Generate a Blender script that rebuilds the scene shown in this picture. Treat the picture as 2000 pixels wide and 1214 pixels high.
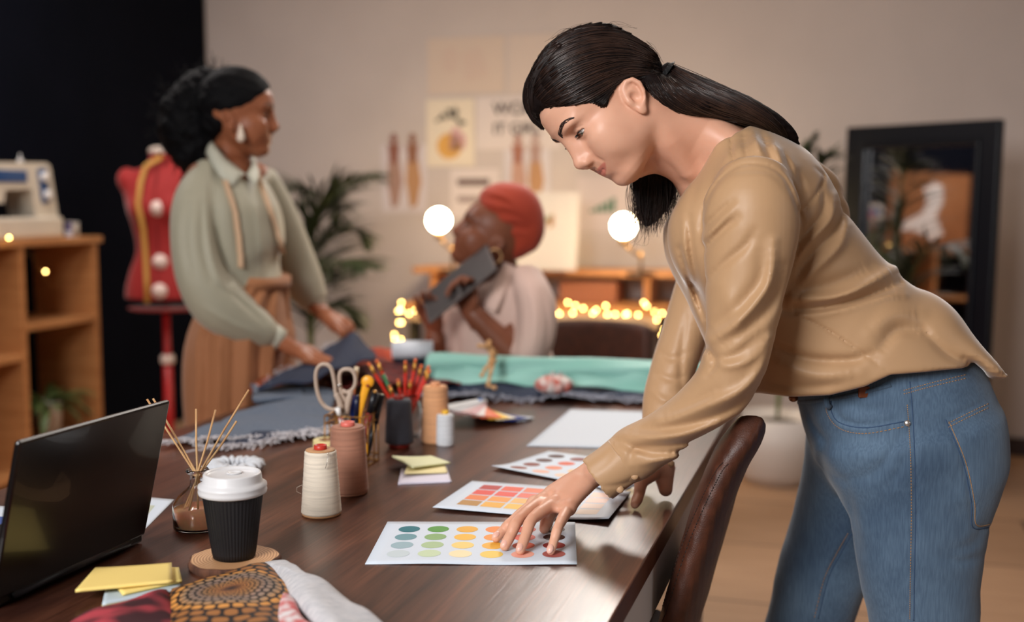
import bpy, bmesh, math, random
import numpy as np
from mathutils import Vector, Matrix, Quaternion
random.seed(7); RNG = np.random.default_rng(7)
SC = bpy.context.scene
for _o in list(bpy.data.objects): bpy.data.objects.remove(_o)
PI = math.pi
# ---------------- camera ----------------
F = 2230.0                                   # focal length in pixels of a 2000 px wide frame
CAMZ = 1.26; PITCH = math.atan(218 / F)
cam = bpy.data.cameras.new('camera'); cam.sensor_width = 36; cam.lens = F / 2000 * 36
cam.dof.use_dof = True; cam.dof.focus_distance = 1.71; cam.dof.aperture_fstop = 2.0
cam.clip_start = .05
cob = bpy.data.objects.new('camera', cam); SC.collection.objects.link(cob)
cob.location = (0, 0, CAMZ); cob.rotation_euler = (PI / 2 - PITCH, 0, 0)
SC.camera = cob
# ---------------- world, exposure ----------------
SC.view_settings.view_transform = 'Standard'; SC.view_settings.look = 'None'
SC.view_settings.exposure = 0.0; SC.view_settings.gamma = 1.0
SC.view_settings.use_curve_mapping = False
W = bpy.data.worlds.new('world'); SC.world = W; W.use_nodes = True
W.node_tree.nodes['Background'].inputs[0].default_value = (1.0, .90, .84, 1)
W.node_tree.nodes['Background'].inputs[1].default_value = .12
# ---------------- area lights ----------------
def area(name, loc, target, size, power, col, size_y=None):
    l = bpy.data.lights.new(name, 'AREA'); l.energy = power; l.color = col; l.size = size
    if size_y: l.shape = 'RECTANGLE'; l.size_y = size_y
    o = bpy.data.objects.new(name, l); SC.collection.objects.link(o); o.location = loc
    o.rotation_euler = (Vector(target) - Vector(loc)).to_track_quat('-Z', 'Y').to_euler()
    return o
area('window_light', (-1.6, -.9, 2.35), (.1, 1.9, 1.0), 1.2, 44, (1, .98, .97)).data.spread = 1.75
area('overhead_fill_light', (.5, 3.4, 2.85), (.5, 3.4, 0), 1.2, 22, (1, .92, .84))  # added overhead area light, unseen, lifts the floor
area('overhead_fill_light', (-1.6, 4.3, 2.85), (-1.4, 5.0, 0), 1.4, 54, (1, .93, .90))  # added overhead area light, unseen, brightens the back left wall
area('side_fill_light', (2.9, .5, 1.7), (.5, 1.8, .8), 1.1, 7, (.97, .98, 1))  # added soft fill from the right to brighten the table rail
area('rear_ceiling_light', (.55, 5.2, 2.85), (.25, 1.6, .9), .8, 22, (1, .93, .86)).data.spread = 1.6
# ---------------- picture to place ----------------
def ray(px, py):
    u = (px - 1000) / F; v = (607 - py) / F; c, s = math.cos(PITCH), math.sin(PITCH)
    return Vector((u, c + v * s, v * c - s))
def at(px, py, Y):
    r = ray(px, py); return Vector((0, 0, CAMZ)) + r * (Y / r.y)
def on(px, py, z=.75):
    r = ray(px, py); return Vector((0, 0, CAMZ)) + r * ((z - CAMZ) / r.z)
def proj(P):
    P = np.asarray(P, float); c, s = math.cos(PITCH), math.sin(PITCH)
    x = P[..., 0]; y = P[..., 1]; z = P[..., 2] - CAMZ
    dp = y * c - z * s; up = y * s + z * c
    return np.stack([1000 + F * x / dp, 607 - F * up / dp], -1)
ROT = -math.radians(16.68)                    # the room and the table are turned by this much
DH = Vector((math.sin(-ROT), math.cos(ROT), 0)); NH = Vector((math.cos(ROT), math.sin(ROT), 0))
def R(n, d, z=0): return NH * n + DH * d + Vector((0, 0, z))
# ---------------- materials ----------------
def lin(c):
    return tuple((v / 12.92 if v <= .04045 else ((v + .055) / 1.055) ** 2.4) for v in [x / 255 for x in c[:3]]) + (1,)
MATS = {}
def mat(name, col=(128, 128, 128), rough=.6, metal=0, emit=None, estr=0, sss=0, sssr=(1, .3, .15), scale=.01, spec=.5,
        noise=None, bump=None, sheen=0, aniso=0, trans=0, ior=1.45, alpha=1, coat=0, sheenrough=.4):
    """procedural principled material; noise=(scale, colour2, stretch xyz, detail) ; bump=(scale, strength, distance, stretch)"""
    if name in MATS: return MATS[name]
    m = bpy.data.materials.new(name); m.use_nodes = True; MATS[name] = m
    nt = m.node_tree; N = nt.nodes; L = nt.links; b = N['Principled BSDF']
    b.inputs['Base Color'].default_value = lin(col); b.inputs['Roughness'].default_value = rough
    b.inputs['Metallic'].default_value = metal; b.inputs['IOR'].default_value = ior
    b.inputs['Specular IOR Level'].default_value = spec
    if emit: b.inputs['Emission Color'].default_value = lin(emit); b.inputs['Emission Strength'].default_value = estr
    if sss:
        b.inputs['Subsurface Weight'].default_value = sss; b.inputs['Subsurface Radius'].default_value = sssr
        b.inputs['Subsurface Scale'].default_value = scale
    b.inputs['Sheen Weight'].default_value = sheen; b.inputs['Sheen Roughness'].default_value = sheenrough
    b.inputs['Anisotropic'].default_value = aniso; b.inputs['Transmission Weight'].default_value = trans
    b.inputs['Alpha'].default_value = alpha; b.inputs['Coat Weight'].default_value = coat
    def coords(st):
        tc = N.new('ShaderNodeTexCoord'); mp = N.new('ShaderNodeMapping'); mp.inputs['Scale'].default_value = st
        L.new(tc.outputs['Object'], mp.inputs[0]); return mp.outputs[0]
    if noise:
        sc, c2, st, det = noise
        n = N.new('ShaderNodeTexNoise'); n.inputs['Scale'].default_value = sc; n.inputs['Detail'].default_value = det
        L.new(coords(st), n.inputs[0])
        r = N.new('ShaderNodeValToRGB'); r.color_ramp.elements[0].position = .35; r.color_ramp.elements[1].position = .65
        r.color_ramp.elements[0].color = lin(col); r.color_ramp.elements[1].color = lin(c2)
        L.new(n.outputs[0], r.inputs[0]); L.new(r.outputs[0], b.inputs['Base Color'])
    if bump:
        sc, stg, dist, st = bump
        n = N.new('ShaderNodeTexNoise'); n.inputs['Scale'].default_value = sc; n.inputs['Detail'].default_value = 4
        L.new(coords(st), n.inputs[0]); bp = N.new('ShaderNodeBump')
        bp.inputs['Strength'].default_value = stg; bp.inputs['Distance'].default_value = dist
        L.new(n.outputs[0], bp.inputs['Height']); L.new(bp.outputs[0], b.inputs['Normal'])
    return m
# ---------------- mesh builder ----------------
class MB:
    def __init__(s): s.V = []; s.F = []; s.M = []; s.S = []
    def add(s, V, Fs, m=0, smooth=True):
        o = len(s.V); s.V += [tuple(map(float, v)) for v in V]
        for f in Fs: s.F.append(tuple(i + o for i in f)); s.M.append(m); s.S.append(smooth)
        return s
    def box(s, c, sz, T=None, m=0, bev=0):
        x, y, z = [v / 2 for v in sz]; c = Vector(c)
        if bev:
            b = min(bev, x * .9, y * .9, z * .9); bm = bmesh.new(); bmesh.ops.create_cube(bm, size=1)
            for v in bm.verts: v.co = Vector((v.co.x * 2 * x, v.co.y * 2 * y, v.co.z * 2 * z))
            bmesh.ops.bevel(bm, geom=bm.edges[:], offset=b, segments=2, profile=.5, affect='EDGES')
            V = [v.co.copy() for v in bm.verts]; Fs = [[v.index for v in f.verts] for f in bm.faces]; bm.free()
        else:
            V = [Vector((i * x, j * y, k * z)) for i in (-1, 1) for j in (-1, 1) for k in (-1, 1)]
            Fs = [(0, 1, 3, 2), (4, 6, 7, 5), (0, 4, 5, 1), (2, 3, 7, 6), (0, 2, 6, 4), (1, 5, 7, 3)]
        V = [(T @ v if T else v) + c for v in V]
        return s.add(V, Fs, m, False)
    def lathe(s, prof, c=(0, 0, 0), n=32, T=None, m=0, smooth=True, ribs=0, ribamp=0):
        c = Vector(c); V = []; Fs = []
        for r, z in prof:
            for i in range(n):
                a = 2 * PI * i / n; rr = r * (1 + (ribamp * (1 if (i % ribs) < ribs / 2 else -1) if ribs else 0))
                v = Vector((rr * math.cos(a), rr * math.sin(a), z)); V.append((T @ v if T else v) + c)
        for k in range(len(prof) - 1):
            for i in range(n):
                j = (i + 1) % n; Fs.append((k * n + i, k * n + j, (k + 1) * n + j, (k + 1) * n + i))
        if prof[0][0] > 1e-6: Fs.append(tuple(range(n))[::-1])
        if prof[-1][0] > 1e-6: Fs.append(tuple((len(prof) - 1) * n + i for i in range(n)))
        return s.add(V, Fs, m, smooth)
    def tube(s, P, r, n=10, m=0, caps=True, flat=None, closed=False, smooth=True):
        P = [Vector(p) for p in P]; k = len(P)
        if not hasattr(r, '__len__'): r = [r] * k
        V = []; Fs = []; up = None
        for i, p in enumerate(P):
            t = (P[(i + 1) % k] - P[i - 1]) if closed else (P[min(i + 1, k - 1)] - P[max(i - 1, 0)])
            t = t.normalized() if t.length > 1e-9 else Vector((0, 0, 1))
            if up is None: up = t.orthogonal().normalized() if flat is None else (Vector(flat[2]) - t * t.dot(Vector(flat[2]))).normalized()
            up = (up - t * up.dot(t)); up = up.normalized() if up.length > 1e-6 else t.orthogonal().normalized()
            sd = t.cross(up)
            for j in range(n):
                a = 2 * PI * j / n; fa, fb = (flat[0], flat[1]) if flat else (1, 1)
                V.append(p + (up * math.cos(a) * fa + sd * math.sin(a) * fb) * r[i])
        for i in range(k if closed else k - 1):
            for j in range(n):
                a, b = i * n, ((i + 1) % k) * n; j2 = (j + 1) % n
                Fs.append((a + j, a + j2, b + j2, b + j))
        if caps and not closed:
            Fs.append(tuple(range(n))[::-1]); Fs.append(tuple((k - 1) * n + j for j in range(n)))
        return s.add(V, Fs, m, smooth)
    def prism(s, poly, z0, z1, T=None, m=0, mtop=None):
        n = len(poly); V = [Vector((x, y, z0)) for x, y in poly] + [Vector((x, y, z1)) for x, y in poly]
        if T: V = [T @ v for v in V]
        Fs = [tuple(range(n))[::-1]] + [(i, (i + 1) % n, n + (i + 1) % n, n + i) for i in range(n)]
        s.add(V, Fs, m, False); s.add(V, [tuple(range(n, 2 * n))], m if mtop is None else mtop, False); return s
    def grid(s, f, nu, nv, m=0, smooth=True, thick=0):
        V = [Vector(f(i / nu, j / nv)) for i in range(nu + 1) for j in range(nv + 1)]
        k = nv + 1; Fs = [(i * k + j, (i + 1) * k + j, (i + 1) * k + j + 1, i * k + j + 1) for i in range(nu) for j in range(nv)]
        if callable(m):
            for i in range(nu):
                for j in range(nv): s.F.append(None)
        return s.add(V, Fs, m, smooth)
    def ball(s, c, r, n=16, m=0, T=None):
        r = Vector(r) if hasattr(r, '__len__') else Vector((r, r, r)); c = Vector(c); V = []; Fs = []; h = n // 2
        V.append(Vector((0, 0, -1)))
        for i in range(1, h):
            a = -PI / 2 + PI * i / h
            for j in range(n): b = 2 * PI * j / n; V.append(Vector((math.cos(a) * math.cos(b), math.cos(a) * math.sin(b), math.sin(a))))
        V.append(Vector((0, 0, 1)))
        for j in range(n): Fs.append((0, 1 + (j + 1) % n, 1 + j))
        for i in range(h - 2):
            for j in range(n):
                a = 1 + i * n; Fs.append((a + j, a + (j + 1) % n, a + n + (j + 1) % n, a + n + j))
        a = 1 + (h - 2) * n; t = len(V) - 1
        for j in range(n): Fs.append((a + j, a + (j + 1) % n, t))
        V = [Vector((v.x * r.x, v.y * r.y, v.z * r.z)) for v in V]
        return s.add([(T @ v if T else v) + c for v in V], Fs, m, True)
    def build(s, name, mats, parent=None, loc=(0, 0, 0), rz=0, solid=0, sub=0, auto=None):
        me = bpy.data.meshes.new(name); me.from_pydata(s.V, [], s.F)
        if not isinstance(mats, (list, tuple)): mats = [mats]
        for x in mats: me.materials.append(x)
        me.polygons.foreach_set('material_index', s.M); me.polygons.foreach_set('use_smooth', s.S); me.update()
        o = bpy.data.objects.new(name, me); SC.collection.objects.link(o); o.location = loc; o.rotation_euler = (0, 0, rz)
        if parent: o.parent = parent
        if solid:
            md = o.modifiers.new('solid', 'SOLIDIFY'); md.thickness = solid; md.offset = 0
        if sub:
            md = o.modifiers.new('sub', 'SUBSURF'); md.levels = sub; md.render_levels = sub
        return o
def tag(o, label=None, cat=None, group=None, kind=None):
    for k, v in (('label', label), ('category', cat), ('group', group), ('kind', kind)):
        if v: o[k] = v
    return o
def thing(name, label, cat, loc=(0, 0, 0), rz=0, group=None):
    o = bpy.data.objects.new(name, None); SC.collection.objects.link(o); o.location = loc; o.rotation_euler = (0, 0, rz)
    o.empty_display_size = .05; return tag(o, label, cat, group)
def struct(o): o['kind'] = 'structure'; return o
def copy_tree(o, parent=None):
    c = o.copy(); SC.collection.objects.link(c); c.parent = parent
    for ch in list(o.children): copy_tree(ch, c)
    return c
def arr_mesh(name, V, Fq, m, parent=None, loc=(0, 0, 0), colors=None):
    """mesh from numpy vertex and quad arrays (given in the frame of the parent)"""
    me = bpy.data.meshes.new(name); V = np.asarray(V, np.float32); Fq = np.asarray(Fq, np.int32); k = Fq.shape[1]
    me.vertices.add(len(V)); me.vertices.foreach_set('co', V.ravel())
    me.loops.add(Fq.size); me.loops.foreach_set('vertex_index', Fq.ravel())
    me.polygons.add(len(Fq)); me.polygons.foreach_set('loop_start', np.arange(0, Fq.size, k, dtype=np.int32))
    me.polygons.foreach_set('use_smooth', np.ones(len(Fq), bool)); me.update(calc_edges=True); me.validate()
    for x in (m if isinstance(m, (list, tuple)) else [m]): me.materials.append(x)
    o = bpy.data.objects.new(name, me); SC.collection.objects.link(o); o.location = loc
    if parent: o.parent = parent
    return o
# ---------------- implicit surfaces ----------------
class Field:
    def __init__(s, lo, hi, h):
        s.h = h; s.lo = np.array(lo, float); s.n = np.ceil((np.array(hi, float) - s.lo) / h).astype(int) + 1
        s.D = np.full(s.n, .2, np.float32)
    def _sl(s, bb):
        lo, hi = bb; a = np.clip(np.floor((np.array(lo) - s.lo) / s.h).astype(int), 0, s.n)
        b = np.clip(np.ceil((np.array(hi) - s.lo) / s.h).astype(int) + 1, 0, s.n)
        if (b <= a).any(): return None, None
        ax = [(s.lo[i] + s.h * np.arange(a[i], b[i])).astype(np.float32) for i in range(3)]
        P = np.stack(np.meshgrid(*ax, indexing='ij'), -1)
        return tuple(slice(a[i], b[i]) for i in range(3)), P
    def op(s, prim, k=0, sub=False):
        f, bb = prim; pad = k + 3 * s.h
        sl, P = s._sl((np.array(bb[0]) - pad, np.array(bb[1]) + pad))
        if sl is None: return s
        d = s._eval(f, P).astype(np.float32); A = s.D[sl]
        if sub: d = -d; A2 = np.maximum(A, d); s.D[sl] = A2 + (np.maximum(k - np.abs(A - d), 0) ** 2 / (4 * k) if k else 0)
        else: A2 = np.minimum(A, d); s.D[sl] = A2 - (np.maximum(k - np.abs(A - d), 0) ** 2 / (4 * k) if k else 0)
        return s
    def _eval(s, f, P):
        c = getattr(f, 'coarse', 1)
        if c == 1 or s.h > .006 or min(P.shape[:3]) < 2 * c: return f(P)
        ix = [np.unique(np.append(np.arange(0, P.shape[a], c), P.shape[a] - 1)) for a in range(3)]
        d = f(P[np.ix_(*ix)])
        for a in range(3):                                   # linear upsampling axis by axis
            t = np.arange(P.shape[a]); j = np.clip(np.searchsorted(ix[a], t, side='right') - 1, 0, len(ix[a]) - 2); w = (t - ix[a][j]) / (ix[a][j + 1] - ix[a][j])
            sh = [1, 1, 1]; sh[a] = -1; w = w.reshape(sh); d = np.take(d, j, a) * (1 - w) + np.take(d, j + 1, a) * w
        return d
    def add(s, prim, k=0): return s.op(prim, k)
    def sub(s, prim, k=0): return s.op(prim, k, True)
    def disp(s, f, bb=None):
        sl, P = s._sl(bb if bb is not None else (s.lo, s.lo + s.h * s.n))
        if sl is None: return s
        near = np.abs(s.D[sl]) < .03
        if near.any():
            A = s.D[sl]; A[near] += f(P[near]).astype(np.float32)
        return s
    def mesh(s, smooth=2):
        V, Q = nets(s.D, s.lo, s.h); V = lap(V, Q, smooth); return V, Q
def nets(D, lo, h):
    S = D < 0; n = np.array(D.shape) - 1
    cnt = np.zeros(n, np.int8)
    for i in (0, 1):
        for j in (0, 1):
            for k in (0, 1): cnt += S[i:n[0] + i, j:n[1] + j, k:n[2] + k]
    mask = (cnt > 0) & (cnt < 8); idx = np.argwhere(mask); vid = np.full(n, -1, np.int32); vid[mask] = np.arange(len(idx))
    C = {}
    for i in (0, 1):
        for j in (0, 1):
            for k in (0, 1): C[i, j, k] = D[idx[:, 0] + i, idx[:, 1] + j, idx[:, 2] + k].astype(float)
    acc = np.zeros((len(idx), 3)); num = np.zeros(len(idx))
    for a in C:
        for ax in range(3):
            if a[ax]: continue
            b = list(a); b[ax] = 1; b = tuple(b); va, vb = C[a], C[b]; cr = (va < 0) != (vb < 0)
            t = np.where(cr, va / np.where(cr, va - vb, 1), 0); p = np.zeros((len(idx), 3)); p[:] = a; p[:, ax] += t
            acc[cr] += p[cr]; num[cr] += 1
    V = lo + h * (idx + acc / num[:, None]); Q = []
    for ax in range(3):
        o1, o2 = [(1, 2), (2, 0), (0, 1)][ax]
        sa = [slice(None)] * 3; sb = [slice(None)] * 3; sa[ax] = slice(0, -1); sb[ax] = slice(1, None)
        A = S[tuple(sa)]; B = S[tuple(sb)]; ed = np.argwhere(A != B)
        ok = (ed[:, o1] > 0) & (ed[:, o2] > 0) & (ed[:, o1] < n[o1]) & (ed[:, o2] < n[o2]); ed = ed[ok]
        if not len(ed): continue
        def g(d1, d2):
            e = ed.copy(); e[:, o1] += d1; e[:, o2] += d2; return vid[e[:, 0], e[:, 1], e[:, 2]]
        q = np.stack([g(-1, -1), g(0, -1), g(0, 0), g(-1, 0)], 1)
        fl = ~A[ed[:, 0], ed[:, 1], ed[:, 2]]; q[fl] = q[fl][:, ::-1]; Q.append(q)
    return V, np.concatenate(Q)
def lap(V, Q, it=1, lam=.5):
    if not it: return V
    E = np.concatenate([Q[:, [0, 1]], Q[:, [1, 2]], Q[:, [2, 3]], Q[:, [3, 0]]]); n = len(V)
    deg = np.bincount(E[:, 0], minlength=n) + np.bincount(E[:, 1], minlength=n)
    for q in range(it):
        A = np.zeros_like(V)
        for a in range(3): A[:, a] = np.bincount(E[:, 0], V[E[:, 1], a], n) + np.bincount(E[:, 1], V[E[:, 0], a], n)
        V = V + (lam if q % 2 == 0 else -lam * .94) * (A / np.maximum(deg, 1)[:, None] - V) if it > 2 else V + lam * (A / np.maximum(deg, 1)[:, None] - V)
    return V
# primitives return (function, bounding box)
def ell(c, r, M=None):
    c = np.array(c, float); r = np.array(r, float) * np.ones(3); M = None if M is None else np.array(M, float); R_ = r.max() if M is not None else r
    def f(P):
        q = P - c
        if M is not None: q = q @ M
        k = np.sqrt(((q / r) ** 2).sum(-1)); k2 = np.sqrt(((q / r ** 2) ** 2).sum(-1))
        return k * (k - 1) / np.maximum(k2, 1e-6)
    return f, (c - R_, c + R_)
def cone(a, b, ra, rb):
    a = np.array(a, float); b = np.array(b, float); d = b - a; L2 = (d @ d) + 1e-12
    def f(P):
        q = P - a; t = np.clip((q @ d) / L2, 0, 1)
        return np.sqrt(((q - t[..., None] * d) ** 2).sum(-1)) - (ra + (rb - ra) * t)
    m = max(ra, rb); return f, (np.minimum(a, b) - m, np.maximum(a, b) + m)
def chain(pts, rs):
    pr = [cone(pts[i], pts[i + 1], rs[i], rs[i + 1]) for i in range(len(pts) - 1)]
    def f(P):
        d = pr[0][0](P)
        for p in pr[1:]: d = np.minimum(d, p[0](P))
        return d
    return f, (np.min([p[1][0] for p in pr], 0), np.max([p[1][1] for p in pr], 0))
def crom(K, m):
    """catmull-rom resample of rows"""
    K = np.asarray(K, float); n = len(K); P = np.vstack([2 * K[0] - K[1], K, 2 * K[-1] - K[-2]]); out = []
    for t in np.linspace(0, n - 1, m):
        i = min(int(t), n - 2); u = t - i; p0, p1, p2, p3 = P[i:i + 4]
        out.append(.5 * (2 * p1 + (p2 - p0) * u + (2 * p0 - 5 * p1 + 4 * p2 - p3) * u * u + (3 * p1 - p0 - 3 * p2 + p3) * u ** 3))
    return np.array(out)
def loft(st, up=(0, 1, 0), m=24, ex=2.0, cap=.6):
    """st rows: cx cy cz a b  -- a: half axis in the plane perpendicular to the spine and 'up', b: half axis along up"""
    S_ = crom(st, m); C = S_[:, :3]; A = np.maximum(S_[:, 3], 1e-3); B = np.maximum(S_[:, 4], 1e-3)
    T = np.gradient(C, axis=0); T /= np.linalg.norm(T, axis=1)[:, None]; up = np.array(up, float)
    if up.ndim == 1: up = np.repeat(up[None], m, 0)
    else: up = crom(up, m)
    U = up - (up * T).sum(1)[:, None] * T; U /= np.linalg.norm(U, axis=1)[:, None]; X = np.cross(T, U)
    mx = max(A.max(), B.max())
    def f(P):
        sh = P.shape[:-1]; Q = P.reshape(-1, 3).astype(float); best = np.full(len(Q), 9.)
        for i in range(m - 1):
            d = C[i + 1] - C[i]; L2 = d @ d; L = math.sqrt(L2); q = Q - C[i]; t0 = (q @ d) / L2
            # shared plane blending for smooth stacking
            n0 = T[i]; n1 = T[i + 1]; e0 = q @ n0; e1 = -(Q - C[i + 1]) @ n1
            den = e0 + e1; t = np.where(np.abs(den) > 1e-9, e0 / np.where(np.abs(den) > 1e-9, den, 1), t0)
            lo = 0 if i else -9; hi = 1 if i < m - 2 else 9
            sel = (e0 >= (-1e-6 if i else -9)) & (e1 >= (-1e-6 if i < m - 2 else -9)) & (np.abs(t0 - .5) < 6)
            if not sel.any(): continue
            qs = Q[sel]; ts = t[sel]; over = np.maximum(-e0[sel], -e1[sel]) if (i == 0 or i == m - 2) else None
            tc = np.clip(ts, 0, 1)[:, None]; c = C[i] + tc * d; u = U[i] * (1 - tc) + U[i + 1] * tc; x = X[i] * (1 - tc) + X[i + 1] * tc
            a = (A[i] * (1 - tc) + A[i + 1] * tc)[:, 0]; b = (B[i] * (1 - tc) + B[i + 1] * tc)[:, 0]; v = qs - c
            pa = (v * x).sum(1); pb = (v * u).sum(1); r = np.sqrt(pa * pa + pb * pb) + 1e-9
            k = (np.abs(pa / a) ** ex + np.abs(pb / b) ** ex) ** (1 / ex); dd = r * (1 - 1 / np.maximum(k, 1e-3)); dd = np.maximum(dd, -np.minimum(a, b))
            if over is not None:
                ov = np.maximum(over, 0) ; cr = cap * np.minimum(a, b)
                dd = np.where(ov > 0, np.where(cr > 1e-4, np.sqrt(np.maximum(dd + cr, 0) ** 2 + ov ** 2) - cr, np.maximum(dd, ov)), dd)
            best[sel] = np.minimum(best[sel], dd)
        return best.reshape(sh)
    f.coarse = 3
    return f, (C.min(0) - mx * 1.15, C.max(0) + mx * 1.15)
def groove(pts, w, hgt):
    """displacement along a polyline: + sinks, - raises"""
    pts = np.asarray(pts, float)
    def f(P):
        d = np.full(P.shape[:-1], 9.)
        for i in range(len(pts) - 1):
            a, b = pts[i], pts[i + 1]; e = b - a; L2 = e @ e + 1e-12; q = P - a; t = np.clip((q @ e) / L2, 0, 1)
            d = np.minimum(d, ((q - t[..., None] * e) ** 2).sum(-1))
        return hgt * np.exp(-d / (w * w))
    return f, (pts.min(0) - 3 * w, pts.max(0) + 3 * w)
def snoise(P, fr, seed=0, oct=1):
    """cheap smooth noise: sum of sines"""
    r = np.random.default_rng(seed); out = 0
    for o in range(oct):
        for _ in range(5):
            d = r.normal(size=3); d /= np.linalg.norm(d); ph = r.uniform(0, 6.28)
            out = out + np.sin((P @ (d * np.array(fr))) * (2 ** o) * 6.28 + ph + 1.3 * np.sin(P @ (np.roll(d, 1) * np.array(fr)) * 4.0 + ph)) / (2 ** o) / 5
    return out
# ---------------- heads: local frame x forward, y to the person's left, z up, origin between the ear canals ----------------
def lerp(a, b, t): return a + (b - a) * t
def face_stack():
    # z, front x, back x, half width, exponent
    T = np.array([[.098, .030, -.040, .030], [.090, .056, -.075, .050], [.070, .0835, -.088, .066], [.045, .0925, -.088, .0705], [.028, .0905, -.086, .0700],
                  [.012, .0835, -.080, .0690], [-.006, .0840, -.070, .0672], [-.024, .0865, -.052, .0628], [-.040, .0870, -.040, .0572],
                  [-.056, .0855, -.022, .0515], [-.070, .0830, -.004, .0450], [-.083, .0820, .008, .0370], [-.092, .0770, .020, .0270], [-.099, .0670, .030, .0140]])
    zs = T[::-1, 0]
    def f(P):
        z = P[..., 2]; g = lambda j: np.interp(z, zs, T[::-1, j])
        xf, xb, w = g(1), g(2), g(3); split = xb + (xf - xb) * .42          # widest point
        x = P[..., 0] - split; a = np.where(x > 0, xf - split, split - xb); y = np.abs(P[..., 1])
        e = np.where(x > 0, 2.15, 2.0); k = ((np.abs(x) / a) ** e + (y / w) ** e) ** (1 / e)
        r = np.sqrt(x * x + y * y) + 1e-6; d = r * (1 - 1 / np.maximum(k, .05)); d = np.maximum(d, -.03)
        over = np.maximum(np.maximum(z - .09, -.099 - z), 0); d = np.where(over > 0, np.sqrt(np.maximum(d + .01, 0) ** 2 + over ** 2) - .0 , d)
        return d * .93
    return f, (np.array([-.10, -.08, -.11]), np.array([.10, .08, .10]))
def make_head(h=.0016, lips=1.0, eye_open=.55, look=0.0, smile=1.0, nose=1.0, ear=(0, 0, 1), extra=None, lo=(-.125, -.098, -.145), hi=(.140, .098, .142)):
    G = Field(lo, hi, h)
    G.add(face_stack()); G.add(ell((-.006, 0, .045), (.094, .0725, .083)), .02)
    G.add(ell((-.035, 0, .01), (.062, .060, .060)), .02)
    if extra: extra(G)
    else: G.add(loft([(-.030, 0, -.01, .050, .050), (-.034, 0, -.05, .050, .052), (-.044, 0, -.10, .050, .055), (-.06, 0, -.15, .052, .058)], m=10, cap=.1), .018)
    for s in (1, -1):
        G.add(cone((.008, s * .044, -.050), (.062, s * .017, -.084), .012, .012), .03)      # jaw line
        G.add(ell((.054, s * .043, -.012), (.026, .020, .017)), .022)                       # cheek
        G.add(ell((.060, s * .034, -.034), (.022, .018, .020)), .02)
        G.add(ell((.071, s * .026, .033), (.019, .026, .0085)), .012)                       # brow
        G.sub(ell((.0945, s * .0320, .0120), (.0190, .0215, .0125)), .015)                    # socket
    G.add(ell((.0660, 0, -.0840), (.021, .019, .0145)), .012)                                 # chin
    G.sub(ell((.0950, 0, -.0700), (.0105, .024, .0060)), .010)
    for s in (1, -1): G.add(ell((.036, s * .046, -.036), (.030, .017, .026)), .03)
    # muzzle
    G.add(ell((.0665, 0, -.050), (.0240, .034, .025)), .018)
    # nose
    n = nose
    G.add(chain([(.0815, 0, .028), (.088, 0, .012), (.0965, 0, -.004), (.1020, 0, -.0150)], [.0100, .0082 * n, .0085 * n, .0098 * n]), .011)
    G.add(cone((.083, 0, .010), (.085, 0, -.020), .013, .016), .012)
    G.add(ell((.1035, 0, -.0180), (.0100, .0100 * n, .0088)), .006)
    for s in (1, -1):
        G.add(ell((.0955, s * .0118 * n, -.0235), (.0110, .0070, .0080)), .006)
        G.sub(cone((.0990, s * .0066 * n, -.0345), (.1000, s * .0055 * n, -.0270), .0034, .0020), .003)
        G.disp(*groove([(.099, s * .0185, -.018), (.092, s * .0215, -.027), (.087, s * .027, -.040)], .0045, .0016))
    G.add(cone((.100, 0, -.0290), (.093, 0, -.0330), .0048, .0060), .007)
    G.disp(*groove([(.0965, 0, -.0335), (.0960, 0, -.0405)], .0032, .0015))               # philtrum
    # lips
    c = smile; L = lips
    G.add(chain([(0.0718, .0262, -.0485 + .0026 * c), (0.0823, .0155, -.0480), (0.0888, .0045, -.0460), (0.0883, 0, -.0468), (0.0888, -.0045, -.0460), (0.0823, -.0155, -.0480), (0.0718, -.0262, -.0485 + .0026 * c)],
                [.0024, .0040 * L, .0050 * L, .0048 * L, .0050 * L, .0040 * L, .0024]), .004)
    G.add(chain([(0.0720, .0250, -.0500 + .0022 * c), (0.0810, .0145, -.0560), (0.0868, .0050, -.0580), (0.0868, -.0050, -.0580), (0.0810, -.0145, -.0560), (0.0720, -.0250, -.0500 + .0022 * c)],
                [.0022, .0048 * L, .0058 * L, .0058 * L, .0048 * L, .0022]), .004)
    seam = [(.0670, .0320, -.0465 + .0050 * c), (.0745, .0275, -.0490 + .0026 * c), (.0870, .0155, -.0516), (.0935, .0060, -.0520), (.0935, -.0060, -.0520), (.0870, -.0155, -.0516), (.0745, -.0275, -.0490 + .0026 * c), (.0670, -.0320, -.0465 + .0050 * c)]
    G.disp(*groove(seam, .0019, .0030))
    for s in (1, -1):
        G.disp(*groove([(.070, s * .034, -.042), (.064, s * .037, -.050)], .0045, .0010 * c))
    # eye lids as a ball with an opening
    for s in (1, -1):
        ec = np.array((.0665, s * .0315, .0120)); G.add(ell(ec, (.0142, .0160, .0142)), .006)
        # almond opening
        n_up, n_dn = .0062 * eye_open + look, -.0050 * eye_open + look
        def almond(P, ec=ec, s=s):
            y = (P[..., 1] - ec[1]) * s; z = P[..., 2] - ec[2]; w = np.clip(1 - (y / .0145) ** 2, 0, 1)
            zt = .0010 * (y / .014) + n_up * w ** .8 - .0012; zb = .0010 * (y / .014) + n_dn * w ** .9 - .0012
            inside = np.maximum(np.maximum(z - zt, zb - z), np.maximum(np.abs(y) - .0145, ec[0] + .004 - P[..., 0]))
            return inside
        G.sub((almond, (ec - .016, ec + .018)), .0012)
        G.add((lambda P, ec=ec: np.sqrt(((P - ec) ** 2).sum(-1)) - .0112, (ec - .014, ec + .014)), 0)   # keeps the socket closed behind the eyeball
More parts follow.
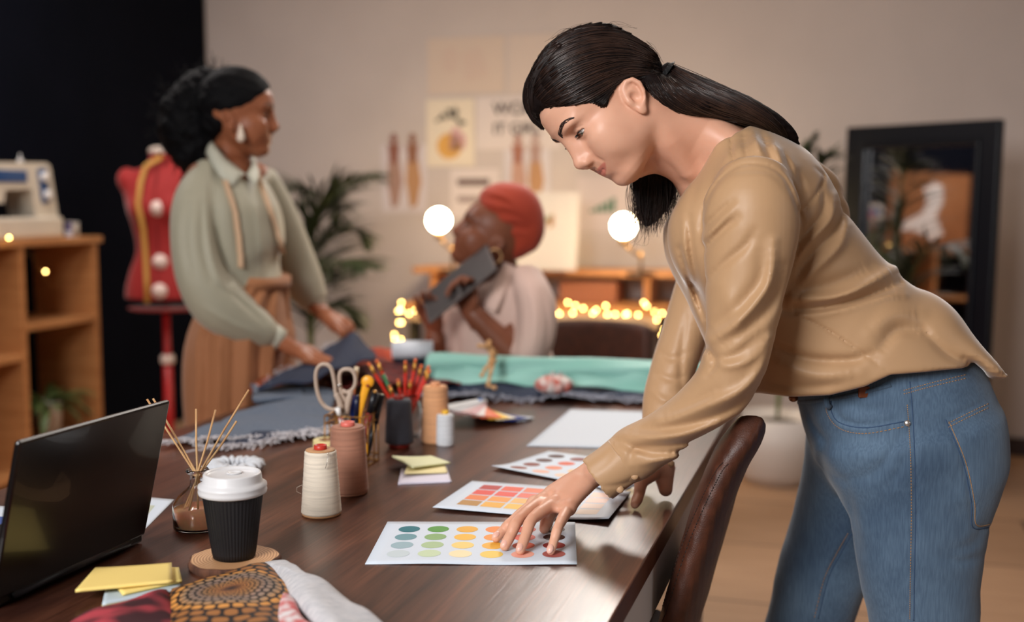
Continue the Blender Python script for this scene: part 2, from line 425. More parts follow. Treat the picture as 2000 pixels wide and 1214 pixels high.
        G.disp(*groove([(.078, s * .0175, .0150), (.083, s * .025, .0225), (.080, s * .036, .0225), (.072, s * .046, .0165)], .0016, .0016))   # crease
    # ears
    for s in (1, -1):
        def E(p, s=s): ca, sa = math.cos(.33), math.sin(.33); es = ear[2]; p = ((p[0] + .010) * es - .010, p[1] if p[1] < .07 else .07 + (p[1] - .07) * es, (p[2] - .005) * es + .005); return (p[0] * ca - p[2] * sa - .006 + ear[0], s * p[1], p[0] * sa + p[2] * ca + ear[1])
        O = [(.004, .070, .010), (.000, .074, .026), (-.010, .080, .035), (-.021, .084, .032), (-.027, .086, .020), (-.026, .085, .005), (-.020, .082, -.008), (-.012, .078, -.018)]
        G.add(ell(E((-.011, .0735, .008)), (.017, .0075, .027), [[math.cos(.33), 0, -math.sin(.33)], [0, 1, 0], [math.sin(.33), 0, math.cos(.33)]]), .004)
        G.add(chain([E(p) for p in O], [.0034, .0037, .0040, .0042, .0042, .0040, .0040, .0046]), .0045)
        G.add(ell(E((-.0085, .0775, -.0215)), (.0072, .0042, .0085)), .005)
        G.sub(ell(E((-.0085, .0880, .0030)), (.0088, .0125, .0115)), .004)
        G.disp(*groove([E(p) for p in [(-.006, .084, .024), (-.015, .086, .025), (-.020, .086, .012), (-.018, .084, -.002)]], .0030, .0026))
        G.add(ell(E((.003, .0760, .001)), (.0045, .0040, .0065)), .004)
    V, Q = G.mesh(2)
    return V, Q
def lip_mask(V, lips=1.0, smile=1.0):
    x, y, z = V[:, 0], V[:, 1], V[:, 2]; w = np.clip(1 - (np.abs(y) / .0280) ** 1.35, 0, 1); cup = -.0014 * np.exp(-(y / .0035) ** 2)
    top = -.0495 + .0030 * smile * (1 - w) + .0058 * lips * w ** .7 + cup; bot = -.0505 + .0025 * smile * (1 - w) - .0112 * lips * w ** .9
    d = np.minimum(np.minimum(top - z, z - bot), (.0280 - np.abs(y)) * .5); return np.where(x > .066, np.clip(.5 + d / .0016, 0, 1), 0).astype(np.float32)
def lip_material(m, col, rough=.32):
    """blend the lip colour into a skin material by the point attribute 'lip'"""
    nt = m.node_tree; N, L = nt.nodes, nt.links; b = N['Principled BSDF']; at_ = N.new('ShaderNodeAttribute'); at_.attribute_name = 'lip'
    src = b.inputs['Base Color'].links[0].from_socket; mx = N.new('ShaderNodeMix'); mx.data_type = 'RGBA'; L.new(at_.outputs['Fac'], mx.inputs[0]); L.new(src, mx.inputs[6]); mx.inputs[7].default_value = lin(col); L.new(mx.outputs[2], b.inputs['Base Color'])
    mr = N.new('ShaderNodeMapRange'); mr.inputs['To Min'].default_value = b.inputs['Roughness'].default_value; mr.inputs['To Max'].default_value = rough; L.new(at_.outputs['Fac'], mr.inputs[0]); L.new(mr.outputs[0], b.inputs['Roughness'])
def put_lips(o, mask):
    a = np.zeros(len(o.data.vertices), np.float32); a[:len(mask)] = mask; at_ = o.data.attributes.new('lip', 'FLOAT', 'POINT'); at_.data.foreach_set('value', a)
def head_matrix(px, py, Y, uimg, yaw, roll, s=1.0):
    """px,py,Y: where the point between the ears is; uimg: direction of the crown in the picture plane (right, up); yaw: turn of the face towards the camera"""
    c = at(px, py, Y); V_ = (c - Vector((0, 0, CAMZ))).normalized()      # viewing direction
    rt = V_.cross(Vector((0, 0, 1))).normalized(); up = rt.cross(V_)
    U = (rt * uimg[0] + up * uimg[1]).normalized(); sgn = uimg[2]                # +1 faces left of U, -1 faces right
    Fi = (U.cross(V_) * sgn).normalized()
    q = Matrix.Rotation(roll, 3, Fi); U = q @ U
    Fw = (Fi * math.cos(yaw) - V_ * math.sin(yaw)); Fw = (Fw - U * Fw.dot(U)).normalized(); Lf = U.cross(Fw)
    M = Matrix((( Fw.x, Lf.x, U.x, 0), (Fw.y, Lf.y, U.y, 0), (Fw.z, Lf.z, U.z, 0), (0, 0, 0, 1))).to_4x4()
    M = Matrix.Translation(c) @ M @ Matrix.Scale(s, 4); return M
def xf(V, M):
    M = np.array(M); return np.asarray(V) @ M[:3, :3].T + M[:3, 3]
# ---------------- the room ----------------
def wall_mat(name, col, c2=None):
    return mat(name, col, .9, noise=(3, c2 or col, (1, 1, 1), 3), bump=(60, .08, .004, (1, 1, 1)))
WALLW = wall_mat('white_plaster', (196, 184, 179), (192, 180, 175)); NAVY = wall_mat('navy_plaster', (5, 8, 18), (7, 10, 21)); NAVY.node_tree.nodes['Principled BSDF'].inputs['Specular IOR Level'].default_value = .1
BD = 6.03; LN = -3.67
struct(MB().box((.2, 0, 1.45), (7.9, .1, 2.9)).build('wall_back', WALLW, loc=R(0, BD + .05), rz=ROT))
struct(MB().box((0, 0, 1.45), (.1, 8.6, 2.9)).build('wall_left', NAVY, loc=R(LN - .05, 1.7), rz=ROT))
struct(MB().box((0, 0, 1.45), (.1, 8.6, 2.9)).build('wall_right', wall_mat('dark_taupe_plaster', (70, 60, 54)), loc=R(4.1, 1.7), rz=ROT))
struct(MB().box((.2, 0, 0), (7.9, 8.7, .08)).build('ceiling', wall_mat('ceiling_paint', (225, 218, 210)), loc=R(0, 1.7, 2.94), rz=ROT))
# floor: large brown wood-look tiles
fm = bpy.data.materials.new('wood_look_tile'); fm.use_nodes = True; nt = fm.node_tree; N, L = nt.nodes, nt.links; b = N['Principled BSDF']
tc = N.new('ShaderNodeTexCoord'); mp = N.new('ShaderNodeMapping'); L.new(tc.outputs['Object'], mp.inputs[0]); mp.inputs['Scale'].default_value = (.75, 1.62, 1)
br = N.new('ShaderNodeTexBrick'); L.new(mp.outputs[0], br.inputs[0]); br.inputs['Scale'].default_value = 1
br.inputs['Color1'].default_value = lin((192, 154, 122)); br.inputs['Color2'].default_value = lin((178, 142, 112)); br.inputs['Mortar'].default_value = lin((96, 74, 60))
br.inputs['Mortar Size'].default_value = .008; br.inputs['Brick Width'].default_value = 1.0; br.inputs['Row Height'].default_value = 1.0
mp2 = N.new('ShaderNodeMapping'); L.new(tc.outputs['Object'], mp2.inputs[0]); mp2.inputs['Scale'].default_value = (1, 9, 1)
n1 = N.new('ShaderNodeTexNoise'); n1.inputs['Scale'].default_value = 3; n1.inputs['Detail'].default_value = 6; L.new(mp2.outputs[0], n1.inputs[0])
mx = N.new('ShaderNodeMix'); mx.data_type = 'RGBA'; mx.blend_type = 'MULTIPLY'; mx.inputs[0].default_value = .5
rr = N.new('ShaderNodeValToRGB'); rr.color_ramp.elements[0].position = .3; rr.color_ramp.elements[1].position = .7; rr.color_ramp.elements[0].color = (.68, .64, .6, 1); rr.color_ramp.elements[1].color = (1, 1, 1, 1)
L.new(n1.outputs[0], rr.inputs[0]); L.new(br.outputs[0], mx.inputs[6]); L.new(rr.outputs[0], mx.inputs[7]); L.new(mx.outputs[2], b.inputs['Base Color'])
b.inputs['Roughness'].default_value = .55
struct(MB().box((.2, 0, -.04), (7.9, 8.7, .08)).build('floor', fm, loc=R(0, 1.7), rz=ROT))
struct(MB().box((.2, 0, .045), (7.6, .014, .09)).build('baseboard_back', mat('baseboard_dark', (58, 42, 40), .6), loc=R(0, BD - .007), rz=ROT))
WOOD = mat('pine_board', (196, 136, 84), .5, noise=(4, (176, 116, 68), (1, 1, 14), 5)); WOODH = mat('pine_board_flat', (200, 142, 90), .45, noise=(4, (178, 120, 72), (14, 1, 1), 5))
BLACK = mat('black_paint', (14, 15, 20), .4); BLACKM = mat('black_metal', (20, 20, 24), .35, metal=.6); STEEL = mat('brushed_steel', (178, 178, 182), .32, metal=.9)
def wallpt(px, py, d=BD - .004):
    r = ray(px, py); c = Vector((0, 0, CAMZ)); t = (d - c.dot(DH)) / r.dot(DH); p = c + r * t; return p.dot(NH), p.z
# ---------------- cube shelf by the dark wall ----------------
SN = -3.48; sh = thing('cube_shelf', 'tall open pine shelf unit with cubbies against the navy wall', 'shelf', R(SN, 3.9), ROT)
for y0 in (.56, .077, -.42, -.92, -1.42):
    MB().box((0, y0 - .014, .545), (.33, .028, 1.09), bev=.002).build('side_panel' if y0 in (.56, -1.42) else 'divider', WOOD, sh)
MB().box((0, -.43, 1.078), (.345, 2.04, .030), bev=.003).build('top_board', WOODH, sh)
for y0, y1, zs in ((.077, .546, (.72, .19)), (-.42, .049, (.60, .10)), (-.92, -.448, (.72, .19)), (-1.42, -.948, (.60, .10))):
    for z in zs: MB().box((0, (y0 + y1) / 2, z), (.325, y1 - y0, .026), bev=.002).build('shelf_board', WOODH, sh)
# sewing machine
CREAM = mat('cream_enamel', (214, 204, 186), .35); BLUE = mat('blue_plastic', (28, 74, 128), .35); WHITEP = mat('white_plastic', (232, 230, 228), .3)
sm = thing('sewing_machine', 'cream sewing machine with blue dial panel on top of the pine shelf', 'sewing machine', R(-3.46, 4.09, 1.094), ROT)
MB().box((0, 0, .045), (.19, .42, .09), bev=.012).build('base', CREAM, sm)
MB().prism([(-.21, .09), (.205, .09), (.155, .325), (.02, .335), (-.02, .325), (-.21, .315), (-.21, .235), (-.145, .225), (-.13, .2), (-.05, .2), (.03, .205), (.06, .17), (.06, .09)][0:1] + [(-.21, .0901)][0:0] + [(.06, .09), (.205, .09), (.165, .31), (.14, .325), (-.19, .318), (-.205, .30), (-.205, .13), (-.12, .13), (-.12, .20), (.05, .20)][0:0] + [(.205, .09), (.165, .31), (.14, .325), (-.19, .318), (-.21, .30), (-.21, .15), (-.13, .15), (-.12, .205), (.04, .21), (.06, .09)], -.07, .07,
           T=Matrix(((0, 0, 1, 0), (1, 0, 0, 0), (0, 1, 0, 0), (0, 0, 0, 1)))).build('body', CREAM, sm)
MB().box((.073, -.09, .262), (.006, .20, .05), bev=.003).build('blue_strip', BLUE, sm)
dp = MB().box((.073, .115, .225), (.006, .055, .15), T=Matrix.Rotation(.16, 3, 'X'), bev=.003).build('dial_panel', BLUE, sm)
for y, z in ((.108, .262), (.125, .185)): MB().lathe([(.02, 0), (.02, .012), (.014, .02), (.002, .02)], (.076, y, z), T=Matrix.Rotation(PI / 2, 3, 'Y')).build('dial', WHITEP, dp)
MB().lathe([(.012, 0), (.012, .012), (.003, .014), (.003, .035)], (0, .06, .325), 16).build('spool_pin', WHITEP, sm)
MB().lathe([(.018, 0), (.026, .006), (.026, .03), (.016, .034)], (0, .195, .24), 24, T=Matrix.Rotation(-PI / 2, 3, 'X')).build('hand_wheel', CREAM, sm)
def spool(loc, h, r, col, lab, rz=0):
    t = thing('thread_spool', lab, 'thread', loc, 0, 'thread spools on the pine shelf')
    MB().lathe([(r, 0), (r, .004), (r * .55, .005), (r * .55, h - .005), (r, h - .004), (r, h)], n=20).build('reel', WHITEP, t)
    MB().lathe([(r * .9, .005), (r * .95, h / 2), (r * .9, h - .005)], n=20).build('thread', mat('thread_%d_%d_%d' % col, col, .7, bump=(900, .5, .002, (.01, .01, 1))), t)
spool(R(-3.40, 4.375, 1.0935), .065, .017, (66, 42, 104), 'purple thread spool standing beside the sewing machine')
spool(R(-3.41, 4.432, 1.0935), .062, .017, (208, 196, 178), 'cream thread spool at the right end of the shelf top')
spool(R(-3.36, 4.325, 1.0935), .03, .016, (190, 190, 205), 'small pale lilac spool at the foot of the sewing machine')
# picture on the shelf seen in the mirror
pic = thing('canvas_picture', 'orange brown canvas with a white dress shape leaning on the wall above the shelf', 'picture', R(-3.60, 3.42, 1.0935), ROT)
MB().box((0, 0, .30), (.025, .66, .60)).build('canvas', mat('canvas_orange', (158, 104, 62), .8, noise=(3, (136, 84, 44), (1, 1, 1), 4)), pic)
MB().prism([(-.10, .50), (-.02, .53), (.02, .47), (.06, .50), (.02, .36), (.05, .28), (.20, .20), (.24, .14), (.10, .14), (-.03, .07), (-.13, .12), (-.06, .26), (-.11, .38)], .0126, .018,
           T=Matrix(((0, 0, 1, 0), (1, 0, 0, 0), (0, 1, 0, 0), (0, 0, 0, 1)))).build('dress_shape', mat('white_paint', (226, 220, 214), .7), pic)
# ---------------- plants ----------------
def leaf_mb(mb, base, dirv, ln, wd, droop, m=0, seg=6, side=None):
    d = Vector(dirv).normalized(); up = Vector((0, 0, 1)); sd = (side or d.cross(up)); sd = sd.normalized() if sd.length > .01 else Vector((1, 0, 0)); p = Vector(base); V = []; Fs = []
    for i in range(seg + 1):
        t = i / seg; w = wd * (math.sin(PI * min(.12 + t * .88, 1)) ** .8 if t < 1 else .02)
        nrm = sd.cross(d).normalized()
        V += [p - sd * w, p + nrm * w * .25, p + sd * w]
        d = (d + Vector((0, 0, -droop / seg)) * (1 + t)).normalized(); p = p + d * (ln / seg)
    for i in range(seg):
        a = 3 * i; Fs += [(a, a + 1, a + 4, a + 3), (a + 1, a + 2, a + 5, a + 4)]
    mb.add(V, Fs, m, True)
def frond(parent, P, ln0, col, n=46, seed=0, wid=.0085):
    ln0 *= 1.35
    """palm frond: rachis along P with hanging leaflets on both sides"""
    rg = random.Random(seed); C = [Vector(c) for c in crom([tuple(p) for p in P], 24)]
    st = MB().tube(C, [.007 * (1 - i / 30) for i in range(24)], 6); mb = MB()
    for i in range(n):
        t = .22 + .78 * i / (n - 1); k = min(int(t * 23), 22); u = t * 23 - k; p = C[k].lerp(C[k + 1], u); tg = (C[k + 1] - C[k]).normalized()
        for s in (-1, 1):
            sd = tg.cross(Vector((0, 0, 1))); sd = sd.normalized() if sd.length > .05 else Vector((1, 0, 0))
            dv = tg * .75 + sd * s * .8 + Vector((0, 0, rg.uniform(-.15, .25))); l = ln0 * math.sin(PI * (.18 + .8 * t)) * rg.uniform(.85, 1.1)
            leaf_mb(mb, p, dv, max(l, .03), wid, rg.uniform(.25, .6), side=(dv.cross(Vector((rg.uniform(-.3, .3), rg.uniform(-.3, .3), 1)))))
    o = st.build('frond', mat('palm_stem', (104, 112, 62), .5), parent); mb.build('leaflets', mat(*col), o)
PALM = ('palm_leaf', (58, 68, 42), .5)
def palm(px, Y, lab, fr, potr, poth, potm, pz=0, seed=0):
    b0 = Vector((at(px, 389, Y).x, Y, 0)); t = thing('potted_palm', lab, 'plant', b0)
    MB().lathe([(potr * .72, 0), (potr * .86, poth * .15), (potr * .97, poth * .55), (potr, poth), (potr * .94, poth), (potr * .9, poth * .9), (0.001, poth * .88)], n=48).build('pot', potm, t)
    MB().lathe([(potr * .9, poth * .86), (.001, poth * .93)], n=32).build('soil', mat('soil', (52, 38, 30), .95), t)
    for i, (pts, ln0) in enumerate(fr):
        P = [Vector((0, 0, poth * .9))] + [at(x, y, Y + dy) - b0 for x, y, dy in pts]; frond(t, P, ln0, PALM, seed=seed + i)
    return t
palm(606, 5.45, 'large potted palm with arching fronds between the standing woman and the left bulb lamp',
     [([(604, 560, .0), (603, 470, .0), (640, 395, .0), (690, 350, -.05), (750, 338, -.1)], .30), ([(606, 560, .02), (612, 460, .04), (628, 400, 0), (600, 368, -.05), (535, 366, -.1)], .27),
      ([(608, 600, 0), (625, 540, -.1), (668, 508, -.2), (745, 522, -.3)], .28), ([(600, 600, 0), (590, 520, .1), (570, 470, .1), (550, 480, .1)], .24),
      ([(607, 580, .05), (640, 470, .15), (690, 450, .2), (720, 480, .2)], .22), ([(600, 620, 0), (600, 560, -.1), (560, 560, -.2), (530, 620, -.25)], .24), ([(612, 640, 0), (625, 600, -.05), (680, 600, -.05), (705, 640, 0)], .2),
      ([(604, 560, .06), (608, 440, .12), (655, 400, .2), (668, 450, .25)], .2)], .15, .28, mat('terracotta_pot', (150, 110, 90), .7))
palm(1528, 5.05, 'potted palm in a wide white floor planter behind the leaning woman',
     [([(1540, 620, 0), (1545, 420, 0), (1560, 320, 0), (1592, 262, 0)], .2), ([(1535, 640, 0), (1580, 430, 0), (1600, 330, 0), (1625, 300, -.05)], .22),
      ([(1520, 640, 0), (1500, 470, .1), (1440, 420, .1), (1380, 460, .1)], .2), ([(1540, 640, 0), (1640, 500, -.1), (1700, 480, -.2), (1745, 520, -.3)], .22)], .19, .30, mat('white_ceramic_matte', (216, 206, 198), .5), seed=20)
pp = thing('potted_plant', 'leafy green plant in a small white pot inside the pine shelf cubby', 'plant', R(-3.42, 4.22, .2035), ROT)
MB().lathe([(.045, 0), (.060, .16), (.062, .165), (.055, .165), (.050, .14), (.001, .138)], n=32).build('pot', mat('white_pot', (214, 208, 198), .5), pp)
lf = MB(); rg = random.Random(5)
for i in range(34):
    a = rg.uniform(0, 6.28); e = rg.uniform(.2, 1.3)
    leaf_mb(lf, (math.cos(a) * .02, math.sin(a) * .02, .14), (math.cos(a), math.sin(a), e), rg.uniform(.14, .27), .019, rg.uniform(.5, 1.5), seg=7)
lf.build('leaves', mat('plant_leaf', (92, 108, 60), .45, noise=(12, (70, 92, 48), (1, 1, 1), 3)), pp)
# ---------------- mannequin ----------------
mc = at(318, 389, 4.95); mq = thing('dress_form', 'red dressmaker mannequin with white adjusting dials on a red stand', 'mannequin', (mc.x, mc.y, 0))
RED = mat('red_fabric', (152, 28, 26), .75, bump=(300, .15, .002, (1, 1, 1)), sheen=.3)
h = .006; G = Field((-.24, -.17, .72), (.24, .17, 1.52), h)
G.add(loft([(0, 0, .79, .165, .115), (0, 0, .86, .172, .118), (0, 0, .95, .150, .105), (0, .0, 1.04, .118, .088), (0, 0, 1.14, .132, .095), (0, -.008, 1.23, .155, .108), (0, 0, 1.32, .165, .090), (0, 0, 1.375, .130, .065), (0, 0, 1.41, .060, .052), (0, 0, 1.46, .052, .050)], up=(0, 1, 0), m=22, cap=0), .01)
for s in (1, -1): G.add(ell((s * .150, 0, 1.345), (.042, .055, .050)), .03); G.add(ell((s * .068, -.075, 1.22), (.055, .05, .055)), .03)
G.sub((lambda P: .795 - P[..., 2], ((-.3, -.2, .7), (.3, .2, .80))), .006)
V, Q = G.mesh(2); arr_mesh('torso', V, Q, RED, mq)
MB().lathe([(.055, 1.455), (.052, 1.475), (.03, 1.485), (.001, 1.487)], n=32).build('neck_cap', mat('neck_cap_cream', (214, 196, 182), .5), mq)
for z, y in ((1.222, -.118), (.995, -.103), (.872, -.122)):
    MB().lathe([(.032, 0), (.033, .008), (.022, .014), (.012, .026), (.001, .027)], (.01, y + .012, z), 28, T=Matrix.Rotation(PI / 2, 3, 'X')).build('dial', mat('dial_pale', (222, 198, 188), .5), mq)
gl = MB()
for x in (0, ): gl.tube([(x, -.052, 1.45), (x, -.085, 1.36), (x, -.112, 1.25), (x, -.1, 1.14), (x, -.094, 1.04), (x, -.11, .93), (x, -.118, .82)], .0025, 6)
gl.build('front_seam', mat('seam_dark_red', (104, 18, 20), .7), mq)
MB().tube([(0, 0, .80), (0, 0, .34)], .016, 16).tube([(0, 0, .56), (0, 0, .03)], .021, 16).build('pole', mat('red_metal', (168, 30, 30), .35), mq)
MB().lathe([(.026, 0), (.030, .01), (.030, .03), (.026, .04)], (0, 0, .545), 24).build('collar', mat('collar_cream', (224, 204, 192), .4), mq)
for k in range(4):
    a = PI / 4 + k * PI / 2; MB().tube([(0, 0, .06), (.14 * math.cos(a), .14 * math.sin(a), .045), (.27 * math.cos(a), .27 * math.sin(a), .012)], [.014, .012, .012], 10).build('leg', mat('red_metal'), mq)
ts = [(.02, -.062, 1.44), (-.045, -.075, 1.40), (-.062, -.098, 1.33), (-.064, -.136, 1.24), (-.052, -.115, 1.14), (-.050, -.102, 1.04), (-.042, -.120, .93), (-.040, -.128, .82)]
tag(MB().tube([Vector(p) for p in ts], .0115, 8, flat=(.12, 1, (0, -1, 0))).build('measuring_tape', mat('tape_yellow', (190, 138, 62), .6), loc=(mc.x, mc.y, 0)), 'yellow tape measure hanging down the front of the red mannequin', 'tape measure')
tag(MB().ball((0, 0, 0), (.035, .03, .03), 20).build('pin_cushion', mat('orange_felt', (206, 74, 30), .8), loc=at(376, 578, 4.84)), 'small orange pin cushion hanging at the hip of the red mannequin', 'pin cushion')
# ---------------- mirror ----------------
pl = Vector((.287 * 5.30, 5.30, 0)); pr = Vector((.4202 * 4.735, 4.735, 0)); wd = (pr - pl).length; ma = math.atan2((pr - pl).y, (pr - pl).x); H = 1.59
mi = thing('standing_mirror', 'tall black framed floor mirror behind the leaning woman reflecting a dark room', 'mirror', (pl + pr) / 2, ma); mi.rotation_euler.x = -.030
fr = MB(); wf = .085
for x in (-1, 1): fr.box((x * (wd / 2 - wf / 2), 0, H / 2), (wf, .045, H), bev=.008).box((x * (wd / 2 - wf - .006), -.018, H / 2), (.022, .03, H - 2 * wf), bev=.006)
for z in (wf / 2, H - wf / 2): fr.box((0, 0, z), (wd - .01, .044, wf), bev=.008)
for z in (wf + .006, H - wf - .006): fr.box((0, -.018, z), (wd - 2 * wf, .03, .022), bev=.006)
fr.build('frame', mat('black_lacquer', (7, 9, 18), .4, spec=.25), mi)
MB().box((0, .008, H / 2), (wd - 2 * wf + .02, .006, H - 2 * wf + .02)).build('mirror_glass', mat('mirror_glass', (235, 235, 238), .03, metal=1), mi)
for x in (-1, 1): MB().tube([(x * .25, .03, 1.2), (x * .25, .30, .01)], .012, 8).build('back_strut', BLACK, mi)
# ---------------- wall papers ----------------
def poster(name, lab, x0, y0, x1, y1, col, group=None, lift=0, cat='poster'):
    n0, z1 = wallpt((x0), (y0 + y0) / 2); n1, _ = wallpt(x1, y0); _, z0 = wallpt(x0, y1); w, h = n1 - n0, z1 - z0
    o = thing(name, lab, cat, R(n0, BD - .003 - lift, z0), ROT, group)
    MB().box((w / 2, 0, h / 2), (w, .002, h)).build('sheet', mat('sheet_%d_%d_%d' % col, col, .8), o)
    return o, w, h
FR = Matrix(((1, 0, 0, 0), (0, 0, 1, -.0022), (0, 1, 0, 0), (0, 0, 0, 1)))
def flat(o, name, polys, m):
    mb = MB()
    for k, p in enumerate(polys): mb.prism(p, -.0006 - .00005 * k, .0004, T=FR)
    return mb.build(name, m, o)
def disc(cx, cz, rx, rz_, n=28, a0=0): return [(cx + rx * math.cos(2 * PI * i / n), cz + rz_ * math.sin(2 * PI * i / n)) for i in range(n)]
def text(o, s, x, z, size, m, name='lettering'):
    c = bpy.data.curves.new(name, 'FONT'); c.body = s; c.size = size; c.extrude = .0004; c.offset = size * .018
    t = bpy.data.objects.new('tmp', c); SC.collection.objects.link(t); dg = bpy.context.evaluated_depsgraph_get(); me = bpy.data.meshes.new_from_object(t.evaluated_get(dg))
    me.transform(Matrix(((1, 0, 0, x), (0, 0, -1, -.0018), (0, 1, 0, z), (0, 0, 0, 1)))); bpy.data.objects.remove(t); me.materials.clear(); me.materials.append(m)
    q = bpy.data.objects.new(name, me); SC.collection.objects.link(q); q.parent = o; return q
INK = mat('black_ink', (38, 30, 32), .8); GREYINK = mat('grey_ink', (150, 132, 128), .8)
G_ = 'papers pinned on the back wall'
o, w, h = poster('poster', 'faint beige sketch poster at the top left of the wall papers', 835, 75, 985, 184, (205, 186, 172), G_)
flat(o, 'sketch', [disc(w * .3, h * .6, .05, .07), [(w * .5, h * .2), (w * .8, h * .3), (w * .7, h * .8), (w * .45, h * .7)]], mat('faint_pink', (203, 181, 168), .8))
poster('poster', 'blank pale beige sheet right of the faint sketch poster', 992, 68, 1095, 182, (204, 187, 176), G_)
o, w, h = poster('poster', 'cream art print of a yellow fruit with pink shadow and dark leaves', 833, 194, 926, 325, (222, 208, 188), G_, lift=.002)
flat(o, 'pink_shape', [[(w * .48, h * .22), (w * .80, h * .25), (w * .84, h * .42), (w * .72, h * .52), (w * .62, h * .60), (w * .50, h * .5)]], mat('print_pink', (204, 160, 160), .8))
flat(o, 'fruit', [disc(w * .48, h * .30, w * .26, h * .19)], mat('print_yellow', (212, 160, 84), .8))
flat(o, 'leaves', [[(w * a, h * b), (w * c, h * d), (w * e, h * f)] for a, b, c, d, e, f in ((.15, .66, .42, .80, .30, .68), (.42, .86, .50, .70, .56, .84), (.50, .72, .70, .84, .62, .70), (.6, .72, .86, .64, .70, .60), (.28, .80, .45, .74, .40, .68), (.56, .80, .62, .90, .66, .76))], mat('print_leaf', (52, 54, 50), .8))
o, w, h = poster('poster', 'pale lettered poster reading WORK IT GIRL behind the leaning woman', 930, 190, 1095, 292, (212, 200, 196), G_)
text(o, 'WORK', w * .20, h * .66, .095, INK); text(o, 'IT GIRL', w * .20, h * .29, .085, INK)
def fashion(o, x, z, s, c1, c2):
    flat(o, 'figure', [disc(x, z + .30 * s, .028 * s, .038 * s), [(x - .05 * s, z + .26 * s), (x + .05 * s, z + .26 * s), (x + .035 * s, z + .12 * s), (x - .035 * s, z + .12 * s)]], mat('fig_%d' % c1[0], c1, .8))
    flat(o, 'garment', [[(x - .045 * s, z + .14 * s), (x + .045 * s, z + .14 * s), (x + .07 * s, z - .02 * s), (x + .03 * s, z - .2 * s), (x - .02 * s, z - .22 * s), (x - .055 * s, z - .02 * s)]], mat('gar_%d' % c2[0], c2, .8))
o, w, h = poster('poster', 'sheet of two fashion figure drawings above the left bulb lamp', 745, 283, 832, 415, (206, 196, 198), G_)
fashion(o, w * .28, h * .50, .75, (140, 92, 78), (164, 130, 116)); fashion(o, w * .70, h * .50, .75, (142, 98, 76), (178, 134, 96))
o, w, h = poster('poster', 'small lettered sheet partly hidden behind the orange head wrap', 880, 330, 975, 425, (214, 202, 198), G_)
flat(o, 'lettering', [[(w * .14 + .0, h * .66), (w * .80, h * .66), (w * .80, h * .80), (w * .14, h * .80)]], mat('soft_ink', (110, 92, 88), .8)); flat(o, 'lettering', [[(w * .14, h * .32), (w * .70, h * .32), (w * .70, h * .44), (w * .14, h * .44)]], GREYINK)
o, w, h = poster('poster', 'sheet of two fashion figure drawings right of the orange head wrap', 985, 292, 1075, 405, (206, 198, 200), G_, lift=.002)
fashion(o, w * .30, h * .50, .7, (160, 108, 90), (190, 150, 132)); fashion(o, w * .68, h * .50, .7, (170, 140, 130), (182, 138, 100))
o, w, h = poster('poster', 'pale sheet with a small green bar chart near the right bulb lamp', 1128, 345, 1235, 450, (204, 190, 186), G_)
flat(o, 'bar_chart', [[(w * (.22 + .1 * i), h * .34), (w * (.30 + .1 * i), h * .34), (w * (.30 + .1 * i), h * (.40 + .055 * i)), (w * (.22 + .1 * i), h * (.38 + .055 * i))] for i in range(5)], mat('chart_green', (92, 124, 104), .8))
poster('poster', 'blank white sheet below the chart behind the turban', 1020, 420, 1118, 470, (208, 198, 194), G_)
# ---------------- desk with raised shelf ----------------
dk = thing('wooden_desk', 'pale wooden desk with black legs and a raised shelf by the back wall', 'desk', R(-1.545, 5.72), ROT)
MB().box((0, 0, .715), (1.38, .56, .03), bev=.003).build('desk_top', WOODH, dk)
MB().box((0, -.27, .67), (1.30, .02, .06)).build('apron', mat('desk_apron', (196, 170, 148), .6), dk)
for x in (-.62, .60):
    for y in (-.24, .24): MB().box((x, y, .35), (.05, .05, .70), bev=.003).build('leg', BLACK, dk)
MB().box((0, .10, .885), (1.42, .30, .030), bev=.003).build('raised_shelf', WOODH, dk)
for x in (-.60, .55): MB().box((x, .10, .80), (.03, .26, .14)).build('shelf_bracket', WOOD, dk)
tag(MB().box((0, 0, .055), (.30, .2, .11), bev=.006).build('wooden_box', mat('brown_box', (150, 92, 62), .6), loc=R(-1.30, 5.79, .7305), rz=ROT), 'brown wooden box under the raised desk shelf', 'box')
db = thing('drawing_board', 'white sketch board with small leaf drawings leaning behind the seated woman', 'drawing board', R(-1.52, 5.60, .901), ROT)
TB = Matrix.Rotation(-.16, 4, 'X')
q = MB(); q.box((0, 0, .2), (.36, .012, .40), bev=.002); q.V = [tuple(TB @ Vector(v)) for v in q.V]; q.build('board', mat('white_card', (196, 188, 184), .8), db)
q = MB()
for i in range(9): q.prism([(-.13 + .02 * i, .22 + .02 * math.sin(i * 2)), (-.105 + .02 * i, .235 + .02 * math.sin(i * 2)), (-.11 + .02 * i, .275 + .02 * math.sin(i)), (-.13 + .02 * i, .26)], -.0007, .0007, T=TB @ Matrix(((1, 0, 0, 0), (0, 0, 1, -.0072), (0, 1, 0, 0), (0, 0, 0, 1))), m=i % 2)
q.build('leaf_sketch', [mat('sketch_brown', (160, 116, 78), .8), mat('sketch_green', (120, 132, 108), .8)], db)
